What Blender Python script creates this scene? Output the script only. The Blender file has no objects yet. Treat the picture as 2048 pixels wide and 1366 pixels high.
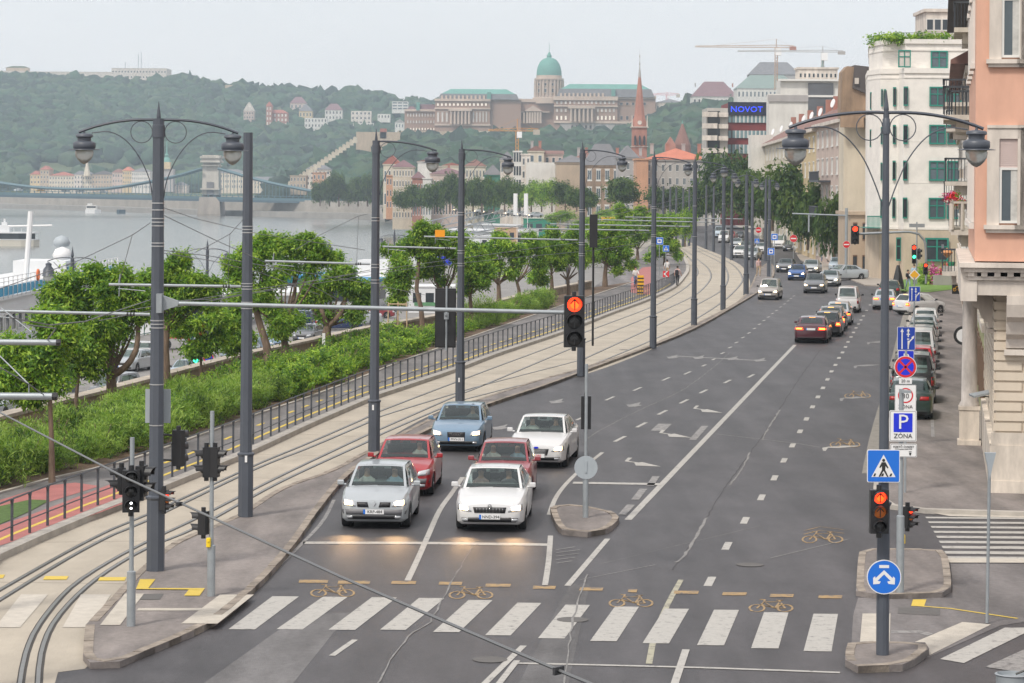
import bpy, bmesh, math, random
import numpy as np
from mathutils import Vector, Matrix, noise
from mathutils.bvhtree import BVHTree
random.seed(7); R=math.radians; PI=math.pi
sc=bpy.context.scene; COL=sc.collection
# ---------------- camera ----------------
F=5300.;CH=8.65;YH=373.;CX=1024.;ROLL=R(0.4)
cd=bpy.data.cameras.new('camera'); cam=bpy.data.objects.new('camera',cd); COL.objects.link(cam)
cam.location=(0,0,CH); cam.rotation_euler=(Matrix.Rotation(R(90),4,'X')@Matrix.Rotation(ROLL,4,'Z')).to_euler()
cd.sensor_width=36; cd.lens=F*36/2048; cd.shift_y=-(683-YH)/2048; cd.shift_x=0
cd.clip_start=1; cd.clip_end=20000; sc.camera=cam
# ---------------- world, sun ----------------
w=bpy.data.worlds.new('World'); sc.world=w; w.use_nodes=True
nt=w.node_tree; nt.nodes.clear()
N=nt.nodes.new; L=nt.links.new
SUN_EL,SUN_AZ=R(52),R(-140)
sky=N('ShaderNodeTexSky'); sky.sky_type='NISHITA'; sky.sun_disc=False; sky.sun_elevation=SUN_EL; sky.sun_rotation=SUN_AZ; sky.air_density=1.2; sky.dust_density=4
bg1=N('ShaderNodeBackground'); bg1.inputs[1].default_value=0.03; L(sky.outputs[0],bg1.inputs[0])
tc=N('ShaderNodeTexCoord'); mp=N('ShaderNodeMapping'); mp.inputs['Scale'].default_value=(1,1,5); L(tc.outputs['Generated'],mp.inputs[0])
nz=N('ShaderNodeTexNoise'); nz.inputs['Scale'].default_value=2.2; nz.inputs['Detail'].default_value=5; L(mp.outputs[0],nz.inputs[0])
cr=N('ShaderNodeValToRGB'); cr.color_ramp.elements[0].position=.3; cr.color_ramp.elements[0].color=(.80,.785,.79,1); cr.color_ramp.elements[1].position=.75; cr.color_ramp.elements[1].color=(.92,.895,.885,1)
L(nz.outputs[0],cr.inputs[0])
bg2=N('ShaderNodeBackground'); bg2.inputs[1].default_value=0.82; L(cr.outputs[0],bg2.inputs[0])
ad=N('ShaderNodeAddShader'); L(bg1.outputs[0],ad.inputs[0]); L(bg2.outputs[0],ad.inputs[1])
wo=N('ShaderNodeOutputWorld'); L(ad.outputs[0],wo.inputs[0])
sd=bpy.data.lights.new('sun','SUN'); sd.energy=2.2; sd.angle=R(8); sd.color=(1,.95,.87)
so=bpy.data.objects.new('sun',sd); COL.objects.link(so); so.rotation_euler=(R(90)-SUN_EL,0,R(-35))
sc.view_settings.view_transform='Standard'; sc.view_settings.look='None'; sc.view_settings.exposure=0.30; sc.view_settings.gamma=1
sc.render.engine='CYCLES'; cy=sc.cycles
cy.use_denoising=True; cy.max_bounces=6; cy.diffuse_bounces=3; cy.glossy_bounces=3; cy.transmission_bounces=5; cy.transparent_max_bounces=12; cy.volume_bounces=1
cy.caustics_reflective=False; cy.caustics_refractive=False; cy.use_adaptive_sampling=True; cy.adaptive_threshold=.015
# ---------------- pixel <-> world ----------------
_c,_s=math.cos(ROLL),math.sin(ROLL)
def uv(px,py):
    dx=(px-CX)/F; dy=(YH-py)/F
    return dx*_c-dy*_s, dx*_s+dy*_c
def G(px,py,z=0.0):
    u,v=uv(px,py); Y=(z-CH)/v
    return Vector((u*Y,Y,z))
def at(px,py,Y):
    u,v=uv(px,py); return Vector((u*Y,Y,CH+v*Y))
def scl(Y): return F/Y
def ztop(px,py,Y): return at(px,py,Y).z
def smooth(pts,step=2.0):
    P=[Vector(p) for p in pts]; out=[]
    for i in range(len(P)-1):
        p0=P[max(i-1,0)];p1=P[i];p2=P[i+1];p3=P[min(i+2,len(P)-1)]
        n=max(1,int((p2-p1).length/step))
        for k in range(n):
            t=k/n
            out.append(.5*((2*p1)+(p2-p0)*t+(2*p0-5*p1+4*p2-p3)*t*t+(3*p1-p0-3*p2+p3)*t**3))
    out.append(P[-1]); return out
def resample(P,step):
    out=[P[0].copy()]; acc=0
    for a,b in zip(P[:-1],P[1:]):
        l=(b-a).length; d=step-acc
        while d<=l and l>0:
            out.append(a.lerp(b,d/l)); d+=step
        acc=(acc+l)%step if l>0 else acc
    return out
def gp(pts,z=0.0,step=2.0): return smooth([G(x,y,z) for x,y in pts],step)
def lerpx(P,Y):
    for a,b in zip(P[:-1],P[1:]):
        if min(a.y,b.y)<=Y<=max(a.y,b.y): return a.x+(b.x-a.x)*((Y-a.y)/(b.y-a.y) if b.y!=a.y else 0)
    return P[0].x if Y<P[0].y else P[-1].x
# ---------------- materials ----------------
MATS={}
def mat(name,col,rough=.6,metal=0,var=.12,vs=3.0,bump=0,bs=20,emit=None,es=1,spec=None,stretch=None,trans=0,alpha=1,coat=0,objvar=0):
    if name in MATS: return MATS[name]
    m=bpy.data.materials.new(name); m.use_nodes=True; t=m.node_tree; b=t.nodes['Principled BSDF']
    b.inputs['Roughness'].default_value=rough; b.inputs['Metallic'].default_value=metal
    if spec is not None: b.inputs['Specular IOR Level'].default_value=spec
    if trans: b.inputs['Transmission Weight'].default_value=trans
    if alpha<1: b.inputs['Alpha'].default_value=alpha
    if coat: b.inputs['Coat Weight'].default_value=coat; b.inputs['Coat Roughness'].default_value=.08
    c=(col[0],col[1],col[2],1)
    b.inputs['Base Color'].default_value=c
    if emit: b.inputs['Emission Color'].default_value=(*emit,1); b.inputs['Emission Strength'].default_value=es
    co=None
    if var or bump:
        tcn=t.nodes.new('ShaderNodeTexCoord'); src=tcn.outputs['Object']
        if stretch:
            mm=t.nodes.new('ShaderNodeMapping'); mm.inputs['Scale'].default_value=stretch; t.links.new(src,mm.inputs[0]); src=mm.outputs[0]
    if var:
        n=t.nodes.new('ShaderNodeTexNoise'); n.inputs['Scale'].default_value=vs; n.inputs['Detail'].default_value=6; n.inputs['Roughness'].default_value=.65
        t.links.new(src,n.inputs[0])
        r=t.nodes.new('ShaderNodeValToRGB'); r.color_ramp.elements[0].position=.3; r.color_ramp.elements[1].position=.72
        r.color_ramp.elements[0].color=(*[x*(1-var) for x in col],1); r.color_ramp.elements[1].color=(*[min(1,x*(1+var)) for x in col],1)
        t.links.new(n.outputs[0],r.inputs[0]); co=r.outputs[0]
        t.links.new(co,b.inputs['Base Color'])
    if objvar:
        oi=t.nodes.new('ShaderNodeObjectInfo'); hs=t.nodes.new('ShaderNodeHueSaturation')
        mr=t.nodes.new('ShaderNodeMapRange'); mr.inputs['To Min'].default_value=1-objvar; mr.inputs['To Max'].default_value=1+objvar
        t.links.new(oi.outputs['Random'],mr.inputs[0]); t.links.new(mr.outputs[0],hs.inputs['Value'])
        if co: t.links.new(co,hs.inputs['Color'])
        else: hs.inputs['Color'].default_value=c
        t.links.new(hs.outputs[0],b.inputs['Base Color'])
    if bump:
        n2=t.nodes.new('ShaderNodeTexNoise'); n2.inputs['Scale'].default_value=bs; n2.inputs['Detail'].default_value=4
        t.links.new(src,n2.inputs[0]); bp=t.nodes.new('ShaderNodeBump'); bp.inputs['Strength'].default_value=bump; bp.inputs['Distance'].default_value=.05
        t.links.new(n2.outputs[0],bp.inputs['Height']); t.links.new(bp.outputs[0],b.inputs['Normal'])
    MATS[name]=m; return m
# ---------------- mesh building ----------------
def link(name,me,mats,parent=None,loc=None):
    o=bpy.data.objects.new(name,me); COL.objects.link(o)
    if not isinstance(mats,(list,tuple)): mats=[mats]
    for m in mats: me.materials.append(m)
    if parent: o.parent=parent
    if loc is not None: o.location=loc
    return o
class MB:
    def __init__(s): s.v=[];s.f=[];s.mi=[];s.cur=0
    def m(s,i): s.cur=i; return s
    def add(s,vs,fs):
        b=len(s.v); s.v+= [tuple(v) for v in vs]; s.f+=[tuple(b+i for i in f) for f in fs]; s.mi+=[s.cur]*len(fs); return s
    def box(s,c,d,rz=0,M=None):
        x,y,z=d[0]/2,d[1]/2,d[2]/2
        P=[Vector((a*x,b*y,e*z)) for e in(-1,1) for a,b in((-1,-1),(1,-1),(1,1),(-1,1))]
        if rz: q=Matrix.Rotation(rz,3,'Z'); P=[q@p for p in P]
        if M: P=[M@p for p in P]
        c=Vector(c); P=[p+c for p in P]
        return s.add(P,[(3,2,1,0),(4,5,6,7),(0,1,5,4),(1,2,6,5),(2,3,7,6),(3,0,4,7)])
    def box2(s,a,b): # by corners
        return s.box([(a[i]+b[i])/2 for i in range(3)],[abs(b[i]-a[i]) for i in range(3)])
    def prism(s,poly,z0,z1):
        n=len(poly); V=[(p[0],p[1],z0) for p in poly]+[(p[0],p[1],z1) for p in poly]
        return s.add(V,[tuple(range(n-1,-1,-1)),tuple(range(n,2*n))]+[(i,(i+1)%n,n+(i+1)%n,n+i) for i in range(n)])
    def prismY(s,poly,y0,y1): # poly in xz
        n=len(poly); V=[(p[0],y0,p[1]) for p in poly]+[(p[0],y1,p[1]) for p in poly]
        return s.add(V,[tuple(range(n)),tuple(range(2*n-1,n-1,-1))]+[(i,n+i,n+(i+1)%n,(i+1)%n) for i in range(n)])
    def tube(s,pts,r,n=8,cap=True):
        pts=[Vector(p) for p in pts]; rs=r if isinstance(r,(list,tuple)) else [r]*len(pts)
        V=[];k=len(pts); up=None
        for i,p in enumerate(pts):
            d=(pts[min(i+1,k-1)]-pts[max(i-1,0)]).normalized()
            if up is None:
                up=Vector((0,0,1)) if abs(d.z)<.9 else Vector((1,0,0))
            a=d.cross(up).normalized(); b=a.cross(d).normalized(); up=b
            for j in range(n):
                t=2*PI*j/n; V.append(p+(a*math.cos(t)+b*math.sin(t))*rs[i])
        Fc=[(i*n+j,i*n+(j+1)%n,(i+1)*n+(j+1)%n,(i+1)*n+j) for i in range(k-1) for j in range(n)]
        if cap: Fc+= [tuple(range(n-1,-1,-1)),tuple((k-1)*n+j for j in range(n))]
        return s.add(V,Fc)
    def lathe(s,prof,n=16,c=(0,0,0),ph=0):
        V=[];k=len(prof)
        for r,z in prof:
            for j in range(n):
                t=2*PI*j/n+ph; V.append((c[0]+r*math.cos(t),c[1]+r*math.sin(t),c[2]+z))
        Fc=[(i*n+j,i*n+(j+1)%n,(i+1)*n+(j+1)%n,(i+1)*n+j) for i in range(k-1) for j in range(n)]
        Fc+=[tuple(range(n-1,-1,-1)),tuple((k-1)*n+j for j in range(n))]
        return s.add(V,Fc)
    def strip(s,P,w0,w1,z0,z1): # ribbon along path from lateral offset w0 to w1, box section
        n=len(P); V=[]
        for i,p in enumerate(P):
            d=(P[min(i+1,n-1)]-P[max(i-1,0)]); d=Vector((d.x,d.y,0)).normalized(); a=Vector((d.y,-d.x,0))
            q0=p+a*w0;q1=p+a*w1
            V+=[(q0.x,q0.y,z0),(q1.x,q1.y,z0),(q1.x,q1.y,z1),(q0.x,q0.y,z1)]
        Fc=[]
        for i in range(n-1):
            b=4*i;c=b+4
            for j in range(4): Fc.append((b+j,b+(j+1)%4,c+(j+1)%4,c+j))
        Fc+=[(3,2,1,0),(4*n-4,4*n-3,4*n-2,4*n-1)]
        return s.add(V,Fc)
    def flat(s,poly,z):
        P=[(p[0],p[1],z) for p in poly]
        A=sum(P[i][0]*P[(i+1)%len(P)][1]-P[(i+1)%len(P)][0]*P[i][1] for i in range(len(P)))
        if A<0: P=P[::-1]
        return s.add(P,[tuple(range(len(P)))])
    def mesh(s,name='mesh',smooth=False,flip=False):
        me=bpy.data.meshes.new(name); me.from_pydata(s.v,[],s.f)
        me.polygons.foreach_set('material_index',s.mi)
        bm=bmesh.new(); bm.from_mesh(me)
        if smooth is not False or flip is not None: bmesh.ops.recalc_face_normals(bm,faces=bm.faces) if not getattr(s,'noflip',0) else None
        bm.to_mesh(me); bm.free()
        if smooth:
            me.polygons.foreach_set('use_smooth',[True]*len(me.polygons))
            try: me.set_sharp_from_angle(angle=R(smooth if smooth is not True else 40))
            except Exception: pass
        return me
    def build(s,name,mats,parent=None,loc=None,smooth=False):
        return link(name,s.mesh(name,smooth),mats,parent,loc)
def flatmb(poly,z): 
    b=MB(); b.noflip=1; b.flat(poly,z); return b
def tag(o,label=None,cat=None,group=None,kind=None):
    if label:o['label']=label
    if cat:o['category']=cat
    if group:o['group']=group
    if kind:o['kind']=kind
    return o
def thing(name,loc,label,cat,group=None,rz=0):
    o=bpy.data.objects.new(name,None); COL.objects.link(o); o.location=loc; o.rotation_euler=(0,0,rz); o.empty_display_size=.2
    return tag(o,label,cat,group)
def copy_tree(o,parent=None):
    c=o.copy(); COL.objects.link(c); c.parent=parent
    for ch in KIDS.get(o.name,list(o.children)): copy_tree(ch,c)
    return c
KIDS={}
def inst(name,me,parent,loc,rz=0,s=None):
    o=bpy.data.objects.new(name,me); COL.objects.link(o); o.parent=parent; o.location=loc; o.rotation_euler=(0,0,rz)
    if s: o.scale=s
    return o
def struct(name,mb,m,smooth=False):
    return tag(mb.build(name,m,smooth=smooth),kind='structure')
def text_mesh(txt,size,ext=.002,align='CENTER'):
    c=bpy.data.curves.new('t','FONT'); c.body=txt; c.size=size; c.extrude=ext; c.align_x=align; c.align_y='CENTER'; c.resolution_u=2
    o=bpy.data.objects.new('t',c); COL.objects.link(o)
    dg=bpy.context.evaluated_depsgraph_get(); dg.update()
    me=bpy.data.meshes.new_from_object(o.evaluated_get(dg)); bpy.data.objects.remove(o); bpy.data.curves.remove(c)
    me.materials.clear(); return me
def text(name,txt,size,m,parent,loc,rot,sx=1):
    me=text_mesh(txt,size); me.materials.append(m); o=bpy.data.objects.new(name,me); COL.objects.link(o)
    o.parent=parent; o.location=loc; o.rotation_euler=rot; o.scale=(sx,1,1); return o
# ================= GROUND =================
def asphalt(name,c,var=.16,mark=0):
    m=mat(name,c,rough=.72,var=var,vs=.35,stretch=(1,.35,1),bump=.25,bs=60)
    t=m.node_tree; b=t.nodes['Principled BSDF']
    # fine aggregate + long patches, tyre-polished streaks
    tcn=t.nodes.new('ShaderNodeTexCoord'); n=t.nodes.new('ShaderNodeTexNoise'); n.inputs['Scale'].default_value=7; n.inputs['Detail'].default_value=8; n.inputs['Roughness'].default_value=.8
    t.links.new(tcn.outputs['Object'],n.inputs[0])
    mp=t.nodes.new('ShaderNodeMapping'); mp.inputs['Rotation'].default_value=(0,0,R(8)); mp.inputs['Scale'].default_value=(.9,.02,1); t.links.new(tcn.outputs['Object'],mp.inputs[0])
    n2=t.nodes.new('ShaderNodeTexNoise'); n2.inputs['Scale'].default_value=1.1; n2.inputs['Detail'].default_value=3; t.links.new(mp.outputs[0],n2.inputs[0])
    src=b.inputs['Base Color'].links[0].from_socket
    ma=t.nodes.new('ShaderNodeMath'); ma.operation='ADD'; t.links.new(n.outputs[0],ma.inputs[0]); t.links.new(n2.outputs[0],ma.inputs[1])
    mr=t.nodes.new('ShaderNodeMapRange'); mr.inputs['From Min'].default_value=.6; mr.inputs['From Max'].default_value=1.4; mr.inputs['To Min'].default_value=.58; mr.inputs['To Max'].default_value=1.48
    t.links.new(ma.outputs[0],mr.inputs[0])
    mx=t.nodes.new('ShaderNodeMix'); mx.data_type='RGBA'; mx.blend_type='MULTIPLY'; mx.inputs[0].default_value=1
    t.links.new(src,mx.inputs[6]); t.links.new(mr.outputs[0],mx.inputs[7])
    n3=t.nodes.new('ShaderNodeTexNoise'); n3.inputs['Scale'].default_value=1.6; n3.inputs['Detail'].default_value=9; n3.inputs['Roughness'].default_value=.7; mp3=t.nodes.new('ShaderNodeMapping'); mp3.inputs['Scale'].default_value=(.55,.16,1); mp3.inputs['Rotation'].default_value=(0,0,R(7)); t.links.new(tcn.outputs['Object'],mp3.inputs[0]); t.links.new(mp3.outputs[0],n3.inputs[0])
    r3=t.nodes.new('ShaderNodeMapRange'); r3.inputs['From Min'].default_value=.36; r3.inputs['From Max'].default_value=.62; r3.inputs['To Min'].default_value=.74; r3.inputs['To Max'].default_value=1.22; t.links.new(n3.outputs[0],r3.inputs[0])
    mx3=t.nodes.new('ShaderNodeMix'); mx3.data_type='RGBA'; mx3.blend_type='MULTIPLY'; mx3.inputs[0].default_value=1; t.links.new(mx.outputs[2],mx3.inputs[6]); t.links.new(r3.outputs[0],mx3.inputs[7]); t.links.new(mx3.outputs[2],b.inputs['Base Color'])
    return m
M_road=asphalt('asphalt_road',(.054,.0505,.053)); M_road.node_tree.nodes['Principled BSDF'].inputs['Roughness'].default_value=.55
M_pave=asphalt('asphalt_pavement',(.185,.162,.15),.12)
M_pave2=asphalt('asphalt_walk',(.15,.138,.135),.12)
M_conc=mat('tram_concrete',(.40,.355,.29),.85,var=.16,vs=.7,stretch=(1,.5,1),bump=.2,bs=15)
M_conc2=mat('kerb_concrete',(.40,.37,.33),.85,var=.2,vs=1.5,bump=.3,bs=12)
M_stone=mat('kerb_stone',(.27,.23,.19),.9,var=.45,vs=2.2,bump=.5,bs=8)
M_steel=mat('rail_steel',(.30,.29,.28),.35,metal=.8,var=.1)
M_groove=mat('rail_groove',(.05,.045,.04),.8,var=.1)
M_soil=mat('soil',(.13,.085,.055),.95,var=.35,vs=2,bump=.6,bs=8)
def paint(name,c,wear=.5):
    m=mat(name,c,.6,var=.08,vs=6); t=m.node_tree; b=t.nodes['Principled BSDF']
    n=t.nodes.new('ShaderNodeTexNoise'); n.inputs['Scale'].default_value=5; n.inputs['Detail'].default_value=10; n.inputs['Roughness'].default_value=.75
    tcn=t.nodes.new('ShaderNodeTexCoord'); t.links.new(tcn.outputs['Object'],n.inputs[0])
    r=t.nodes.new('ShaderNodeValToRGB'); r.color_ramp.elements[0].position=wear-.13; r.color_ramp.elements[0].color=(0,0,0,1); r.color_ramp.elements[1].position=wear; r.color_ramp.elements[1].color=(1,1,1,1)
    t.links.new(n.outputs[0],r.inputs[0])
    mx=t.nodes.new('ShaderNodeMix'); mx.data_type='RGBA'; src=b.inputs['Base Color'].links[0].from_socket
    mx.inputs[6].default_value=(.11,.105,.105,1); t.links.new(src,mx.inputs[7]); t.links.new(r.outputs[0],mx.inputs[0]); t.links.new(mx.outputs[2],b.inputs['Base Color'])
    return m
M_wp=paint('white_road_paint',(.40,.385,.355),.46); M_wf=paint('faded_white_paint',(.26,.25,.24),.52); M_yp=paint('yellow_road_paint',(.34,.22,.09),.51); M_yb=paint('bright_yellow_paint',(.62,.45,.06),.40)
M_yd=paint('faded_yellow_paint',(.34,.22,.09),.47)
WALLP=[(-260,905),(-120,868),(0,835),(150,797),(299,759),(481,712),(620,682),(738,656),(870,633),(960,612),(1049,590),(1110,577),(1180,563)]
WALL=[Vector((-27,20,0)),Vector((-23,55,0))]+[G(x,y,.65) for x,y in WALLP]
WALL=smooth([Vector((p.x,p.y,0)) for p in WALL],3)
BEDL=[(-80,1190),(0,1122),(80,1085),(150,1055),(214,1028),(300,994),(400,953),(507,909),(622,855),(734,806),(759,796),(910,745),(1000,711),(1129,667),(1220,631),(1300,601),(1351,576),(1370,556),(1378,542),(1376,528),(1366,512),(1345,496),(1310,484)]
bedl=[Vector((-9.5,30,0)),Vector((-10.6,42,0))]+[G(x,y) for x,y in BEDL[1:]]; bedl=smooth(bedl,2)
# far land, water
RIV=[Vector((-36,15,0)),Vector((-35,150,0)),Vector((-33,215,0)),Vector((-29,240,0)),Vector((-21,278,0)),Vector((-15,358,0)),Vector((-11,456,0)),Vector((-4,640,0)),Vector((-12,780,0)),
     G(1000,470,-8),G(930,452,-8),G(860,443,-8),G(700,437.5,-8),G(560,434,-8),G(420,430,-8),G(200,422,-8),G(0,416,-8),G(-300,408,-8),G(-900,402,-8)]
RIV=[Vector((p.x,p.y,0)) for p in RIV]
FAR=[Vector((-5000,3200,0)),Vector((-5000,9000,0)),Vector((4000,9000,0)),Vector((4000,15,0))]
b=MB(); b.noflip=1; b.flat([(-9000,-300),(9000,-300),(9000,14000),(-9000,14000)],-12); struct('riverbed_ground',b,mat('far_ground',(.1,.12,.07),.9))
M_water=mat('river_water',(.17,.175,.165),.16,var=.12,vs=.02,stretch=(1,.25,1),spec=.5)
t=M_water.node_tree; bsd=t.nodes['Principled BSDF']
tcn=t.nodes.new('ShaderNodeTexCoord'); mpn=t.nodes.new('ShaderNodeMapping'); mpn.inputs['Scale'].default_value=(1,.5,1); t.links.new(tcn.outputs['Object'],mpn.inputs[0])
nn=t.nodes.new('ShaderNodeTexNoise'); nn.inputs['Scale'].default_value=.55; nn.inputs['Detail'].default_value=6; t.links.new(mpn.outputs[0],nn.inputs[0])
bp=t.nodes.new('ShaderNodeBump'); bp.inputs['Strength'].default_value=.35; bp.inputs['Distance'].default_value=.5; t.links.new(nn.outputs[0],bp.inputs['Height']); t.links.new(bp.outputs[0],bsd.inputs['Normal'])
b=MB(); b.noflip=1; b.flat([(-9000,-200),(50,-200),(50,2500),(-9000,3600)],-8); struct('river_water',b,M_water)
M_qs=mat('quay_stone',(.27,.255,.235),.9,var=.2,vs=.15,bump=.3,bs=3)
M_cob=mat('cobbled_quay',(.23,.22,.21),.85,var=.22,vs=.5,bump=.5,bs=6)
# low quay sheet (z=-4.2) over everything landward of the river line
b=MB(); b.prism([(p.x,p.y) for p in RIV[:9]]+[(60,780),(60,15)],-12,-4.2); struct('lower_quay',b,[M_cob])
# street-level land: near part bounded by retaining wall
far_edge=[(p.x+d,p.y) for p,d in ((Vector((14,300,0)),0),(Vector((16,360,0)),0),(Vector((16,456,0)),0),(Vector((20,640,0)),0),(Vector((8,760,0)),0))]
edge=[(p.x,p.y) for p in WALL]+far_edge
land=edge+[(p.x+(14 if p.y<900 else 0),p.y+(0 if p.y<900 else 22)) for p in RIV[9:]]+[(p.x,p.y) for p in FAR]
b=MB(); b.prism(land,-12,-.02); struct('street_ground',b,[mat('street_level_stone',(.30,.275,.24),.9,var=.25,vs=.1,bump=.2,bs=2)])
# river bank lower promenade on the far curve
fb=RIV[8:]; b=MB(); P=[Vector((p.x,p.y,0)) for p in fb]
b.strip(P,-2,16,-12,-5.2); struct('far_quay',b,[M_qs])
b=MB(); b.strip(P,15,18,-5.2,.7); struct('embankment',b,[mat('embankment_stone',(.33,.30,.27),.9,var=.3,vs=.2,bump=.2,bs=1)])
# road sheet
rd=[(-30,10),(-22,45)]+[(p.x+.5,p.y) for p in WALL[10:]]+far_edge[:3]+[(26,560),(60,560),(75,260),(75,10)]
b=MB(); b.noflip=1
roadpoly=[(-14,12),(-13,60)]+[(p.x+.2,p.y) for p in bedl if p.y>62]+[(27,470),(34,620),(52,620),(44,470),(52,330),(60,250),(75,200),(75,12)]
b.flat(roadpoly,0); struct('road',b,M_road)
# promenade slab (bike path + planting) 0.15 m up
prom=[(p.x,p.y) for p in bedl]+[(p.x+.3,p.y) for p in WALL[::-1]]
b=MB(); b.prism(prom,-.5,.15); struct('promenade',b,[M_pave2])
b=MB(); b.strip(bedl,-.32,.03,-.3,.17); struct('promenade_kerb',b,[M_conc2])
SOILP=[(-120,1040),(0,988),(100,960),(250,925),(380,880),(507,833),(620,795),(732,753),(820,718),(1000,655),(1130,610),(1230,577),(1275,562)]
soil=[Vector((-14.5,22,0)),Vector((-14.3,50,0))]+[G(x,y,.15) for x,y in SOILP]; soil=smooth([Vector((p.x,p.y,0)) for p in soil],2)
b=MB(); b.noflip=1; b.flat([(p.x,p.y) for p in soil]+[(p.x+.3,p.y) for p in WALL[::-1] if p.y<soil[-1].y-4],.156); struct('planting_soil',b,M_soil)
b=MB(); b.strip(soil,-.12,.0,.1,.2); struct('planting_kerb',b,M_conc2)
# tram bed
BEDR=[(110,1366),(116,1345),(170,1338),(300,1200),(480,1060),(520,1010),(680,935),(900,815),(1160,752),(1300,700),(1400,650),(1470,612),(1497,580),(1498,557),(1482,531),(1443,511),(1408,497),(1378,484),(1345,474)]
bedr=[G(x,y) for x,y in BEDR]; bedr=[Vector((-7.6,30,0))]+smooth(bedr,2)
b=MB(); b.noflip=1; b.flat([(p.x,p.y) for p in bedl]+[(p.x,p.y) for p in bedr[::-1]],.005); struct('tram_bed',b,M_conc)
RAILS=[
[(0,1180),(134,1104),(225,1058),(295,1029),(507,932),(622,884),(734,835),(761,822),(910,765),(1000,731),(1129,683),(1171,664),(1298,616),(1345,592),(1375,572),(1392,553),(1395,541),(1385,524),(1370,508),(1350,493)],
[(40,1366),(51,1308),(78,1249),(139,1177),(214,1126),(295,1083),(397,1035),(561,952),(734,870),(761,858),(910,793),(968,770),(1154,692),(1173,684),(1298,633),(1383,594),(1410,573),(1422,553),(1415,536),(1395,519),(1372,502),(1352,489)],
[(0,1200),(134,1118),(225,1070),(295,1041),(507,940),(622,894),(734,846),(761,833),(910,787),(968,770),(1154,722),(1176,714),(1298,658),(1335,640),(1400,606),(1441,582),(1455,562),(1454,543),(1440,525),(1394,502),(1362,487)],
[(76,1366),(82,1308),(105,1249),(155,1190),(214,1143),(295,1096),(397,1053),(561,964),(734,884),(761,869),(910,805),(929,799),(1154,741),(1176,733),(1300,682),(1388,640),(1452,598),(1482,567),(1484,554),(1473,537),(1452,522),(1402,499),(1367,482)]]
for i,rr in enumerate(RAILS):
    P=gp(rr,0,1.0)
    e=P[0]+(P[0]-P[3])*3; P=[Vector((e.x,max(e.y,30),0))]+P
    if P[0].y>P[1].y: P=P[1:]
    b=MB(); b.m(0).strip(P,-.035,.035,-.02,.016); b.m(1).strip(P,.035,.085,-.02,.010); b.m(1).strip(P,-.06,-.035,-.02,.009)
    struct('tram_rails',b,[M_steel,M_groove])
# slab joints across the tram bed
b=MB()
for k in range(0,len(bedr)-8,3):
    p=bedr[k+1]; q=min(bedl,key=lambda a:(a-p).length)
    if p.y<50: continue
    b.strip([p,q],-.012,.012,-.02,.0075)
struct('tram_bed_joints',b,mat('joint_dark',(.2,.17,.14),.9,var=.1))
# ---------- islands ----------
def island(pts,h,top,kerb=.18,name='traffic_island',kmat=None,z=0,step=1.5,sm=True):
    P=[G(x,y,z) for x,y in pts]; P=smooth(P+[P[0]],step)[:-1] if sm else P
    A=sum(P[i].x*P[(i+1)%len(P)].y-P[(i+1)%len(P)].x*P[i].y for i in range(len(P)))
    if A<0: P=P[::-1]
    b=MB(); b.m(0).prism([(p.x,p.y) for p in P],-.1,h-.012)
    # kerb stones as blocks along the edge
    Q=resample(P+[P[0]],.62)
    for a,c in zip(Q[:-1],Q[1:]):
        d=(c-a); l=d.length
        if l<.2: continue
        n=Vector((-d.y,d.x,0)).normalized(); m=(a+c)/2+n*kerb/2
        b.m(1).box((m.x,m.y,h/2-.05+random.uniform(-.008,.008)),(l-.025,kerb,h+.1),math.atan2(d.y,d.x))
    o=tag(b.build(name,[top,kmat or M_stone]),kind='structure'); return P
ISL=[(171,1262),(166,1322),(180,1338),(240,1336),(330,1298),(430,1252),(500,1195),(545,1150),(570,1122),(600,1083),(640,1026),(695,960),(765,910),(833,878),(900,845),(972,816),(1027,797),(1091,776),(1200,735),(1330,686),(1400,655),(1460,621),(1510,591),(1535,572),(1548,552),(1548,535),(1535,528),(1515,545),(1500,575),(1475,606),(1400,646),(1300,694),(1160,741),(1060,770),(900,825),(740,905),(660,948),(560,985),(472,1040),(390,1075),(334,1102),(294,1136),(270,1157),(215,1215)]
island(ISL,.13,M_pave,step=1.2)
island([(1100,1024),(1118,1019),(1155,1019),(1228,1034),(1238,1045),(1215,1068),(1175,1075),(1125,1070),(1107,1046)],.14,M_pave,kerb=.16,step=.6)
island([(1712,1192),(1719,1112),(1740,1107),(1882,1108),(1895,1122),(1902,1184),(1885,1195),(1760,1199)],.12,M_pave,kerb=.16,step=.6)
island([(1690,1333),(1696,1299),(1730,1296),(1850,1298),(1858,1310),(1805,1343),(1715,1347)],.14,M_pave,kerb=.16,step=.6)
def P2(pts,z,m,name,sm=False): 
    q=[G(x,y) for x,y in pts]
    if sm: q=smooth(q+[q[0]],.5)[:-1]
    b=MB(); b.noflip=1; b.flat(q,z); return struct(name,b,m)
P2([(1706,1232),(1716,1196),(1905,1196),(1902,1128),(2300,1128),(2300,1205),(2000,1252),(1850,1318),(1800,1345),(1700,1340)],.006,M_pave2,'corner_pavement')
M_tac=mat('tactile_paving',(.47,.43,.37),.85,var=.15,vs=3,bump=.4,bs=30)
P2([(1725,1228),(1781,1228),(1779,1294),(1719,1294)],.012,M_tac,'tactile_paving')
P2([(1797,1299),(1925,1245),(1982,1250),(1860,1311)],.012,M_tac,'tactile_paving')
P2([(1848,1024),(1880,1019),(2300,1028),(2300,1042),(1900,1033)],.012,M_tac,'tactile_paving')
P2([(1893,1117),(2300,1119),(2300,1127),(1897,1126)],.012,M_tac,'tactile_paving')
P2([(1782,1262),(1840,1262),(1868,1268),(1855,1272),(1838,1267),(1782,1267)],.010,M_wf,'pavement_line')
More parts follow.
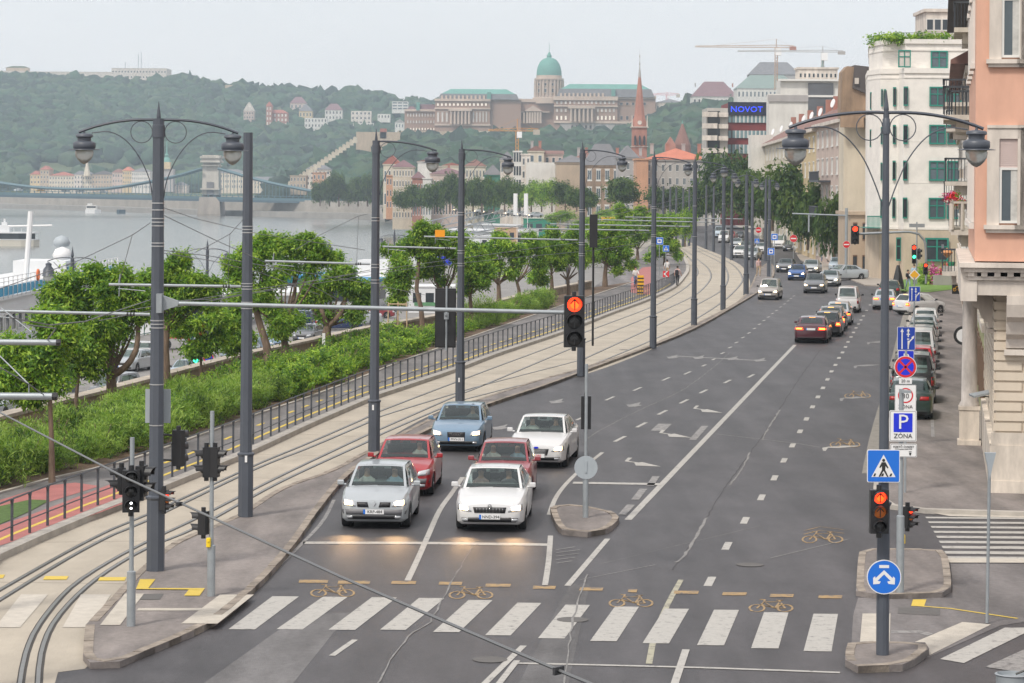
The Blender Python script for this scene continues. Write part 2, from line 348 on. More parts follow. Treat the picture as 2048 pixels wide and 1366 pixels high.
# tactile + paint on the left island (top z .13)
def P3(pts,z,m,name):
    b=MB(); b.noflip=1; b.flat([G(x,y,z) for x,y in pts],z); return struct(name,b,m)
P3([(200,1250),(250,1187),(288,1187),(240,1250)],.128,M_tac,'tactile_paving')
P3([(362,1247),(440,1189),(508,1189),(435,1247)],.128,M_tac,'tactile_paving')
P3([(277,1216),(405,1216),(402,1221),(273,1221)],.126,M_tac,'tactile_paving')
P3([(280,1158),(311,1158),(295,1178),(272,1178)],.132,M_yb,'yellow_marking'); P3([(272,1176),(405,1176),(404,1179),(272,1178)],.135,M_yb,'yellow_marking'); P3([(380,1176),(410,1176),(399,1191),(368,1191)],.132,M_yb,'yellow_marking')
P3([(285,1188),(328,1187),(320,1199),(280,1199)],.125,mat('iron_cover',(.11,.105,.10),.8),'manhole_cover')
# ---------- right sidewalk ----------
SW=[(2200,1036),(2048,1033),(1850,1027),(1775,1018),(1752,1003),(1748,985),(1752,955),(1766,870),(1785,790),(1800,720),(1812,660),(1822,620),(1830,598)]
sw=smooth([G(x,y) for x,y in SW],1.5)
b=MB(); b.prism([(p.x,p.y) for p in sw]+[(34,232),(60,260),(60,75)],-.1,.11); struct('sidewalk',b,[M_pave])
b=MB(); b.strip(sw,-.02,.25,-.1,.118); struct('sidewalk_kerb',b,[M_conc2])
b=MB(); b.noflip=1; b.flat([(p.x-.0,p.y) for p in sw if p.y>80]+[(p.x-.45,p.y) for p in sw[::-1] if p.y>80],.006); struct('gutter_strip',b,mat('gutter',(.24,.225,.2),.9,var=.2))
# far sidewalk and park corner round the white building
b=MB(); b.prism([tuple(G(x,y)[:2]) for x,y in [(1690,556),(1640,545),(1600,520),(1590,505),(1560,470),(1640,470),(1760,470),(2100,520),(2100,572),(1860,572),(1800,575),(1730,572)]],-.1,.1); struct('far_sidewalk',b,[mat('pale_pavement',(.33,.29,.25),.9,var=.12)])
# tram / cycle path red areas
M_red=mat('red_cycle_path',(.36,.13,.12),.8,var=.15,vs=1.5,bump=.2,bs=30)
def PZ(pts,z,m,name,kind='structure'):
    b=MB(); b.noflip=1; b.flat([G(x,y,z) for x,y in pts],z); return struct(name,b,m)
PZ([(-90,1090),(0,1050),(60,1030),(230,965),(262,972),(262,1001),(200,1025),(60,1072),(-60,1110)],.156,M_red,'red_cycle_path')
PZ([(0,1000),(90,972),(150,965),(200,972),(110,1000),(0,1032)],.157,M_red,'red_cycle_path')
PZ([(1262,585),(1262,556),(1285,535),(1312,532),(1312,575),(1300,590)],.156,M_red,'red_cycle_path')
# grass wedge
M_gr=mat('grass_blades',(.075,.13,.03),.9,var=.4,vs=6,bump=.5,bs=30)
PZ([(-60,1036),(0,1012),(60,999),(100,1000),(60,1022),(0,1048),(-60,1070)],.165,M_gr,'grass_verge')
b=MB()
fl=resample(bedl,.4); 
FENCE=[]
for i,p in enumerate(bedl):
    d=(bedl[min(i+1,len(bedl)-1)]-bedl[max(i-1,0)]).normalized(); FENCE.append(p+Vector((-d.y,d.x,0))*.42)
b=MB(); b.strip([p for p in FENCE if 40<p.y<235],-.40,-.28,.1,.159); struct('yellow_path_line',b,M_yb)
b=MB()
mid=resample([p for p in FENCE if 80<p.y<230],2.6)
for a,c in zip(mid[:-1],mid[1:]):
    d=(c-a).normalized(); n=Vector((-d.y,d.x,0)); q=a+n*1.25
    b.strip([q,q+d*1.0],-.06,.06,.1,.161)
struct('path_dashes',b,M_yb)
# ---------- road markings ----------
def poly(pts,m=None,z=.008,name='road_marking'): return P2(pts,z,m or M_wp,name)
Z=[((545,598,1193),(457,510,1259)),((646,695,1194),(553,605,1259)),((744,794,1195),(657,710,1260)),((838,889,1196.5),(760,811,1260)),((937,985,1200.6),(866,918,1264.5)),((1035,1083,1206),(970,1021,1271)),((1131,1180,1210),(1076,1129,1277)),((1230,1278,1213.6),(1180,1233,1282.6)),((1329,1378,1217.7),(1285,1338,1287)),((1428,1478,1220),(1394,1448,1291)),((1528,1577,1225),(1502,1557,1297)),((1627,1676,1228),(1607,1663,1303))]
for (a,c,y),(d,e,y2) in Z: poly([(a,y),(c,y+.6),(e,y2+.6),(d,y2)],name='zebra_stripe')
poly([(1880,1319),(2010,1256),(2070,1256),(2060,1262),(1928,1327)],name='zebra_stripe',z=.010); poly([(1970,1335),(2070,1290),(2140,1292),(2040,1345)],M_wf,z=.010,name='zebra_stripe')
for i in range(9):
    y=1034+i*9.1+i*i*.1; poly([(1850+i*5.5,y),(2300,y+3),(2300,y+7+i*.35),(1853+i*5.5,y+3.2+i*.3)],name='zebra_stripe')
# tram zebra on bed
M_wc=mat('pale_paint_on_concrete',(.50,.46,.40),.8,var=.12,vs=4)
poly([(42,1190),(96,1190),(40,1256),(-10,1256)],M_wc,z=.014,name='zebra_stripe'); poly([(162,1190),(222,1190),(180,1256),(125,1256)],M_wc,.014,name='zebra_stripe')
for x0,x1,y in ((-20,10,1154),(90,137,1157),(200,253,1159)): poly([(x0,y-3.5),(x1,y-3.5),(x1-4,y+3.5),(x0-4,y+3.5)],M_yb,z=.016,name='yellow_marking')
for i,(x0,x1,y) in enumerate(((597,657,1163),(675,741,1165),(782,833,1165.5),(877,925,1167),(970,1022,1171),(1065,1112,1175),(1158,1207,1178.5),(1255,1302,1182),(1347,1398,1185),(1444,1494,1188),(1539,1588,1191.5),(1636,1685,1194))):
    if i==7: x1=1275
    poly([(x0+2,y-3),(x1,y-2.6),(x1-2,y+3.4),(x0,y+3)],M_yp,name='yellow_marking')
def ribbon(pts,w,m=None,z=.008,name='road_marking',sm=True):
    P=gp(pts,0,1) if sm else [G(x,y) for x,y in pts]
    b=MB(); n=len(P); 
    b.noflip=1
    V=[]
    for i,p in enumerate(P):
        d=(P[min(i+1,n-1)]-P[max(i-1,0)]).normalized(); a=Vector((d.y,-d.x,0))*w/2
        V+=[(p.x-a.x,p.y-a.y,z),(p.x+a.x,p.y+a.y,z)]
    b.add(V,[(2*i,2*i+1,2*i+3,2*i+2) for i in range(n-1)]); return struct(name,b,m or M_wp)
ribbon([(606,1086),(850,1086.5),(1099,1090)],.42,sm=False)
ribbon([(925,955),(905,985),(880,1020),(857,1070),(835,1120),(815,1162)],.14,z=.011)
ribbon([(1101,1072),(1097,1125),(1090,1171)],.13,z=.011)
ribbon([(1215,1078),(1135,1172)],.14)
ribbon([(1256,1040),(1590,690)],.19); ribbon([(1630,650),(1700,572)],.15)
ribbon([(1205,905),(1150,950),(1115,990),(1098,1030)],.13)
ribbon([(1146,966),(1326,969)],.5,z=.0105)
ribbon([(1030,1327),(1400,1336),(1680,1346)],.14,z=.010); ribbon([(1372,1300),(1348,1372)],.14,z=.013); ribbon([(1047,1292),(965,1372)],.13); ribbon([(1034,1322),(995,1372)],.12,z=.012); ribbon([(710,1280),(664,1312)],.12)
ribbon([(1362,1160),(1335,1210),(1310,1270),(1298,1328)],.12,paint('old_yellow_white',(.36,.34,.25),.5),z=.0075)
ribbon([(560,1130),(640,1050),(668,1000)],.1,M_wf)
ribbon([(1310,1130),(1160,1160)],.03,M_wf)
for x,y in ((1163,836),(1220,797),(1275,778),(1332,758),(1375,746),(1408,731),(1428,718.5),(1445,706.5),(1460,695),(1473,685),(1486,675),(1498,666),(1509,657),(1519,648.5),(1528,641),(1537,634),(1545,627),(1553,621),(1561,614),(1569,608),(1576,602),(1582,597),(1588,592)):
    p=G(x,y); d=Vector((.22,1,0)).normalized()*(1.9 if y>735 else 1.2); d2=Vector((.13,1,0)); 
    b=MB();b.strip([p-d*.5,p+d*.5],-.06,.06,-.01,.008); struct('lane_dash',b,M_wp)
for x,y in ((1240,878),(1283,850),(1325,825),(1368,803),(1407,783),(1455,763),(1502,752)):
    p=G(x,y); d=Vector((.22,1,0)).normalized()*2.0; b=MB();b.strip([p-d*.5,p+d*.5],-.07,.07,-.01,.008); struct('lane_dash',b,M_wp)
for x,y in ((1420,1163),(1454,1092),(1490,1041),(1523,995),(1549,956),(1568,921),(1585,891),(1600,863),(1613,838),(1625,814),(1636,794),(1646,776),(1655,759),(1663,743),(1671,730),(1678,716),(1685,705),(1691,694),(1696,684),(1702,674),(1707,665),(1712,656),(1717,648),(1722,640),(1727,632),(1733,621),(1740,610)):
    p=G(x,y); d=Vector((.15,1,0)).normalized()*1.35; b=MB();b.strip([p-d*.5,p+d*.5],-.09,.09,-.01,.008); struct('lane_dash',b,M_wp)
for x0,y0,x1,y1 in ((1287,978,1270,1000),(1262,1010,1244,1030),(1312,953,1300,972)): ribbon([(x0+0,y0),(x1+0,y1)],.22,M_wf,.0105,sm=False)
AR=[(500,787),(480,808),(535,815),(545,832),(690,838),(580,812),(560,815),(503,806),(525,787)]
AS=[(490,485),(522,483),(575,470),(562,485),(582,489),(545,497),(505,499)]
def arrow(T,x0,y0,px,py,m,mir=1):
    k=(py-375)/(y0-375)
    pts=[(px+((x/2.844+1080)-x0)*k*mir,py+((y/2.844+640)-y0)*k) for x,y in T]
    P2(pts,.0085,m,'lane_arrow')
for px,py,m in ((1285,925,M_wp),(1350,868,M_wp),(1415,819,M_wp)): arrow(AR,1285,926,px,py,m)
for px,py,m in ((1685,897,M_wp),(1712,798,M_wf),(1735,733,M_wf),(1758,686,M_wf)): arrow([(1610,745),(1605,728),(1640,722),(1720,716),(1830,716),(1770,724),(1700,730),(1638,728),(1625,746)],1685,897,px,py,m)
for px,py in ((1113,803),(1268,810),(1000,855)): arrow(AS,1268,811,px,py,M_wf)
for px,py in ((1345,714),(1398,715),(1465,717),(1520,720)): arrow(AS,1268,811,px,py,M_wf)
ribbon([(1345,712),(1530,722)],.5,M_wf); ribbon([(1430,868),(1600,888),(1640,895)],.06,M_wf)
ribbon([(1315,862),(1330,848)],.5,M_wf); ribbon([(1385,880),(1410,852)],.25,M_wf)
# cracks / sealed joints
M_cr=mat('crack_filler',(.21,.205,.2),.9,var=.3); M_ck=mat('dark_seam',(.05,.047,.048),.7,var=.2)
def crack(pts,w,m,z=.0055):
    P=[Vector(p) for p in gp(pts,0,.6)]
    for p in P[1:-1]: p.x+=random.uniform(-.025,.025)
    b=MB(); b.noflip=1;V=[]
    for i,p in enumerate(P): 
        ww=w*random.uniform(.4,1.3); V+=[(p.x-ww/2,p.y,z),(p.x+ww/2,p.y,z)]
    b.add(V,[(2*i,2*i+1,2*i+3,2*i+2) for i in range(len(P)-1)]); struct('road_crack',b,m)
crack([(945,1095),(900,1170),(860,1245),(825,1265),(790,1310),(752,1372)],.035,M_cr,.0135)
crack([(1175,1150),(1150,1225),(1140,1280),(1128,1372)],.045,M_cr,.0135)
crack([(1460,705),(1420,740),(1365,780),(1290,815),(1220,850),(1170,880)],.05,M_cr)
crack([(1640,700),(1590,770),(1540,850),(1490,920),(1440,990),(1400,1060),(1345,1140)],.035,M_ck)
crack([(1560,820),(1535,860),(1525,880)],.07,M_cr,.0065); crack([(1500,905),(1485,935),(1460,970)],.07,M_cr,.0065); crack([(1415,1035),(1405,1050),(1370,1110),(1350,1125)],.08,M_cr,.0065)
crack([(1130,1160),(1330,1160),(1480,1165),(1640,1170)],.04,M_ck)
crack([(1200,1128),(1520,1052)],.03,M_cr)
ribbon([(1540,1117),(1700,1078)],.05,M_cr)
for pts in ([(1112,1100),(1150,1094)],[(1112,1106),(1160,1100)],[(1112,1113),(1158,1107)],[(1112,1120),(1150,1115)],[(1112,1127),(1145,1122)]): ribbon(pts,.06,M_wf,sm=False)
# dark repair patches
M_patch=asphalt('asphalt_patch',(.098,.095,.096)); M_patch2=asphalt('asphalt_light_patch',(.125,.12,.12))
for pts,m in (([(600,1230),(700,1225),(560,1400),(360,1400)],M_patch2),([(1140,1168),(1180,1168),(1130,1400),(1020,1400)],M_patch)): P2(pts,.003,m,'road_patch')
# bicycle symbols
def bikemark(px,py,m,wpx=88,flip=1):
    k=wpx/88; b=MB(); z=.0095
    def W(x,y): 
        q=G(px+x*k*flip,py+y*k*.42); return Vector((q.x,q.y,z))
    def rib(pts,w=.045):
        P=[W(*p) for p in pts]; b.strip(P,-w/2,w/2,.002,z)
    for cx in(-28,28): rib([(cx+15*math.cos(t*PI/8),16+17*math.sin(t*PI/8)) for t in range(17)])
    rib([(-28,16),(-14,-14),(8,16),(-20,-2)]);rib([(8,16),(18,-14),(-14,-14)]);rib([(18,-14),(28,16),(8,16)]);rib([(-14,-14),(-12,-24),(-22,-26)]);rib([(18,-14),(16,-22),(24,-22),(10,-22)])
    struct('bicycle_marking',b,m)
for px,py in ((665,1180),(942,1184),(1262,1200),(1542,1210)): bikemark(px,py,M_yp)
bikemark(1645,1073,M_yp,82)
for dy in(0,7):
    ribbon([(1608,1066+dy-4),(1640,1058+dy-4),(1688,1064+dy-4)],.05,M_yp,sm=False)
bikemark(1690,885,M_yd,60); bikemark(1715,788,M_yd,52)
# yellow line at right corner pavement
ribbon([(1826,1212),(1900,1218),(2035,1238)],.09,M_yb,z=.014,sm=False); P2([(1826,1200),(1853,1200),(1848,1214),(1822,1213)],.013,M_yb,'yellow_marking')
P2([(1797,1216),(1880,1216),(1880,1232),(1795,1228)],.011,mat('iron_cover',(.11,.105,.10),.8),'manhole_cover')
ribbon([(1862,800),(1866,880)],.12,M_wf,z=.118); 
for x0,x1,y in ((1362,1376,548.5),(1402,1413,548.5),(1424,1434,548.5),(1464,1474,548.5)): ribbon([(x0,y),(x1,y)],1.2,M_wp,z=.02,sm=False)
# retaining wall
b=MB(); b.m(0).strip(WALL,-.3,.15,-4.3,.62); b.m(1).strip(WALL,-.38,.23,.62,.74)
o=b.build('retaining_wall',[mat('wall_stone',(.30,.24,.17),.9,var=.4,vs=1.2,bump=.4,bs=4),mat('wall_coping',(.40,.35,.29),.9,var=.3,vs=2)]); tag(o,'long stone retaining wall with pale coping between planting and lower quay','wall')
# ================= VEGETATION =================
def leafmat(name,c,tr=.32,rough=.55,var=.4,vs=1.2,objvar=.12):
    m=mat(name,c,rough,var=var,vs=vs,objvar=objvar,spec=.3)
    t=m.node_tree; b=t.nodes['Principled BSDF']; o=t.nodes['Material Output']
    td=t.nodes.new('ShaderNodeBsdfTranslucent'); td.inputs[0].default_value=(c[0]*1.6,c[1]*1.7,c[2]*.8,1); mx=t.nodes.new('ShaderNodeMixShader'); mx.inputs[0].default_value=tr
    t.links.new(b.outputs[0],mx.inputs[1]); t.links.new(td.outputs[0],mx.inputs[2]); t.links.new(mx.outputs[0],o.inputs[0]); return m
LM=[leafmat('leaf_green',(.14,.27,.028)),leafmat('leaf_light_green',(.29,.42,.05)),leafmat('leaf_dark_green',(.06,.135,.024))]
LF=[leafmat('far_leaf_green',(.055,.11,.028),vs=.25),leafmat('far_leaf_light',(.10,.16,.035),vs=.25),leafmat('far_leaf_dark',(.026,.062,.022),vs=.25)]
LB=[leafmat('tamarisk_green',(.17,.29,.045)),leafmat('tamarisk_light',(.28,.40,.08)),leafmat('tamarisk_dark',(.05,.11,.022))]
M_bark=mat('bark',(.17,.12,.085),.95,var=.4,vs=6,stretch=(1,1,.25),bump=.7,bs=14)
def leafmesh(name,blobs,n,size,seed=0,asp=2.2,up=0,clump=26,clr=.55,flat=.0,shell=.55):
    rg=np.random.default_rng(seed+11); blobs=np.array(blobs,float); 
    if blobs.shape[1]==4: blobs=np.c_[blobs,blobs[:,3],blobs[:,3]]
    wt=blobs[:,3]*blobs[:,4]*blobs[:,5]; wt=wt**(2/3.); wt/=wt.sum()
    nc=max(4,n//clump); bi=rg.choice(len(blobs),nc,p=wt)
    d=rg.normal(size=(nc,3)); d/=np.linalg.norm(d,axis=1)[:,None]
    rr=(shell+(1-shell)*rg.random(nc)**.6); rr*=1+.16*rg.normal(size=nc)
    C=blobs[bi,:3]+d*rr[:,None]*blobs[bi,3:6]
    ci=rg.integers(0,nc,n); sz=clr*rg.uniform(.5,1.3,nc)
    off=rg.normal(size=(n,3))*sz[ci][:,None]*.5; off[:,2]*=.75
    P=C[ci]+off
    nrm=d[ci]*.6+rg.normal(size=(n,3))*.7+np.array([0,0,.5]); nrm/=np.linalg.norm(nrm,axis=1)[:,None]
    ax=off*.8+rg.normal(size=(n,3))*sz[ci][:,None]*.35+np.array([0,0,-.12+up*1.5]); a=ax-nrm*(ax*nrm).sum(1)[:,None]; a/=np.linalg.norm(a,axis=1)[:,None]+1e-9
    b=np.cross(nrm,a); s=size*rg.uniform(.6,1.35,n)[:,None]
    V=np.empty((n,4,3)); V[:,0]=P-a*s*.5; V[:,1]=P+b*s*.5/asp; V[:,2]=P+a*s*.5; V[:,3]=P-b*s*.5/asp
    me=bpy.data.meshes.new(name); me.vertices.add(4*n); me.vertices.foreach_set('co',V.ravel().astype(np.float32))
    me.loops.add(4*n); me.loops.foreach_set('vertex_index',np.arange(4*n,dtype=np.int32)); me.polygons.add(n)
    me.polygons.foreach_set('loop_start',np.arange(0,4*n,4,dtype=np.int32)); 
    cm=rg.choice(3,nc,p=[.45,.38,.17]); hi=(C[:,2]-blobs[:,2].mean())
    mi=cm[ci]; ex=rg.random(n)<.15; mi=np.where(ex,rg.integers(0,3,n),mi)
    me.polygons.foreach_set('material_index',mi.astype(np.int32)); me.update(); me.validate(); return me
def addmats(me,ms):
    for m in ms: me.materials.append(m)
    return me
def tree(base,trunk,limbs,blobs,label,group='pollarded trees on the promenade',z=.15,n=7000,size=.21,r0=.2,Y=None,mats=None,seed=0,name='promenade_tree',dep=1.0,shape=None,clump=26,clr=.42):
    B=G(base[0],base[1],z); Y=B.y
    if Y is None: Y=B.y
    root=thing(name,B,label,'tree',group)
    rnd=random.Random(seed*13+5); W=lambda x,y,dy=0: at(x,y,Y+dy)-B
    mb=MB(); pts=[Vector((0,0,-.05))]+[W(x,y) for x,y in trunk]; k=len(pts)
    mb.tube(pts,[r0*(1.25 if i==0 else 1)*(1-.28*i/(k-1)) for i in range(k)],10)
    ends={}
    for lm in limbs:
        p=[pts[-1] if lm[0] is None else W(*lm[0])]+[W(x,y,rnd.uniform(-.5,.5)) for x,y in lm[1:]]
        mb.tube(smooth(p,.3),[r0*.62*(1-.55*i/max(1,len(smooth(p,.3))-1)) for i in range(len(smooth(p,.3)))],8)
    bl=[]
    for x,y,r in blobs:
        rw=r*.61*Y/F; q=W(x,y,rnd.uniform(-.6,.6)*rw*dep); bl.append((q.x,q.y,q.z,rw*1.0,rw*1.15,rw*.92))
        # twigs from the trunk end to the blob
        e=pts[-1]; m=(e+q)/2+Vector((0,0,-.1)); mb.tube([e,m,q],[r0*.28,r0*.2,r0*.08],5)
    mb.build('trunk',[M_bark],root,smooth=60)
    me=addmats(leafmesh('crown',bl,n,size,seed,clump=clump,clr=clr,asp=2.8),mats or LM); c=bpy.data.objects.new('crown',me); COL.objects.link(c); c.parent=root
    return root
T=[
((104,965),[(103,880),(100,800)],[],[(85,720,62),(45,740,50),(120,670,50),(60,790,40),(20,700,45),(100,640,45),(0,770,40),(110,770,38)],.085,11000,'slim promenade tree nearest the left edge with its thin stake-straight trunk'),
((152,836),[(153,790),(158,740)],[],[(180,700,45),(150,730,38),(190,740,36),(130,690,40),(200,660,40)],.08,4500,'thin young tree just behind the slim leftmost tree on the promenade'),
((222,832),[(224,790),(222,752)],[(None,(250,735),(272,700),(276,655),(272,620)),(None,(205,715),(195,680),(205,640))],[(150,605,55),(215,590,50),(120,640,45),(190,550,38),(240,555,36),(255,610,45),(285,625,36),(230,660,45),(160,660,48),(110,590,38),(140,560,36),(200,700,40),(285,590,30)],.24,15000,'broad leafy tree with a thick forked trunk left of the nearest lamp post'),
((330,800),[(332,740),(330,690),(334,655)],[(None,(350,630),(372,590)),(None,(322,610),(318,570))],[(340,545,42),(385,570,42),(415,600,34),(365,600,38),(430,570,26),(330,590,36),(345,640,26),(360,520,26),(300,560,30)],.19,9500,'forked tree rising right behind the nearest lamp post'),
((402,768),[(402,720),(402,690)],[],[(385,650,34),(410,690,36),(430,640,34),(385,700,28),(440,675,24),(360,660,26)],.06,4500,'thin tree before the blue cycle sign and the wall'),
((482,756),[(482,715),(483,690)],[],[(468,640,36),(490,675,32),(465,690,30),(450,660,28),(480,600,30)],.06,4200,'thin tree just left of the plain lampless post'),
((539,738),[(533,690),(520,650),(512,620)],[(None,(520,590),(530,550)),(None,(498,600),(488,570))],[(500,515,44),(480,560,36),(535,500,38),(520,590,36),(470,530,32),(548,560,30),(490,600,26),(530,480,26),(560,640,28)],.2,10000,'leaning forked tree directly right of the plain lampless post'),
((578,724),[(570,690),(565,660)],[(None,(580,620),(590,580),(586,530)),(None,(556,630),(552,600))],[(600,495,38),(560,490,32),(635,500,32),(655,515,24),(575,535,28),(545,620,30),(560,660,28),(590,640,24),(620,535,22),(615,480,22)],.21,9500,'tree with a sharply bent bare limb under a high crown'),
((654,702),[(653,665),(656,652)],[(None,(680,630),(690,600),(682,560)),(None,(645,625),(636,600))],[(640,590,30),(665,560,28),(700,575,32),(725,600,28),(620,570,26),(690,545,26),(650,630,24),(710,630,24),(672,520,22),(735,575,18),(610,600,20)],.27,10000,'stout tree with a V fork and rounded crown beside the silver coupe'),
((795,672),[(794,640),(796,620)],[],[(800,570,30),(795,600,24),(810,540,26),(785,555,22),(800,520,22)],.06,4000,'young tree held by a wooden stake frame'),
((846,662),[(842,615),(833,580),(836,540),(838,510)],[],[(835,480,30),(865,470,28),(815,495,26),(850,510,24),(880,490,22),(800,505,20),(845,455,20),(775,500,16)],.15,8000,'tall tree with a curved bare trunk left of the black signal back'),
((891,660),[(890,620),(888,588)],[(None,(870,560),(868,530)),(None,(905,555),(912,520))],[(868,530,26),(850,545,20),(905,500,26),(925,520,24),(890,480,24),(920,475,20),(865,500,18),(880,560,16)],.15,7000,'Y forked tree standing behind the black signal back'),
((943,655),[(942,620),(940,590)],[(None,(950,560)),(None,(928,560))],[(935,550,26),(960,530,26),(925,520,24),(965,565,22),(945,500,22),(978,545,18),(930,580,18)],.15,7000,'small crowned tree immediately right of the black signal back'),
((997,622),[(998,590),(997,568)],[(None,(1015,550),(1030,530)),(None,(980,550),(970,530))],[(975,505,27),(1010,495,27),(1035,520,22),(990,530,22),(960,520,20),(1000,475,18),(1040,500,16),(1025,545,16)],.19,7500,'tree with a short upright trunk and wide forked crown mid row'),
((1039,606),[(1038,580),(1034,565)],[(None,(1050,545),(1060,520),(1062,500)),(None,(1026,552),(1020,540))],[(1070,490,22),(1050,500,18),(1085,505,18),(1075,525,16),(1060,475,16),(1022,548,14)],.15,5000,'tree with a long slanting right limb mid row'),
((1075,600),[(1074,580)],[],[(1080,540,16),(1068,555,14),(1085,560,12)],.05,2500,'thin sapling between the slanting limbed tree and the wide pair'),
((1103,598),[(1104,570),(1103,550)],[],[(1100,510,22),(1115,490,20),(1092,485,18),(1085,525,16),(1120,520,16),(1105,465,16)],.16,5500,'straight trunked tree left of the hanging red signal'),
((1137,596),[(1137,575),(1135,560)],[(None,(1120,548)),(None,(1155,545))],[(1130,510,24),(1150,500,22),(1160,520,18),(1140,480,20),(1120,530,14),(1150,465,16),(1170,500,16)],.16,6500,'tree directly behind the hanging red signal'),
((1158,580),[(1158,560)],[],[(1165,520,18),(1155,500,16),(1180,510,14)],.13,3000,'tree half hidden behind the post of the hanging red signal'),
((1210,574),[(1210,550),(1212,530)],[(None,(1225,510)),(None,(1200,505))],[(1205,490,28),(1235,480,26),(1225,515,24),(1190,510,22),(1215,455,24),(1250,505,22),(1185,470,20),(1250,460,20),(1262,530,14),(1235,540,14)],.22,10000,'large tree ending the promenade row before the cycle bend'),
((1275,520),[(1275,500)],[],[(1250,430,20),(1280,425,20),(1260,455,20),(1240,415,14),(1300,440,20),(1285,470,20),(1310,460,18),(1265,485,16)],.2,7500,'bright lime green tree beyond the promenade bend'),
((1330,530),[(1330,510)],[],[(1330,470,20),(1345,490,18),(1320,500,18),(1350,460,14),(1340,440,16),(1355,510,12),(1318,440,16),(1300,515,14)],.2,7500,'bright green tree beside the tram stop signs'),
]
for i,(bs,tr,lb,bl,r0,n,lab) in enumerate(T):
    Yb=G(bs[0],bs[1],.15).y; tree(bs,tr,lb,bl,lab,n=int(n*2.0),size=.12+.0006*Yb,r0=r0,seed=i,clr=.27+.0006*Yb)
# ---- shrubs ----
def blobs_r(rg,n,R0,H,zz): return [(rg.uniform(-1,1)*R0*.5,rg.uniform(-1,1)*R0*.5,H*rg.uniform(.25,.62),R0*rg.uniform(.5,.75),R0*rg.uniform(.5,.75),H*rg.uniform(.3,.42)) for _ in range(n)]
rg=random.Random(3); SH=[]; FE=[]
for k in range(5):
    SH.append(addmats(leafmesh('foliage',blobs_r(rg,6,1.15,1.35,0),2600,.15,40+k,asp=2.2,clump=20,clr=.3,shell=.7,up=.15),LM))
    FE.append(addmats(leafmesh('foliage',blobs_r(rg,6,1.3,1.9,0),5600,.24,60+k,asp=6.5,clump=34,clr=.42,shell=.75,up=.30),LB))
stm=MB(); 
for a in range(5): stm.tube([(0,0,-.1),(.25*math.cos(a*1.26),.25*math.sin(a*1.26),.5),(.45*math.cos(a*1.26+.3),.45*math.sin(a*1.26+.3),1.0)],[.03,.02,.01],5)
stm_me=stm.mesh('stems'); stm_me.materials.append(M_bark)
ws=[p for p in WALL]; Y=58.0; cnt=0
while Y<208:
    xl=lerpx(ws,Y)+2.2; xr=lerpx(soil,Y)-.35
    front=Y<64
    x=xr-1.0; row=0
    while x>xl+(.6 if Y<120 else .2):
        fe=(Y<104) or (157<Y<190 and rg.random()<.9) or (Y>190 and rg.random()<.5)
        me=(FE if fe else SH)[rg.randrange(5)]
        s=rg.uniform(.72,1.28)*(.74 if not fe else (.66 if Y<110 else .58))*(1.0 if row==0 else .86)
        if Y<66 : s*=.75
        # leave the grass patch and bench corner free
        if Y<72 and x>xr-2.3+ (72-Y)*.0: x-=1.6; row+=1; continue
        r_=thing('feathery_shrub' if fe else 'leafy_shrub',(x,Y+rg.uniform(-.3,.3),.15),
            'feathery light green shrub growing in the planting strip' if fe else 'dense dark green leafy shrub growing in the planting strip','shrub',
            'feathery shrubs along the cycle path' if fe else 'leafy shrubs along the cycle path',rz=rg.uniform(0,6.28))
        inst('foliage',me,r_,(0,0,0),0,(s*1.12,s*1.12,s*rg.uniform(.9,1.25))); inst('stems',stm_me,r_,(0,0,0))
        x-=(1.95 if Y<130 else 2.2)*rg.uniform(.85,1.2); row+=1; cnt+=1
    Y+=1.75 if Y<130 else 2.2
# ---- generic crown trees for streets and far rows ----
def crown_variants(nm,mats,k,n,size,tall=1.0,clr=.9):
    out=[]
    for i in range(k):
        r_=random.Random(100+i+len(nm)); bl=[(r_.uniform(-.45,.45),r_.uniform(-.45,.45),.35+r_.uniform(0,.9)*tall*.5,r_.uniform(.35,.55),r_.uniform(.35,.55),r_.uniform(.28,.42)*tall) for _ in range(9)]
        out.append(addmats(leafmesh('crown',bl,n,size,200+i+len(nm),clump=22,clr=clr*.25,shell=.45),mats))
    return out
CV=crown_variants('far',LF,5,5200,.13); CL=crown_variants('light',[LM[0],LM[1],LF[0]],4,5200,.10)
tk=MB(); tk.tube([(0,0,-.1),(.01,0,.5),(0,.01,1.0)],[.05,.04,.03],7); 
for a in range(4): tk.tube([(0,0,.55),(.2*math.cos(a*1.6),.2*math.sin(a*1.6),.95)],[.025,.01],5)
tk_me=tk.mesh('trunk'); tk_me.materials.append(M_bark)
def ctree(px,py,wpx,hpx,Y,label,group,V=None,name='street_tree',z0=None,trunk=.28,seed=0,idx=None):
    """crown centred over pixel px, its foot at py; size in photo pixels at distance Y"""
    Bp=at(px,py,Y); 
    r_=thing(name,Bp,label,'tree',group,rz=(seed*1.7)%6.28)
    H=hpx*Y/F; Wd=wpx*Y/F
    me=(V or CV)[seed%len(V or CV)]
    inst('trunk',tk_me,r_,(0,0,0),0,(H*.55,H*.55,H*.5)); inst('crown',me,r_,(0,0,H*trunk*.35),0,(Wd*.62,Wd*.62,H*(1-trunk*.35)*.86)); return r_
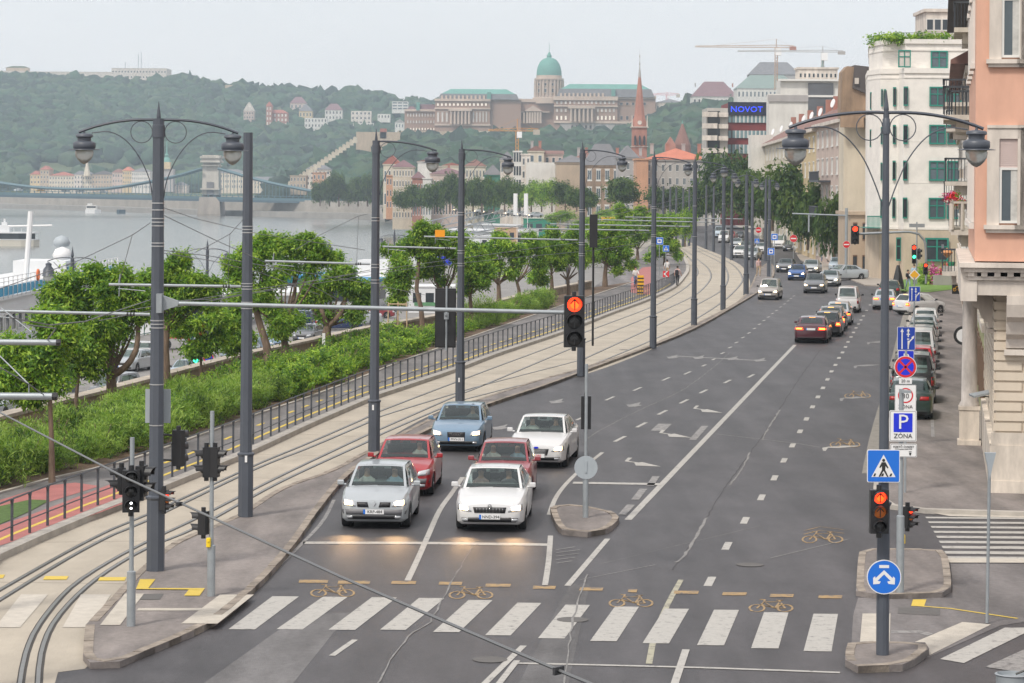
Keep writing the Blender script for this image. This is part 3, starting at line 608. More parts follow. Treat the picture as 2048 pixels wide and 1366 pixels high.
# ================= STREET FURNITURE =================
M_post=mat('grey_post_paint',(.075,.085,.105),.42,var=.08,vs=2,spec=.5)
M_band=mat('steel_band',(.55,.55,.55),.35,metal=.9,var=.05)
M_galv=mat('galvanised_steel',(.33,.36,.38),.45,metal=.35,var=.12,vs=4)
M_blk=mat('signal_black',(.018,.018,.02),.4,var=.1)
M_glassb=mat('lamp_glass',(.62,.62,.58),.18,var=0,trans=.55); 
M_sgrey=mat('sign_back_grey',(.36,.40,.43),.5,var=.05)
M_white=mat('sign_white',(.78,.78,.78),.45,var=.03); M_blue=mat('sign_blue',(.012,.16,.66),.4,var=.03); M_pblue=mat('parking_blue',(.01,.03,.62),.4,var=.03)
M_dblue=mat('lane_sign_blue',(.015,.06,.42),.4,var=.03); M_sred=mat('sign_red',(.62,.02,.03),.4,var=.03); M_sblk=mat('sign_black',(.02,.02,.02),.5,var=0); M_syel=mat('sign_yellow',(.8,.42,.02),.4,var=.03)
def lantern(parent,x,z,s=1.0,name='lantern'):
    b=MB(); b.m(0).lathe([(.02,0),(.03,-.09),(.17,-.12),(.20,-.15),(.20,-.22),(.16,-.25),(.155,-.36),(.24,-.41),(.26,-.44),(.26,-.60),(.24,-.64),(.36,-.665),(.365,-.68),(.2,-.69)],18)
    h=b.build(name,[M_post],parent,(x,0,z),smooth=50); h.scale=(s*1.12,s*1.12,s*.73)
    b=MB(); b.lathe([(.20,-.685),(.215,-.76),(.20,-.90),(.155,-1.02),(.08,-1.13),(.01,-1.18)],18); b.build('lamp_glass',[M_glassb],h,smooth=60); return h
def lamp_post(px,py,ty,label,kind='double',r0=.205,r1=.125,z=.12,collar=1.6,reach=1.76,group='tall grey lamp posts along the tram line',name='lamp_post',bands=(),ls=1.0,seed=0,oct=8):
    B=G(px,py,z); Y=B.y; H=ztop(px,ty,Y)-z
    r_=thing(name,B,label,'lamp post' if kind!='none' else 'post',group)
    b=MB(); b.m(0).lathe([(r0,-.1),(r0,collar-.05),(r0+.03,collar),(r0+.03,collar+.03),(r0*.82,collar+.06),(r1,H)],oct,ph=PI/8); b.build('pole',[M_post],r_)
    for bz in bands:
        rr=r0*.82+(r1-r0*.82)*(bz-collar)/(H-collar)+.008; b=MB(); b.lathe([(rr,-.012),(rr,.012)],10); b.build('steel_band',[M_band],r_,(0,0,bz))
    if kind!='none':
        b=MB(); b.lathe([(r1+.015,-.02),(r1+.015,.25),(r1*.5,.3),(.015,.34),(.05,.42),(.045,.48),(.005,.78)],10); b.build('finial',[M_post],r_,(0,0,H-.40),smooth=40)
        for sgn in ([-1,1] if kind=='double' else [1]):
            b=MB(); P=[(sgn*reach*t,0,H-.03+.06*math.sin(t*1.2)-.34*t**2.2) for t in [i/10 for i in range(11)]]
            b.tube(P,.034,6)
            c=[(sgn*(.30+r1+.24*math.cos(a)-.05),0,H-.30+.24*math.sin(a)) for a in [i*PI/10 for i in range(21)]]; b.tube(c,.011,5,cap=False)
            q=smooth([Vector((sgn*reach*.84,0,H-.33)),Vector((sgn*reach*.62,0,H-.30)),Vector((sgn*reach*.42,0,H-.47)),Vector((sgn*reach*.24,0,H-.85)),Vector((sgn*reach*.11,0,H-1.35)),Vector((sgn*r1,0,H-1.75))],.1); b.tube(q,.013,5)
            arm=b.build('lamp_arm',[M_post],r_,smooth=60)
            lantern(r_,sgn*reach*.93,P[9][2]-.03,ls*.86)
    return r_
nb=(3.2,4.1,5.35,5.43,5.51,7.15,7.22,7.6,7.68,7.76,7.95,8.1)
LP=[]
p1_=lamp_post(311,1140,237,'tall double-armed lamp post nearest the camera on the left, carrying the long signal arm','double',bands=nb,z=.13)
lamp_post(491,1033,265,'plain tall grey post without lamps right of the double-armed post','none',r0=.20,name='catenary_post',group='grey posts along the tram line',bands=(5.35,5.43,5.51,5.85,5.92,5.99,7.3,7.38,7.46))
for i,(x,by,ty,lb) in enumerate(((748,902,281,'single-armed lamp post behind the red and silver hatchbacks'),(920,806,298,'single-armed lamp post directly behind the blue hatchback'),(1162,748,299,'single-armed lamp post just right of the hanging red signal'),(1306,693,314,'single-armed lamp post beside the tram stop signs'),(1388,650,323,'single-armed lamp post at the bend of the tram tracks'),(1446,617,337,'single-armed lamp post near the end of the long kerb'),(1492,588,350,'lamp post at the far tip of the tram island'),(1538,553,360,'lamp post beside the distant bus stop sign'))):
    lamp_post(x,by,ty,lb,'single' if i<5 else 'double',bands=(5.4,5.5,5.9,6.0,7.4,7.5) if i<4 else (5.5,7.4),r0=.2 if i<6 else .23,reach=1.95 if i<5 else .8)
rp=lamp_post(1765,1308,222,'slender double-armed lamp post on the right island carrying the blue arrow sign','double',r0=.118,r1=.055,z=.14,collar=2.75,reach=1.78,group=None,ls=1.0,oct=12)
# far tram-line masts
for i,(x,by,ty) in enumerate(((1326,505,372),(1340,500,374),(1352,498,376),(1366,494,376),(1378,492,377),(1412,498,370),(1427,503,372),(1463,520,362),(1504,535,362),(1531,522,358))):
    B=G(x,by,0); H=ztop(x,ty,B.y)
    b=MB(); b.lathe([(.2,0),(.19,2),(.13,H)],8); o=b.build('catenary_post',[M_post],None,B); tag(o,'distant grey catenary post on the curve of the tram line','post','distant catenary posts')
# catenary brackets
def tube_thing(name,p0,p1,r,m,label,cat,group=None,extra=None):
    r_=thing(name,p0,label,cat,group); b=MB(); d=Vector(p1)-Vector(p0); b.tube([(0,0,0),d],r,10); b.build('tube',[m],r_,smooth=60)
    if extra: extra(r_,d)
    return r_
def brk(x0,y0,x1,y1,Y,lab,Y1=None):
    a=at(x1,y1,Y); c=at(x0,y0,Y1 or Y)
    def ex(r_,d):
        b=MB(); b.lathe([(.028,0),(.045,.02),(.045,.05),(.028,.07),(.045,.09),(.045,.12),(.028,.14),(.045,.16),(.045,.19),(.028,.21)],8); q=b.build('insulator',[M_blk],r_); q.rotation_euler=(0,-PI/2 if d.x<0 else PI/2,0); q.location=d*.08
        b=MB(); e=d*.93; b.tube([e,e+Vector((.05,0,.28)),e+Vector((.02,0,-.3))],.012,5); b.tube([e+Vector((.0,0,-.1)),e+Vector((.7,0,-.16))],.012,5); b.build('wire_clamp',[M_galv],r_)
    tube_thing('catenary_bracket',a,c,.038,M_galv,lab,'bracket arm','catenary bracket tubes',ex)
Yp=[G(x,y,.12).y for x,y in ((311,1140),(491,1033),(748,902),(920,806),(1162,748),(1306,693),(1388,650),(1446,617),(1492,588))]
brk(-60,621,300,629,Yp[0],'grey bracket tube reaching left from the double-armed post')
brk(218,569,482,573,Yp[1],'grey bracket tube reaching left from the lampless post')
brk(530,522,740,528,Yp[2],'grey bracket tube above the low wall, third from the left')
brk(765,493,912,497,Yp[3],'grey bracket tube below the small orange box')
brk(848,473,1155,480,Yp[4],'long grey bracket tube left of the hanging red signal')
brk(1040,457,1298,461,Yp[5],'grey bracket tube reaching left before the tram stop signs')
brk(1100,448,1380,453,Yp[6],'grey bracket tube at the tram bend, nearer one')
brk(1180,439,1438,445,Yp[7],'grey bracket tube at the tram bend, farther one')
brk(1250,434,1485,438,Yp[8],'farthest grey bracket tube over the tram bend')
for (x0,y0,x1,Y) in ((-160,683,119,52),(-160,791,112,44)):
    a=at(x0,y0,Y); c=at(x1,y0+2,Y); r_=thing('catenary_bracket',(a.x,a.y,a.z),'capped grey bracket tube entering from the left edge, %s one'%('upper' if Y>50 else 'lower'),'bracket arm','catenary bracket tubes')
    b=MB(); b.tube([(0,0,0),c-a],.06,10); b.build('tube',[M_galv],r_,smooth=60); b=MB(); b.tube([(c-a)-Vector((.06,0,0)),(c-a)+Vector((.02,0,0))],.066,10); b.build('end_cap',[M_blk],r_)
    d=c-a; b=MB(); b.tube([d*.8,d*.8+Vector((0,0,.2)),d*.2+Vector((0,.4,1.4))],.012,5); b.build('stay_wire',[M_galv],r_)
    b=MB(); b.lathe([(.2,-a.z),(.12,3.5)],8); o=b.build('catenary_post',[M_post],None,(a.x,a.y,a.z)); tag(o,'grey catenary post just outside the left edge, %s one'%('farther' if Y>50 else 'nearer'),'post')
b=MB(); b.box((0,0,0),(.85,.3,.55)); o=b.build('orange_box',[mat('orange_plastic',(.85,.33,.01),.5,var=.03)],None,at(880,468,Yp[4]-.0)); 
o.scale=(.45,.6,.5); o.location=at(880,467,Yp[3]); tag(o,'small orange box fixed on top of a bracket tube','marker box')
# the long mast arm with its signal
def tag_arm(r_,d):
    b=MB(); b.box((-.02,-.05,0),(.12,.3,.42)); b.prismY([(.04,-.17),(.04,.17),(.38,.05),(.38,-.05)],-.06,.06); b.build('mounting_bracket',[M_galv],r_)
    b=MB(); 
    for k in range(1,7): b.lathe([(.052,-.01),(.052,.01)],8,c=(0,0,0))
a=at(322,606,Yp[0]-.2); c=at(1132,625,Yp[0]-.2)
tube_thing('signal_mast_arm',a,c,.047,M_galv,'long horizontal galvanised arm holding the hanging red signal','mast arm',None,tag_arm)
# ---- signals ----
M_lr=mat('signal_red_lit',(.9,.05,.02),.4,var=0,emit=(1,.045,.012),es=2.4); M_ly=mat('signal_orange_core',(1,.25,.02),.4,var=0,emit=(1,.07,.008),es=2.6)
M_lo=mat('signal_off',(.03,.03,.03),.25,var=0); M_lg=mat('signal_green_lit',(.02,.8,.35),.4,var=0,emit=(.05,1,.45),es=3); M_lw=mat('signal_white_lit',(1,1,1),.4,var=0,emit=(1,1,1),es=5); M_am=mat('signal_amber_dim',(.25,.09,.02),.4,var=0,emit=(.5,.12,.02),es=.25)
M_arrow=mat('signal_arrow_mask',(.08,.01,.01),.5,var=0)
def signal(px,py,Y,wpx,hpx,label,lit=(0,),n=3,rz=0,col=None,arrow=False,board=0,off_m=None,group=None,bracket=None,name='traffic_light'):
    s=Y/F; W=wpx*s; H=hpx*s; p=at(px,py,Y)
    r_=thing(name,p,label,'traffic light',group,rz)
    b=MB(); b.box((0,.0,0),(W,.16,H)); 
    if board: b.box((0,.09,0),(W+board*2,.02,H+board*2))
    b.tube([(0,.0,H/2),(0,0,H/2+.09)],.05,8); b.tube([(0,0,-H/2-.08),(0,0,-H/2)],.05,8); b.build('housing',[M_blk],r_)
    R0=min(W*.42,H/n*.43)
    for i in range(n):
        z=H/2-(i+.5)*H/n; l=i in lit
        b=MB(); b.lathe([(R0,0),(R0*.95,.02),(R0*.6,.045),(.004,.055)],20); m=(M_lo if col=='dots' else (col or M_lr)) if l else (M_am if (off_m and i==1) else M_lo)
        e=b.build('lens',[m],r_,(0,-.08,z),smooth=60); e.rotation_euler=(R(90),0,0)
        if l and col=='dots':
            b=MB(); b.lathe([(R0*.22,0),(.003,.02)],10,c=(0,R0*.4,.045)); b.lathe([(R0*.22,0),(.003,.02)],10,c=(0,-R0*.4,.045)); b.build('white_dots',[M_lw],e)
        if arrow:
            b=MB(); t=R0*.16; b.box((0,-.062,-.05*R0),(t,.006,R0*1.5)); 
            for sx in(-1,1):
                q=Matrix.Rotation(sx*R(45),3,'Y'); b.box((sx*R0*.28,-.062,R0*.42),(t,.006,R0*.85),M=Matrix.Rotation(-sx*R(42),3,'Y'))
            b.build('lens_arrow',[M_arrow if l else M_blk],e); e.children[0].rotation_euler=(R(-90),0,0)
            if l:
                b=MB(); b.lathe([(R0*.62,0.0),(R0*.5,.012),(.003,.014)],18); k=b.build('lens_glow',[M_ly],e,(0,0,.042),smooth=60)
        b=MB(); V=[];nn=14
        for j in range(nn+1):
            a_=-.25+(PI+.5)*j/nn; 
            for (yy,rr) in ((0,R0*1.08),(-.24+.10*abs(math.cos(a_)),R0*1.1)): V.append((rr*math.cos(a_),yy,rr*math.sin(a_)))
        b.add(V,[(2*j,2*j+2,2*j+3,2*j+1) for j in range(nn)]); vs=b.build('visor',[M_blk],r_,(0,-.08,z)); md=vs.modifiers.new('s','SOLIDIFY'); md.thickness=.008
    if bracket: b=MB(); b.tube([(0,.02,H*.35),(bracket,.05,H*.35)],.025,6); b.tube([(0,.02,-H*.35),(bracket,.05,-H*.35)],.025,6); b.build('mounting_bracket',[M_blk],r_)
    return r_
signal(1148,643,Yp[0]-.35,40,103,'large three-lamp signal with lit red arrow hanging from the long arm',(0,),3,R(4),arrow=True)
def gpole(px,py,ty,label,r=.045,rb=.085,hb=1.05,z=.12,name='signal_pole',group=None,cat='signal pole',m=None):
    B=G(px,py,z); H=ztop(px,ty,B.y)-z; r_=thing(name,B,label,cat,group)
    b=MB(); b.lathe([(r,0),(r,H)],12); b.build('pole',[m or M_galv],r_,smooth=50)
    if hb: b=MB(); b.lathe([(rb,-.08),(rb,hb),(r+.005,hb+.02)],12); b.build('base_sleeve',[m or M_galv],r_,smooth=50)
    return r_,B.y
_,Ya=gpole(262,1252,875,'galvanised signal pole standing at the near tip of the tram island')
signal(262,982,Ya-.15,34,84,'black signal with a lit white lamp on the near tip pole',(2,),3,R(10),col='dots')
signal(283,962,Ya+.05,30,62,'black signal turned right on the near tip pole',(),2,R(80))
signal(243,958,Ya+.12,22,46,'black signal turned left on the near tip pole',(),2,R(-80))
_,Yb_=gpole(422,1192,822,'galvanised signal pole with yellow push box beside the second crossing kerb')
signal(430,924,Yb_-.02,20,60,'small black signal turned right high on the yellow-boxed pole',(),2,R(80)); signal(413,924,Yb_,20,60,'small black signal turned left high on the yellow-boxed pole',(),2,R(-80))
signal(407,1046,Yb_-.02,20,46,'small black signal turned left low on the yellow-boxed pole',(),2,R(-110),bracket=None)
def pushbox(px,py,Y,lab):
    b=MB(); b.box((0,0,0),(.09,.10,.2)); b.box((0,-.06,.03),(.04,.03,.05)); o=b.build('push_button_box',[mat('yellow_plastic',(.85,.6,.02),.4,var=.03)],None,at(px,py,Y)); tag(o,lab,'push button')
    md=o.modifiers.new('b','BEVEL'); md.width=.02
pushbox(417,1085,Yb_-.08,'yellow pedestrian push box on the left signal pole'); 
signal(357,896,Yp[0]+.1,22,72,'black signal seen from behind, bracketed to the double-armed post',(),3,R(150),bracket=.45)
signal(328,1000,Yp[0]-.3,14,40,'small signal with red lit lamp on the double-armed post',(0,),3,R(62),off_m=1)
signal(1758,1023,G(1765,1308,.14).y-.35,37,87,'black signal with lit red arrow on the slender lamp post',(0,),3,R(2),arrow=True,off_m=1)
signal(1815,1034,56.6,17,42,'small red lit signal on the galvanised sign pole',(0,),3,R(48),off_m=1)
pushbox(1806,1078,56.6,'yellow pedestrian push box on the right sign pole')
_,Yc=gpole(1171,1034,728,'galvanised pole with grey round sign back on the kerbed middle island',r=.042,rb=.075,hb=1.35,z=.14)
signal(1172,825,Yc+.15,20,66,'dark signal seen from behind on the middle island pole',(),3,PI)
b=MB(); b.lathe([(.3,-.01),(.3,.01)],28); b.box((0,.02,.02),(.05,.3,.02)); o=b.build('round_sign',[M_sgrey],None,at(1172,935,Yc-.07)); o.rotation_euler=(R(90),0,0); tag(o,'grey back of a round sign on the middle island pole','sign')
# big black signal back on the arm beyond the trees
b=MB(); b.box((0,0,0),(.62,.08,1.75)); b.box((0,-.02,0),(.55,.12,1.65)); o=b.build('signal_backing_board',[M_blk],None,at(891,636,Yp[0]+.25)); tag(o,'tall black signal backing board seen from behind on the long arm','signal back board')
b=MB(); b.tube([(0,0,-1.0),(0,0,.9)],.03,8); b.box((0,-.03,.02),(.14,.06,.2)); b.m(0); o2=b.build('clamp_tube',[M_galv],o,(.03,-.1,.05)); 
b=MB(); b.tube([(0,0,0),(0,-.33,-.1)],.03,8); b.build('arm_clamp',[M_galv],o,(.03,-.05,.17)); o.scale=(.75,1,.75)
# dark signal at (1187,455)
Yd=120; b=MB(); b.box((0,0,0),(.36,.25,1.5)); b.tube([(0,0,-.7),(0,.0,-5.2)],.05,8); o=b.build('pole_mounted_signal',[M_blk],None,at(1187,462,Yd)); tag(o,'dark signal back on a thin pole right of the fifth lamp post','signal back')
# ---- signs ----
def disc(b,r,y,mi,n=32,z=0,x=0): b.m(mi).add([(x+r*math.cos(2*PI*i/n),y,z+r*math.sin(2*PI*i/n)) for i in range(n)],[tuple(range(n))])
def rrect(b,w,h,y,mi,rad=.03,x=0,z=0):
    P=[]
    for cx,cz,a0 in ((w/2-rad,h/2-rad,0),(-w/2+rad,h/2-rad,90),(-w/2+rad,-h/2+rad,180),(w/2-rad,-h/2+rad,270)):
        for k in range(5): a=R(a0+k*22.5); P.append((x+cx+rad*math.cos(a),z+cz+rad*math.sin(a)))
    b.m(mi).prismY(P,y,y+.004)
def pol(b,pts,y,mi): b.m(mi).add([(p[0],y,p[1]) for p in pts],[tuple(range(len(pts)))])
def sign(name,loc,label,face,mats,back=None,group=None,rz=0,cat='sign'):
    r_=thing(name,loc,label,cat,group,rz); b=MB(); face(b); b.build('sign_face',mats,r_)
    b=MB(); b.box((0,.03,0),(.16,.03,.04)); b.build('sign_clamp',[M_galv],r_); return r_
SM=[M_white,M_blue,M_sblk,M_sred,M_dblue,M_pblue,M_syel]
Yr=G(1765,1308,.14).y-.16; k=Yr/F
def f_arrows(b):
    r=.315; b.m(0).lathe([(r,-.006),(r,.006)],40); V=b.v; 
    for i in range(len(V)): V[i]=(V[i][0],V[i][2],V[i][1])
    disc(b,.298,-.008,1,40)
    for s in(-1,1): pol(b,[(s*x,z) for x,z in [(0,.126),(0,.05),(.118,-.069),(.06,-.08),(.082,-.124),(.197,-.133),(.20,-.018),(.165,.015),(.155,-.02)]],-.011,0)
    pol(b,[(-.09,.165),(.09,.165),(.09,.22),(-.09,.22)],-.011,0)
sign('direction_sign',at(1768,1154,Yr),'round blue sign with two white arrows pointing down left and right',f_arrows,SM)
def f_ped(b):
    rrect(b,.60,.60,0,0); rrect(b,.57,.57,-.006,1,.02); pol(b,[(-.22,-.2),(.22,-.2),(0,.21)],-.008,0)
    disc(b,.028,-.012,2,14,z=.105)
    pol(b,[(-.035,.07),(.035,.07),(.09,-.03),(.075,-.045),(.035,.0),(.03,-.07),(.09,-.19),(.065,-.195),(0,-.085),(-.06,-.195),(-.09,-.19),(-.03,-.07),(-.03,.0),(-.06,-.035),(-.078,-.025)],-.012,2)
    for x in (-.165,-.02,.13): pol(b,[(x-.025,-.185),(x+.012,-.185),(x+.03,-.135),(x,-.135)],-.0125,2)
sign('pedestrian_crossing_sign',at(1767,932,Yr),'square blue pedestrian crossing sign with a walking figure on the slender lamp post',f_ped,SM)
_,Ys=gpole(1800,1183,778,'galvanised sign pole carrying the parking zone signs on the right island',r=.05,rb=.085,hb=1.6,z=.12,name='sign_pole',cat='sign pole'); Ys-=.08
def f_P(b): rrect(b,.58,.66,0,0,.03); rrect(b,.55,.63,-.006,2,.03); rrect(b,.535,.615,-.008,0,.025); rrect(b,.40,.40,-.011,5,.005,z=.07)
s1=sign('parking_zone_sign',at(1806,852,Ys),'white sign with a blue P square above the word ZÓNA',f_P,SM)
text('letter','P',.44,M_white,s1,(.0,-.018,.075),(R(90),0,0),1.05); text('lettering','ZÓNA',.135,M_sblk,s1,(0,-.014,-.215),(R(90),0,0),1.0)
def f_F(b): rrect(b,.57,.29,0,0,.03); rrect(b,.545,.27,-.006,2,.03); rrect(b,.53,.255,-.008,0,.025); pol(b,[(.115,-.045),(.165,-.045),(.155,-.1),(.125,-.1)],-.014,2); pol(b,[(.11,-.03),(.17,-.03),(.17,-.018),(.11,-.018)],-.014,2)
s2=sign('parking_hours_sign',at(1807,901,Ys),'small white plate reading FIZETŐ ÖVEZET with a ticket machine symbol',f_F,SM)
text('lettering','FIZETŐ ÖVEZET',.062,M_sblk,s2,(0,-.014,.075),(R(90),0,0)); text('lettering','Munkanapokon 08:00-18:00',.032,M_sblk,s2,(0,-.014,.03),(R(90),0,0)); 
def f_no(b):
    b.m(0).lathe([(.33,-.006),(.33,.006)],40); V=b.v
    for i in range(len(V)): V[i]=(V[i][0],V[i][2],V[i][1])
    disc(b,.315,-.008,3,40); disc(b,.245,-.010,5,40)
    for s in(-1,1):
        c=.19; t=.022; pol(b,[(-c-t,s*(-c+t)),(-c+t,s*(-c-t)),(c+t,s*(c-t)),(c-t,s*(c+t))],-.013,3)
Yn=75.; kk=Yn/F
gp2,_=gpole(1810,985,700,'thin pole behind the parking zone signs carrying the no stopping disc',r=.035,hb=0,z=.11,name='sign_pole',cat='sign pole')
Yn=gp2.location.y-.06
s=sign('no_stopping_sign',at(1811,734,Yn),'round red and blue no stopping sign with a red cross',f_no,SM); s.scale=(.95,1,.95)
def f_20(b): rrect(b,.36,.16,0,0,.01)
s=sign('distance_plate',at(1811,762,Yn),'tiny white plate reading 20 m under the no stopping disc',f_20,SM); text('lettering','20 m',.12,M_sblk,s,(0,-.012,0),(R(90),0,0))
def f_30(b):
    rrect(b,.60,.74,0,0,.03); rrect(b,.585,.725,-.005,2,.03); rrect(b,.575,.715,-.0065,0,.03); disc(b,.215,-.010,3,36,z=.07); disc(b,.175,-.0115,0,36,z=.07)
s=sign('speed_zone_sign',at(1811,796,Yn),'white sign with a red ring above the word ZÓNA behind a pole top',f_30,SM); text('lettering','30',.2,M_sblk,s,(0,-.018,.05),(R(90),0,0)); text('lettering','ZÓNA',.14,M_sblk,s,(0,-.016,-.25),(R(90),0,0)); 
def camera_top():
    r_=thing('signal_bracket',at(1808,785,Ys-.05),'small grey bracket capping the parking zone sign pole','bracket'); b=MB(); b.box((.05,0,.02),(.2,.1,.06)); b.build('bracket_plate',[M_galv],r_)
camera_top()
def f_lane(b):
    rrect(b,.60,.78,0,0,.03); rrect(b,.57,.75,-.006,4,.025)
    pol(b,[(-.16,-.35),(-.12,-.35),(-.12,.22),(-.085,.22),(-.14,.34),(-.195,.22),(-.16,.22)],-.01,0)
    pol(b,[(.045,-.35),(.085,-.35),(.085,-.09),(.19,.02),(.165,.045),(.265,.10),(.245,0.0),(.22,-.01),(.12,-.115)][::-1],-.01,0)
    pol(b,[(.045,-.35),(.085,-.35),(.085,-.07),(.045,-.07)],-.0105,0); pol(b,[(.03,-.04),(.1,-.04),(.1,.0),(.03,.0)],-.010,0)
    pol(b,[(.045,.05),(.085,.05),(.085,.24),(.12,.24),(.065,.34),(.01,.24),(.045,.24)],-.01,0); pol(b,[(.01,.12),(.12,.12),(.12,.16),(.01,.16)],-.012,0)
Yl=88.; s=sign('lane_direction_sign',at(1812.5,677,Yl),'nearer blue lane direction sign with white arrows',f_lane,SM,group='lane direction signs')
b=MB(); b.tube([(0,.04,.3),(0,.04,-3.4)],.035,8); b.build('pole',[M_galv],s)
s=sign('lane_direction_sign',at(1829,588,132.),'smaller, farther blue lane direction sign',f_lane,SM,group='lane direction signs'); b=MB(); b.tube([(0,.04,.9),(0,.04,-3.2)],.04,8); b.build('pole',[M_galv],s); s.scale=(.95,1,.95)
def f_P2(b): rrect(b,.50,.5,0,0,.02); rrect(b,.47,.47,-.006,5,.02)
s=sign('parking_sign',at(1812,717,82.),'blue parking sign mostly hidden behind the no stopping disc',f_P2,SM); text('letter','P',.4,M_white,s,(0,-.014,0),(R(90),0,0))
def f_dia(b): 
    pol(b,[(-.42,0),(0,-.42),(.42,0),(0,.42)],-.004,0); pol(b,[(-.33,0),(0,-.33),(.33,0),(0,.33)],-.008,6); b.m(0).prismY([(-.42,0),(0,-.42),(.42,0),(0,.42)],-.002,.004)
s=sign('priority_road_sign',at(1829,550,170.),'yellow diamond priority sign in front of the flower bed',f_dia,SM); b=MB(); b.tube([(0,.04,.1),(0,.04,-3.6)],.04,8); b.build('pole',[M_galv],s); s.scale=(.9,1,.9)
def noentry(px,py,Y,lab,r=.3,h=2.2):
    def f(b):
        b.m(0).lathe([(r,-.006),(r,.006)],24); V=b.v
        for i in range(len(V)): V[i]=(V[i][0],V[i][2],V[i][1])
        disc(b,r*.95,-.01,3,24); pol(b,[(-r*.7,-r*.15),(r*.7,-r*.15),(r*.7,r*.15),(-r*.7,r*.15)],-.014,0)
    s=sign('no_entry_sign',at(px,py,Y),lab,f,SM); b=MB(); b.tube([(0,.04,r),(0,.04,-h)],.035,6); b.build('pole',[M_galv],s)
noentry(1587,477,290,'no entry sign in front of the distant parked cars',.42); noentry(1693,489,240,'no entry sign on the pole of the distant red signal',.33,2.6); noentry(1517,460,330,'small no entry sign before the dark street trees',.38)
def f_bus(b): rrect(b,.9,.9,0,0,.03); rrect(b,.84,.84,-.006,1,.03); rrect(b,.52,.52,-.01,0,.04); rrect(b,.3,.2,-.016,4,.04)
for x,y,Y,l in ((1319,482,200,'blue tram stop sign beside the fourth single-armed lamp post'),(1549,474,262,'blue stop sign above the distant lamp post'),(1542,503,255,'lower blue stop sign on the distant lamp post')):
    s=sign('stop_sign',at(x,y,Y),l,f_bus,SM,group='blue tram stop signs'); s.scale=(.62,1,.62) if Y<230 else (.75,1,.75); b=MB(); b.tube([(0,.04,.3),(0,.04,-4.2)],.05,6); b.build('pole',[M_galv],s)
for x,y,Y,l in ((1332,497,214,'small blue crossing sign right of the tram stop sign'),(1514,482,280,'distant blue crossing sign before the street trees')):
    s=sign('pedestrian_crossing_sign',at(x,y,Y),l,f_ped,SM); s.scale=(.85,1,.85); b=MB(); b.tube([(0,.04,.2),(0,.04,-3.0)],.04,6); b.build('pole',[M_galv],s)
def f_chev(b): rrect(b,.62,.62,0,3,.02); pol(b,[(-.24,0),(.05,.28),(.2,.28),(-.08,0),(.2,-.28),(.05,-.28)],-.01,0)
s=sign('chevron_sign',at(1332,548,222),'red and white chevron board pointing left by the tram bend',f_chev,SM); s.scale=(.85,1,.85)
# thin pole at right with small camera head, and the bollard top at the lower right
B=G(1974,1246,.02); r_=thing('thin_pole',B,'thin tall grey pole with a small triangular head on the right pavement','pole'); H=ztop(1978,910,B.y)
b=MB(); b.tube([(0,0,0),(.03,0,H)],.032,10); b.build('pole',[M_galv],r_,smooth=60); b=MB(); b.prismY([(-.1,.28),(.12,.28),(.05,0),(.0,-.25),(-.04,0)],-.05,.05); b.build('pole_head',[M_sgrey],r_,(.03,0,H-.25))
B=G(2025,1420,0); r_=thing('litter_bin',(B.x,B.y,0),'grey metal bin top cut off at the lower right corner','bin'); Hb=ztop(2025,1348,B.y)
b=MB(); b.lathe([(.27,0),(.28,Hb-.02),(.30,Hb),(.26,Hb+.01),(.25,Hb-.05)],20); b.build('bin_body',[M_galv],r_,smooth=40); b=MB(); b.tube([(.05,0,Hb),(.2,0,Hb+.06),(.5,.05,Hb+.03)],.02,6); b.build('bin_handle',[M_blk],r_)
# small park signals at far right corner
r_,Yq=gpole(1692,556,416,'grey post with a side arm standing before the corner house',r=.14,hb=0,z=.1,name='tram_mast',cat='post')
b=MB(); b.tube([(0,0,0),(-5.2,0,.15)],.07,8); b.tube([(-3.6,0,.05),(-3.6,0,-1.6)],.09,6); b.build('side_arm',[M_galv],r_,(0,0,ztop(1692,431,Yq)-.1))
a=at(1698,466,222.); r_=thing('signal_mast_arm',at(1852,560,222.),'curved grey signal arm bending over the side road by the flower bed','mast arm')
base=at(1852,560,222.); P=[(0,0,-.3)]+[at(x,y,222.)-base for x,y in ((1852,500),(1848,480),(1838,468),(1820,464),(1780,465),(1716,468))]; b=MB(); b.tube(smooth(P,.4),.1,8); b.build('tube',[M_galv],r_,smooth=60)
signal(1710,470,221.5,16,36,'distant red lit signal at the end of the curved arm',(0,),3,0,board=.0)
signal(1828,500,221.,9,20,'distant red lit signal beside the flower bed, left one',(0,),2,0); signal(1828,518,221.,8,18,'distant green lit signal beside the flower bed',(0,),2,0,col=M_lg); signal(1851,538,221.,9,22,'distant red lit signal beside the flower bed, right one',(0,),3,0)
signal(1838,508,221.2,9,20,'dark distant signal between the lit ones by the flower bed',(),2,R(60))
b=MB(); b.tube([(0,0,0),(0,0,5.2)],.06,8); b.box((0,-.03,4.9),(1.3,.04,.3)); o=b.build('name_plate_pole',[M_galv],None,at(1833,568,222.)); tag(o,'slim pole with a white name plate beside the flower bed','pole')
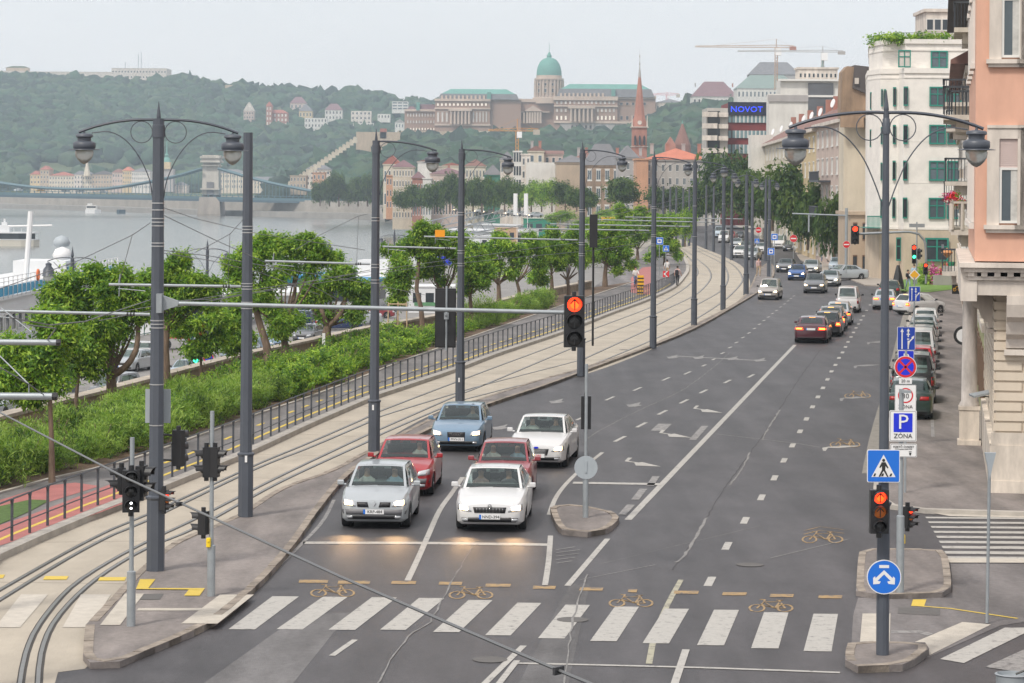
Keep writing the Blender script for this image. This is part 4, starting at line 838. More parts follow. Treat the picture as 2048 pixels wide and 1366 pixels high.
# green signal on the lower quay, blue arrow signs
zq=-4.2
def qpole(px,Y,top,lab): b=MB(); z=zq; H=top-z; b.tube([(0,0,0),(0,0,H)],.06,8); o=b.build('sign_pole',[M_galv],None,(at(px,500,Y).x,Y,z)); tag(o,lab,'sign pole')
signal(392,708,152,12,38,'green lit signal beyond the low wall on the quay',(2,),3,0,col=M_lg)
qpole(392,152.2,ztop(392,660,152),'thin pole holding the green signal on the quay')
def f_bl(b):
    b.m(0).lathe([(.36,-.006),(.36,.006)],24); V=b.v
    for i in range(len(V)): V[i]=(V[i][0],V[i][2],V[i][1])
    disc(b,.34,-.01,1,24); pol(b,[(-.05,.2),(.05,.2),(.05,-.03),(.14,-.03),(0,-.22),(-.14,-.03),(-.05,-.03)],-.014,0)
for x,y,l in ((388,674,'upper round blue arrow sign on the quay by the green signal'),(391,688,'lower round blue arrow sign on the quay by the green signal')): sign('arrow_sign',at(x,y,152.1-.1),l,f_bl,SM).scale=(.7,1,.7)
def f_ring(b,ins=0):
    b.m(0).lathe([(.4,-.006),(.4,.006)],24); V=b.v
    for i in range(len(V)): V[i]=(V[i][0],V[i][2],V[i][1])
    disc(b,.38,-.01,3,24); disc(b,.28,-.012,ins,24)
sign('no_vehicles_sign',at(417,692,190),'white disc with a red rim on the double-lantern quay lamp post',lambda b:f_ring(b,0),SM)
sign('no_stopping_sign',at(417,716,190),'blue disc with a red rim low on the double-lantern quay lamp post',lambda b:f_ring(b,5),SM)
def f_tri(b): pol(b,[(-.5,.3),(0,-.5),(.5,.3)],-.004,3); pol(b,[(-.34,.21),(0,-.31),(.34,.21)],-.008,0)
sign('give_way_sign',at(395,648,170),'inverted red rimmed triangle sign behind the forked tree',f_tri,SM).scale=(.75,1,.75)
# quay lamp posts with bell lanterns
def quay_lamp(px,ty,Y,label,wpx):
    H=ztop(px,ty,Y)-zq; B=Vector((at(px,ty,Y).x,Y,zq)); r_=thing('quay_lamp_post',B,label,'lamp post','double-lantern lamp posts on the lower quay'); w=wpx*Y/F/2
    b=MB(); b.lathe([(.28,0),(.28,1.2),(.16,1.3),(.09,H-1)],10); b.build('pole',[M_post],r_); b=MB(); b.lathe([(.12,-.9),(.12,-.3),(.03,-.25),(.1,-.1),(.0,.5)],8); b.build('finial',[M_post],r_,(0,0,H-.5))
    for s in(-1,1):
        b=MB(); b.tube([(s*w*t,0,H-.75+.25*math.sin(t*PI*.55)*.6-.35*t*t) for t in [i/8 for i in range(9)]],.04,6); b.tube([(s*.1,0,H-2.4),(s*w*.3,0,H-1.7),(s*w*.75,0,H-1.0)],.02,5); b.build('lamp_arm',[M_post],r_)
        b=MB(); b.lathe([(.03,0),(.2,-.1),(.18,-.25),(.33,-.45),(.38,-.8),(.42,-.85)],12); h=b.build('lantern',[M_post],r_,(s*w*.95,0,H-1.0),smooth=50); b=MB(); b.lathe([(.34,-.86),(.33,-1.0),(.2,-1.25),(.02,-1.35)],12); b.build('lamp_glass',[M_glassb],h,smooth=60)
quay_lamp(145,492,163,'quay lamp post with two bell lanterns beside the white cruise ship',100); quay_lamp(415,478,193,'quay lamp post with two bell lanterns left of the lampless post',82)
quay_lamp(628,465,240,'quay lamp post with two bell lanterns in front of the blue roofed pontoon',64); quay_lamp(789,456,270,'quay lamp post with two bell lanterns right of the third lamp post',56); quay_lamp(1136,440,330,'small far quay lamp post behind the promenade trees',46)
# grey box on the near lamp post (cable cabinet) 
b=MB(); b.box((0,0,0),(.56,.03,.75)); o=b.build('sign_back_panel',[M_sgrey],None,at(316,812,Yp[0]+.2)); tag(o,'grey rectangular panel strapped behind the double-armed post','panel')
for x,y,Y in ((492,918,Yp[1]-.21),(746,815,Yp[2]-.2),(918,760,Yp[3]-.2),(311,1000,Yp[0]-.2)):
    b=MB(); b.box((0,0,0),(.06,.006,.17)); o=b.build('paper_sticker',[M_white],None,at(x,y,Y)); tag(o,{492:'white sticker on the plain lampless post',746:'white sticker on the lamp post behind the red hatchback',918:'white sticker on the lamp post behind the blue hatchback',311:'white sticker on the double-armed post'}[x],'sticker')
# ---- wires ----
M_wire=mat('wire_dark',(.05,.05,.055),.5,metal=.3,var=0)
M_wire2=mat('wire_grey',(.16,.165,.17),.5,metal=.3,var=0)
def wire(P,r,lab,m=None,grp='overhead tram wires',sag=0):
    P=[Vector(p) for p in P]; b=MB()
    if sag and len(P)==2: P=[P[0].lerp(P[1],i/8)-Vector((0,0,sag*4*(i/8)*(1-i/8))) for i in range(9)]
    b.tube(P,r,5); o=b.build('overhead_wire',[m or M_wire2],None); tag(o,lab,'wire',grp); return o
r_=wire([G(-120,770,5.5),G(0,825,5.5),G(250,955,5.5),G(680,1153,5.5),G(1130,1346,5.5),G(1260,1400,5.5)],.0125,'thick dark wire crossing the picture diagonally in the foreground',grp=None)
b=MB(); b.box((0,0,0),(.10,.02,.05),.9); o=b.build('wire_clamp',[M_wire],None,G(1117,1341,5.5)); tag(o,'small clamp on the thick foreground wire near the bottom','clamp'); b=MB(); b.box((0,0,0),(.07,.03,.04),.9); o=b.build('wire_clamp',[M_wire],None,G(358,1008,5.5)); tag(o,'small clamp on the thick foreground wire before the double-armed post','clamp')
tc1=[(RA:=None)]
def rowpts(rr,z): return [Vector((p.x,p.y,z)) for p in gp(rr,0,12)]
def mid(r1,r2,z):
    A=gp(r1,0,6); return [Vector((p.x+.72,p.y-.1,z)) for p in A if p.y>60 and p.y<230]
wire(mid(RAILS[0],0,5.55),.010,'contact wire above the left tram track'); wire(mid(RAILS[2],0,5.5),.010,'contact wire above the right tram track')
wire([at(320,413,Yp[0]),at(390,437,Yp[0]+12),at(520,468,Yp[0]+30),at(730,500,Yp[2]+5)],.010,'upper stay wire leaving the double-armed post to the right')
wire([at(322,428,Yp[0]),at(355,444,Yp[0]+1),at(430,480,Yp[0]+5),at(520,520,Yp[0]+10),at(640,580,80),at(700,612,84)],.009,'lower stay wire with a black insulator leaving the double-armed post')
wire([at(300,446,Yp[0]),at(265,470,Yp[0]-1),at(160,520,54),at(20,570,50),at(-60,600,48)],.009,'stay wire from the double-armed post down to the left'); wire([at(265,468,Yp[0]-1),at(240,560,Yp[0]+3)],.007,'short hanger wire left of the double-armed post')
wire([at(485,440,Yp[1]),at(460,468,Yp[1]-1),at(420,490,Yp[1]-3),at(390,505,Yp[1]-4)],.009,'stay wire from the lampless post down to the left'); wire([at(460,466,Yp[1]-1),at(456,572,Yp[1])],.007,'short hanger wire left of the lampless post')
wire([at(320,500,Yp[0]),at(420,512,66),at(520,530,75),at(700,560,100),at(850,590,112)],.010,'wire running from the double-armed post past the lampless post, upper one'); wire([at(320,505,Yp[0]),at(420,521,64),at(520,545,72),at(640,590,80)],.009,'wire running from the double-armed post past the lampless post, lower one')
wire([at(320,603,Yp[0]),at(430,598,64),at(560,575,78),at(740,540,Yp[2])],.010,'thin wire rising right from the mast arm bracket'); wire([at(735,428,Yp[2]),at(715,433,86),at(640,470,84),at(590,500,82)],.009,'stay wire down left from the third post'); wire([at(717,434,86),at(713,530,86)],.007,'hanger wire left of the third post')
wire([at(300,600,Yp[0]),at(170,643,53),at(100,650,50),at(20,635,48)],.012,'span wire from the double-armed post to the left bracket'); wire([at(0,735,40),at(60,770,43),at(88,790,44)],.010,'stay wire onto the lower left bracket'); wire([at(58,650,50),at(112,657,51),at(95,680,52)],.014,'rod above the upper left bracket')
for i in range(4,8):
    a=at((1162,1306,1388,1446)[i-4],(420,400,390,385)[i-4],Yp[i]); wire([a,a+Vector((-6,3,-1.6))],.012,'stay wire down left from the %s mast of the tram bend'%('first','second','third','fourth')[i-4])
# ---- railing ----
FP=resample([p for p in FENCE if 52<p.y<238],1.42)
rl=thing('railing',(FP[0].x,FP[0].y,.15),'long dark steel railing between the cycle path and the tram track','railing'); O=Vector((FP[0].x,FP[0].y,.15))
M_rail=mat('railing_paint',(.055,.062,.075),.5,var=.1)
pm=MB(); pm.box((0,0,.5),(.055,.055,1.02)); pmm=pm.mesh('post'); pmm.materials.append(M_rail)
b=MB()
for a,c in zip(FP[:-1],FP[1:]):
    u=(c-a).normalized(); a2=a+u*.04; c2=c-u*.04; q=[a2+Vector((0,0,.9)),a2+u*.06+Vector((0,0,1.0)),c2-u*.06+Vector((0,0,1.0)),c2+Vector((0,0,.9))]
    b.tube([p-O+Vector((0,0,.15)) for p in q],.024,5); b.tube([a-O+Vector((0,0,.5)),c-O+Vector((0,0,.5))],.017,5)
b.build('rails',[M_rail],rl)
ext=MB()
for i,p in enumerate(FP):
    d=FP[min(i+1,len(FP)-1)]-FP[max(i-1,0)]; an=math.atan2(d.y,d.x)
    if i<100: inst('post',pmm,rl,(p.x-O.x,p.y-O.y,0),an)
    else: ext.box((p.x-O.x,p.y-O.y,.5),(.055,.055,1.02),an)
tag(ext.build('far_posts',[M_rail],rl),kind='stuff')
# ================= CARS =================
M_tyre=mat('tyre_rubber',(.022,.022,.023),.8,var=.1); M_rim=mat('alloy_rim',(.5,.5,.52),.3,metal=.8,var=0); M_trim=mat('black_trim',(.02,.02,.022),.45,var=.05)
M_int=mat('car_interior',(.045,.045,.05),.85,var=.1); M_chrome=mat('chrome',(.7,.7,.7),.15,metal=1,var=0); M_hl=mat('headlamp_clear',(.62,.64,.66),.12,metal=.35,var=0)
M_hlit=mat('headlamp_lit',(1,.9,.7),.2,var=0,emit=(1,.70,.36),es=9); M_tl=mat('tail_lamp',(.35,.015,.015),.25,var=0); M_tlit=mat('tail_lamp_lit',(.9,.05,.02),.25,var=0,emit=(1,.07,.02),es=2.2); M_tcore=mat('brake_core',(1,.4,.05),.3,var=0,emit=(1,.40,.05),es=3.5)
def glassmat():
    m=bpy.data.materials.new('car_glass'); m.use_nodes=True; t=m.node_tree; t.nodes.clear()
    o=t.nodes.new('ShaderNodeOutputMaterial'); tr=t.nodes.new('ShaderNodeBsdfTransparent'); tr.inputs[0].default_value=(.62,.72,.68,1)
    gl=t.nodes.new('ShaderNodeBsdfGlossy'); gl.inputs['Roughness'].default_value=.03; gl.inputs[0].default_value=(.9,.95,.95,1); df=t.nodes.new('ShaderNodeBsdfDiffuse'); df.inputs[0].default_value=(.06,.09,.09,1)
    f=t.nodes.new('ShaderNodeFresnel'); f.inputs[0].default_value=1.7; m1=t.nodes.new('ShaderNodeMixShader'); m2=t.nodes.new('ShaderNodeMixShader'); m1.inputs[0].default_value=.10
    t.links.new(tr.outputs[0],m1.inputs[1]); t.links.new(df.outputs[0],m1.inputs[2]); t.links.new(f.outputs[0],m2.inputs[0]); t.links.new(m1.outputs[0],m2.inputs[1]); t.links.new(gl.outputs[0],m2.inputs[2]); t.links.new(m2.outputs[0],o.inputs[0]); return m
M_glass=glassmat()
def carpaint(n,c,metal=.0): return mat('car_paint_'+n,c,.3,metal=metal,var=.03,coat=.7,spec=.5)
PAINT=dict(silver=carpaint('silver',(.42,.45,.47),.25),white=carpaint('white',(.62,.62,.62)),red=carpaint('red',(.36,.02,.025),.05),darkred=carpaint('dark_red',(.27,.045,.055),.05),blue=carpaint('steel_blue',(.19,.29,.40),.3),black=carpaint('black',(.02,.02,.023)),
 plum=carpaint('plum_black',(.07,.012,.022),.1),dgreen=carpaint('dark_green',(.02,.045,.04),.1),navy=carpaint('navy',(.015,.03,.10)),champ=carpaint('champagne',(.40,.37,.34),.3),grey=carpaint('grey',(.15,.155,.165),.2),lblue=carpaint('pale_blue',(.40,.48,.55),.1),red2=carpaint('bright_red',(.45,.02,.03)),cyan=carpaint('blue',(.02,.09,.30),.1))
TYPES={ # yA,zA, yB, yC, yD,zD as fraction of L / H ; deck tail
'hatch':dict(A=(.25,.66),B=.44,C=.86,D=(.965,.64),rc=.97,nose=.50,hood=.60),
'sedan':dict(A=(.28,.66),B=.42,C=.70,D=(.85,.69),rc=.97,nose=.48,hood=.58),
'wagon':dict(A=(.26,.64),B=.42,C=.90,D=(.975,.62),rc=.98,nose=.48,hood=.58),
'suv':dict(A=(.25,.60),B=.36,C=.93,D=(.985,.56),rc=1.0,nose=.46,hood=.56),
'van':dict(A=(.16,.60),B=.30,C=.95,D=(.99,.56),rc=1.0,nose=.42,hood=.52),
'coupe':dict(A=(.30,.68),B=.46,C=.68,D=(.87,.72),rc=.95,nose=.48,hood=.60)}
def ip(t,K):
    for (a,x),(b,y) in zip(K[:-1],K[1:]):
        if a<=t<=b: 
            u=(t-a)/(b-a) if b>a else 0; return x+(y-x)*u
    return K[-1][1] if t>K[-1][0] else K[0][1]
def spatch(P00,P10,P11,P01,nu,nv,bulge):
    V=[]
    for j in range(nv+1):
        for i in range(nu+1):
            u=i/nu;v=j/nv; p=P00*(1-u)*(1-v)+P10*u*(1-v)+P11*u*v+P01*(1-u)*v
            p=p+bulge*(4*u*(1-u)*.5+2*v*(1-v)); V.append(p)
    return V
def grid(nu,nv): return [(j*(nu+1)+i,j*(nu+1)+i+1,(j+1)*(nu+1)+i+1,(j+1)*(nu+1)+i) for j in range(nv) for i in range(nu)]
WHEEL={}
def wheel_me(r):
    k=round(r,2)
    if k in WHEEL: return WHEEL[k]
    a=MB(); a.lathe([(r*.62,-.09),(r*.93,-.1),(r,-.07),(r,.07),(r*.93,.1),(r*.62,.09)],22); t=a.mesh('tyre',50); t.materials.append(M_tyre)
    a=MB(); a.m(0).lathe([(r*.64,.085),(r*.66,.10),(r*.60,.09),(r*.56,.06),(.01,.06)],22); a.m(1)
    for i in range(5):
        an=i*2*PI/5; q=Matrix.Rotation(an,3,'Z'); a.box(q@Vector((r*.34,0,.075)),(r*.6,r*.17,.03),M=q)
    a.lathe([(r*.14,.08),(r*.12,.1),(.005,.1)],10); rm=a.mesh('rim',40); rm.materials.append(M_trim); rm.materials.append(M_rim)
    WHEEL[k]=(t,rm); return WHEEL[k]
def car(loc,rz,kind,col,label,L=4.3,W=1.76,H=1.46,r=.31,lit=False,brake=False,plate=None,grille='bar',detail=2,group=None,name='parked_car',emblem=None,z=0,lampz=.0,plain_plate=(.75,.75,.72)):
    T=TYPES[kind]; root=thing(name,(loc[0],loc[1],z if len(loc)<3 else loc[2]),label,'car' if kind!='van' else 'van',group,rz)
    Wh=W/2; y0=-L/2; A=T['A']; zA=A[1]*H; zD=T['D'][1]*H; yA=y0+A[0]*L; yB=y0+T['B']*L; yC=y0+T['C']*L; yD=y0+T['D'][0]*L
    xf,xr=y0+.185*L,y0+.80*L; ar=r+.045
    zt=[(0,T['nose']*H*.86),(.006,T['nose']*H*.97),(.03,T['nose']*H*1.04),(.10,T['hood']*H*.99),(A[0]*.98,zA),(A[0]+.05,zA+.01),(.55,zA+.035),(T['D'][0]-.02,zD),(min(.985,T['D'][0]+.01),zD-.005),(.99,zD-.03),(1,zD-.16)]
    if kind in('sedan','coupe'): zt[-3:]=[(.975,zD-.01),(.99,zD-.06),(1,zD-.22)]
    wt=[(0,.60),(.004,.70),(.02,.83),(.06,.92),(.14,.98),(.3,1),(.75,1),(.9,.975),(.96,.94),(.99,.88),(1,.80)]
    ts=sorted(set([0,.003,.006,.012,.02,.03,.045,.06,.08,.10]+[.1+i*.03 for i in range(30)]+[(c+ar*math.cos(a)-y0)/L for c in(xf,xr) for a in [PI*i/10 for i in range(11)]]+[.955,.97,.98,.985,.99,.995,1]))
    ts=[t for t in ts if 0<=t<=1]; hull=MB(); sec=[]
    for t in ts:
        y=y0+t*L; w=ip(t,wt)*Wh; ztp=ip(t,zt); zb=.20+.03*(t<.03)*1+.10*max(0,(.02-t)/.02)+.12*max(0,(t-.97)/.03)
        zarch=0
        for c in(xf,xr):
            d=abs(y-c)
            if d<ar: zarch=max(zarch,r+math.sqrt(max(0,ar*ar-d*d))-.0)
        zs=max(zb,zarch); h=ztp-.10
        zs=min(zs,h-.05)
        pts=[(0,zb if not zarch else zs),(w*.90,zs if zarch else zb),(w*.985,max(zs,zb+.06)),(w,max(zs+.02,.45*h+.14)),(w*.995,max(zs+.035,h-.13)),(w*.965,ztp-.075),(w*.90,ztp-.012),(w*.62,ztp+.018),(w*.3,ztp+.032),(0,ztp+.036)]
        sec.append([(x,y,q) for x,q in pts]+[(-x,y,q) for x,q in pts[-2:0:-1]])
    n=len(sec[0]); hull.add([p for s in sec for p in s],[(i*n+j,i*n+(j+1)%n,(i+1)*n+(j+1)%n,(i+1)*n+j) for i in range(len(sec)-1) for j in range(n)]+[tuple(range(n-1,-1,-1)),tuple((len(sec)-1)*n+j for j in range(n))])
    bvh=BVHTree.FromPolygons([Vector(v) for v in hull.v],hull.f)
    paint=PAINT[col]
    body=hull.build('body',[paint],root,smooth=32)
    # greenhouse
    wb=Wh*.90; wr=Wh*.70; zr=H-.035; zrc=(H-.035)*T['rc']; inset=.05
    a0=Vector((-wb*.93,yA,zA)); a1=Vector((wb*.93,yA,zA)); b0=Vector((-wr,yB,zr)); b1=Vector((wr,yB,zr)); c0=Vector((-wr,yC,zrc)); c1=Vector((wr,yC,zrc)); d0=Vector((-wb*.90,yD,zD)); d1=Vector((wb*.90,yD,zD))
    fr=MB(); 
    def panel(P,nu,nv,bulge,u0,u1,v0,v1,nm):
        p00,p10,p11,p01=P
        def S(u,v): 
            return p00*(1-u)*(1-v)+p10*u*(1-v)+p11*u*v+p01*(1-u)*v+bulge*(2.2*u*(1-u)+1.4*v*(1-v))
        def sub(ua,ub,va,vb,k,l,off=0): 
            V=[S(ua+(ub-ua)*i/k,va+(vb-va)*j/l)+bulge.normalized()*off for j in range(l+1) for i in range(k+1)]; return V,grid(k,l)
        for q in ((0,u0,0,1,1,4),(u1,1,0,1,1,4),(u0,u1,0,v0,nu,1),(u0,u1,v1,1,nu,1)): V,f=sub(*q); fr.add(V,f)
        if nm:
            g=MB(); g.noflip=1; V,f=sub(u0,u1,v0,v1,nu,nv,-.004); g.add(V,f); o=g.build(nm,[M_glass],root,smooth=60); return S
        V,f=sub(u0,u1,v0,v1,nu,nv); fr.add(V,f); return S
    S1=panel((a0,a1,b1,b0),8,4,Vector((0,-.075,.05)),.045,.955,.03,.93,'windscreen')
    panel((b0,b1,c1,c0),8,6,Vector((0,0,.05)),.1,.9,.1,.9,None)
    panel((c0,c1,d1,d0),8,4,Vector((0,.06,.03)),.09,.91,.10,.86,'rear_window')
    for s,(a,b_,c,d) in ((1,(a1,b1,c1,d1)),(-1,(a0,b0,c0,d0))):
        a_=Vector((s*wb,a.y+.02,a.z-.0)); dd=Vector((s*wb,d.y-.05,d.z-.0))
        su=.16; panel((a_,dd,c,b_),10,3,Vector((s*.05,0,.005)),.10,.86 if kind!='van' else .4,.10,.87,'side_window')
        # B pillar
        for u in ((.46,.49) if kind!='coupe' else (.55,.58)),:
            V=[a_.lerp(dd,u[0]),a_.lerp(dd,u[1]),b_.lerp(c,u[1]*.95),b_.lerp(c,u[0]*.95)]; V=[q+Vector((s*(.035),0,0)) for q in V]; fr2=MB(); fr2.noflip=1; fr2.add(V,[(0,1,2,3)]); fr2.build('door_pillar',[M_trim],root)
    fr.build('cabin_frame',[paint],root,smooth=35)
    # interior deck + seats
    b=MB(); b.box2((-wb*.93,yA+.02,zA-.06),(wb*.93,yD-.06,zA-.01)); 
    if detail>1:
        for x in (-.36,.36): 
            b.box((x,yB+.38,zA+.12),(.46,.14,.36)); b.box((x,yB+.40,zA+.38),(.24,.09,.14))
        b.box((0,yC-.25,zA+.08),(1.1,.14,.26)); b.box((0,yA+.30,zA+.02),(wb*1.8,.4,.10))
    b.build('interior',[M_int],root)
    # projection helper
    def proj(q,nu,nv,m,nm,side=-1,off=.006,parent=None):
        V=[];F_=grid(nu,nv); (x0,z0),(x1,z1),(x2,z2),(x3,z3)=q
        for j in range(nv+1):
            for i in range(nu+1):
                u=i/nu;v=j/nv; x=x0*(1-u)*(1-v)+x1*u*(1-v)+x2*u*v+x3*(1-u)*v; zz=z0*(1-u)*(1-v)+z1*u*(1-v)+z2*u*v+z3*(1-u)*v
                h=bvh.ray_cast(Vector((x,side*(L/2+1),zz)),Vector((0,-side,0)))
                p=h[0] if h[0] else bvh.find_nearest(Vector((x,side*L/2*.96,zz)))[0]
                nn=h[1] if h[0] else Vector((0,side,0)); nn=nn if nn.dot(Vector((0,side,0)))>0 else -nn
                V.append(p+(nn*.5+Vector((0,side*.5,0)))*off)
        g=MB(); g.noflip=1; g.add(V,F_ if side<0 else [f[::-1] for f in F_]); o=g.build(nm,[m],parent or root,smooth=60)
        md=o.modifiers.new('s','SOLIDIFY'); md.thickness=.012; md.offset=0; return o
    hn=T['nose']*H; hy=hn*.80+lampz
    for s in(-1,1):
        qq=[(s*Wh*.50,hy-.03),(s*Wh*.90,hy+.0),(s*Wh*.88,hy+.15),(s*Wh*.56,hy+.10)]
        h=proj(qq,6,3,M_hl,'headlight')
        if lit:
            qc=[(s*Wh*.60,hy+.0),(s*Wh*.83,hy+.01),(s*Wh*.83,hy+.115),(s*Wh*.62,hy+.095)]; proj(qc,4,3,M_hlit,'lamp_bulb',off=.02,parent=h)
        tz=zD-.05 if kind in('sedan','coupe','hatch') else zD+.05
        if kind in('van','suv','wagon'): tq=[(s*Wh*.80,tz-.42),(s*Wh*.95,tz-.42),(s*Wh*.92,tz-.08),(s*Wh*.80,tz-.08)]
        elif kind=='hatch': tq=[(s*Wh*.62,tz-.24),(s*Wh*.93,tz-.24),(s*Wh*.88,tz-.03),(s*Wh*.66,tz-.03)]
        else: tq=[(s*Wh*.42,tz-.20),(s*Wh*.92,tz-.20),(s*Wh*.88,tz-.06),(s*Wh*.46,tz-.06)]
        tl=proj(tq,5,2,M_tlit if brake else M_tl,'tail_light',side=1)
        if brake:
            cxm=sum(p[0] for p in tq)/4; czm=sum(p[1] for p in tq)/4; qc=[(cxm+(p[0]-cxm)*.7,czm+(p[1]-czm)*.4) for p in tq]; proj(qc,3,2,M_tcore,'lamp_bulb',side=1,off=.02,parent=tl)
        # mirrors
        b=MB(); b.box((s*(Wh+.09),yA+.30,zA+.07),(.17,.09,.125)); b.box((s*(Wh-.0),yA+.32,zA+.02),(.12,.06,.05)); m=b.build('wing_mirror',[paint if detail>1 else M_trim],root); md=m.modifiers.new('b','BEVEL'); md.width=.03; md.segments=2
    if brake: 
        b=MB(); b.box((0,yC+.02,zrc+.005),(.34,.05,.03)); b.build('brake_light',[M_tcore],root)
    # bumper, grille
    ghi,glo=hy+.08,hy-.06
    if grille=='bar': g=proj([(-Wh*.42,glo),(Wh*.42,glo),(Wh*.46,ghi),(-Wh*.46,ghi)],8,2,M_trim,'grille')
    elif grille=='split':
        for s in(-1,1): proj([(s*Wh*.14,glo+.01),(s*Wh*.46,glo+.02),(s*Wh*.48,ghi),(s*Wh*.18,ghi-.0)],4,2,M_trim,'grille')
        proj([(-Wh*.88,glo-.17),(Wh*.88,glo-.17),(Wh*.93,glo-.04),(-Wh*.93,glo-.04)],14,2,mat('bumper_grey',(.16,.16,.17),.5),'bumper_strip',off=.009)
    elif grille=='tall': proj([(-Wh*.30,.28),(Wh*.30,.28),(Wh*.33,ghi+.01),(-Wh*.33,ghi+.01)],5,5,M_trim,'grille'); 
    elif grille=='wide':
        g=proj([(-Wh*.36,glo-.08),(Wh*.36,glo-.08),(Wh*.42,ghi-.03),(-Wh*.42,ghi-.03)],7,3,M_trim,'grille')
        for k in range(4): proj([(-Wh*.36,glo-.06+k*.04),(Wh*.36,glo-.06+k*.04),(Wh*.365,glo-.05+k*.04),(-Wh*.365,glo-.05+k*.04)],7,1,M_chrome,'grille_bar',off=.02,parent=g)
    if detail>1 and grille=='bar':
        for k in range(9): x=-Wh*.36+k*Wh*.09; proj([(x,glo+.015),(x+.006,glo+.015),(x+.006,ghi-.015),(x,ghi-.015)],1,2,M_chrome,'grille_bar',off=.018,parent=g)
    proj([(-Wh*.72,.27),(Wh*.72,.27),(Wh*.78,.37),(-Wh*.78,.37)],12,2,M_trim,'lower_intake')
    if detail>1:
        for s in(-1,1): proj([(s*Wh*.60,.29),(s*Wh*.76,.29),(s*Wh*.76,.355),(s*Wh*.60,.355)],3,2,M_hl,'fog_light',off=.016)
    bz=.33
    proj([(-Wh*.86,.22),(Wh*.86,.22),(Wh*.90,.36),(-Wh*.90,.36)],12,2,M_trim,'rear_bumper_skirt',side=1)
    zp=glo-.10 if grille!='tall' else .43
    for side,pz in((-1,zp),(1,zD-.20 if kind in('sedan','coupe') else zD-.33)):
        h=bvh.ray_cast(Vector((0,side*(L/2+1),pz)),Vector((0,-side,0))); py=(h[0].y if h[0] else side*L/2)
        b=MB(); b.m(0).box((0,py+side*.022,pz),(.52,.02,.115)); b.m(1).box((side*.235,py+side*.026,pz),(.05,.018,.115)); pl=b.build('licence_plate',[M_white,M_blue],root)
        if plate and detail>1 and side<0: text('plate_lettering',plate,.105,M_sblk if plate!='V-980' else M_sred,pl,(.03,py-.036,pz),(R(90),0,0),1.0)
    if emblem and detail>1:
        ez=ghi-.02 if emblem!='rings' else ghi-.05
        h=bvh.ray_cast(Vector((0,-L,ez)),Vector((0,1,0))); ey=h[0].y-.02 if h[0] else y0; b=MB()
        if emblem=='diamond': b.tube([(0,ey,ez-.075),(.05,ey,ez),(0,ey,ez+.075),(-.05,ey,ez),(0,ey,ez-.075)],.011,6)
        elif emblem=='rings':
            for k in range(4): b.tube([(-.105+.07*k+.045*math.cos(a),ey-.003,ez+.045*math.sin(a)) for a in [i*PI/8 for i in range(17)]],.008,5)
        elif emblem=='ring': b.tube([(.04*math.cos(a),ey,ez+.05+.04*math.sin(a)) for a in [i*PI/8 for i in range(17)]],.012,5)
        elif emblem=='oval': b.prismY([(.075*math.cos(a),ez+.03+.03*math.sin(a)) for a in [i*PI/8 for i in range(16)]],ey-.01,ey+.01)
        b.build('emblem',[M_chrome if emblem!='oval' else M_pblue],root)
    if detail>1:
        # door seams, handles, wipers, bonnet seam
        def side_strip(y1,z1,y2,z2,w,nm,m,s):
            V=[]; n=6; d=Vector((0,y2-y1,z2-z1)).normalized(); pr=Vector((0,-d.z,d.y))*w/2
            for i in range(n+1):
                for e in(-1,1):
                    q=Vector((s*(Wh+1),y1+(y2-y1)*i/n,z1+(z2-z1)*i/n))+pr*e; h=bvh.ray_cast(q,Vector((-s,0,0))); V.append((h[0] if h[0] else q)+Vector((s*.004,0,0)))
            g=MB(); g.noflip=1; g.add(V,[(2*i,2*i+1,2*i+3,2*i+2) for i in range(n)]); g.build(nm,[m],root)
        for s in(-1,1):
            ym=y0+.50*L; side_strip(ym,.28,ym,zA-.06,.012,'door_seam',M_trim,s); side_strip(y0+.30*L,.32,y0+.29*L,zA-.08,.012,'door_seam',M_trim,s)
            side_strip(y0+.315*L,.24,y0+.66*L,.24,.05,'sill_strip',M_trim,s)
            for yy in (.46,.66): side_strip(y0+yy*L-.09,zA-.13,y0+yy*L+.09,zA-.13,.03,'door_handle',paint,s)
        b=MB(); b.tube([S1(.1,.02)+Vector((0,-.03,.01)),S1(.48,.05)+Vector((0,-.035,.015))],.009,4); b.tube([S1(.5,.02)+Vector((0,-.03,.01)),S1(.9,.05)+Vector((0,-.035,.015))],.009,4); b.build('wipers',[M_trim],root)
        b=MB(); q=S1(.5,.86); b.box(q+Vector((0,.06,-.03)),(.22,.03,.06)); b.build('rear_view_mirror',[M_trim],root)
    t,rm=wheel_me(r)
    for c in(xf,xr):
        for s in(-1,1):
            wl=bpy.data.objects.new('wheel',t); COL.objects.link(wl); wl.parent=root; wl.location=(s*(Wh-.125),c,r); wl.rotation_euler=(0,s*R(90),0)
            q=bpy.data.objects.new('rim',rm); COL.objects.link(q); q.parent=wl
    b=MB()
    for c in(xf,xr): 
        for s in (-1,1): b.tube([(s*(Wh-.30),c,r+.01),(s*(Wh-.24),c,r+.01)],ar-.012,16)
    b.box((0,0,.19),(W*.80,L*.86,.06)); b.build('underbody',[M_trim],root)
    return root
def oncoming(px,py,al,kind,col,label,z=0,**k):
    L_=k.get('L',4.3); g=G(px,py,z); a=R(al); k.setdefault('name','oncoming_car'); return car((g.x+math.sin(a)*L_/2,g.y+math.cos(a)*L_/2,z),-a,kind,col,label,**k)
def leaving(px,py,al,kind,col,label,z=0,**k):
    L_=k.get('L',4.3); g=G(px,py,z); a=R(al); k.setdefault('name','waiting_car'); return car((g.x+math.sin(a)*L_/2,g.y+math.cos(a)*L_/2,z),PI-a,kind,col,label,**k)
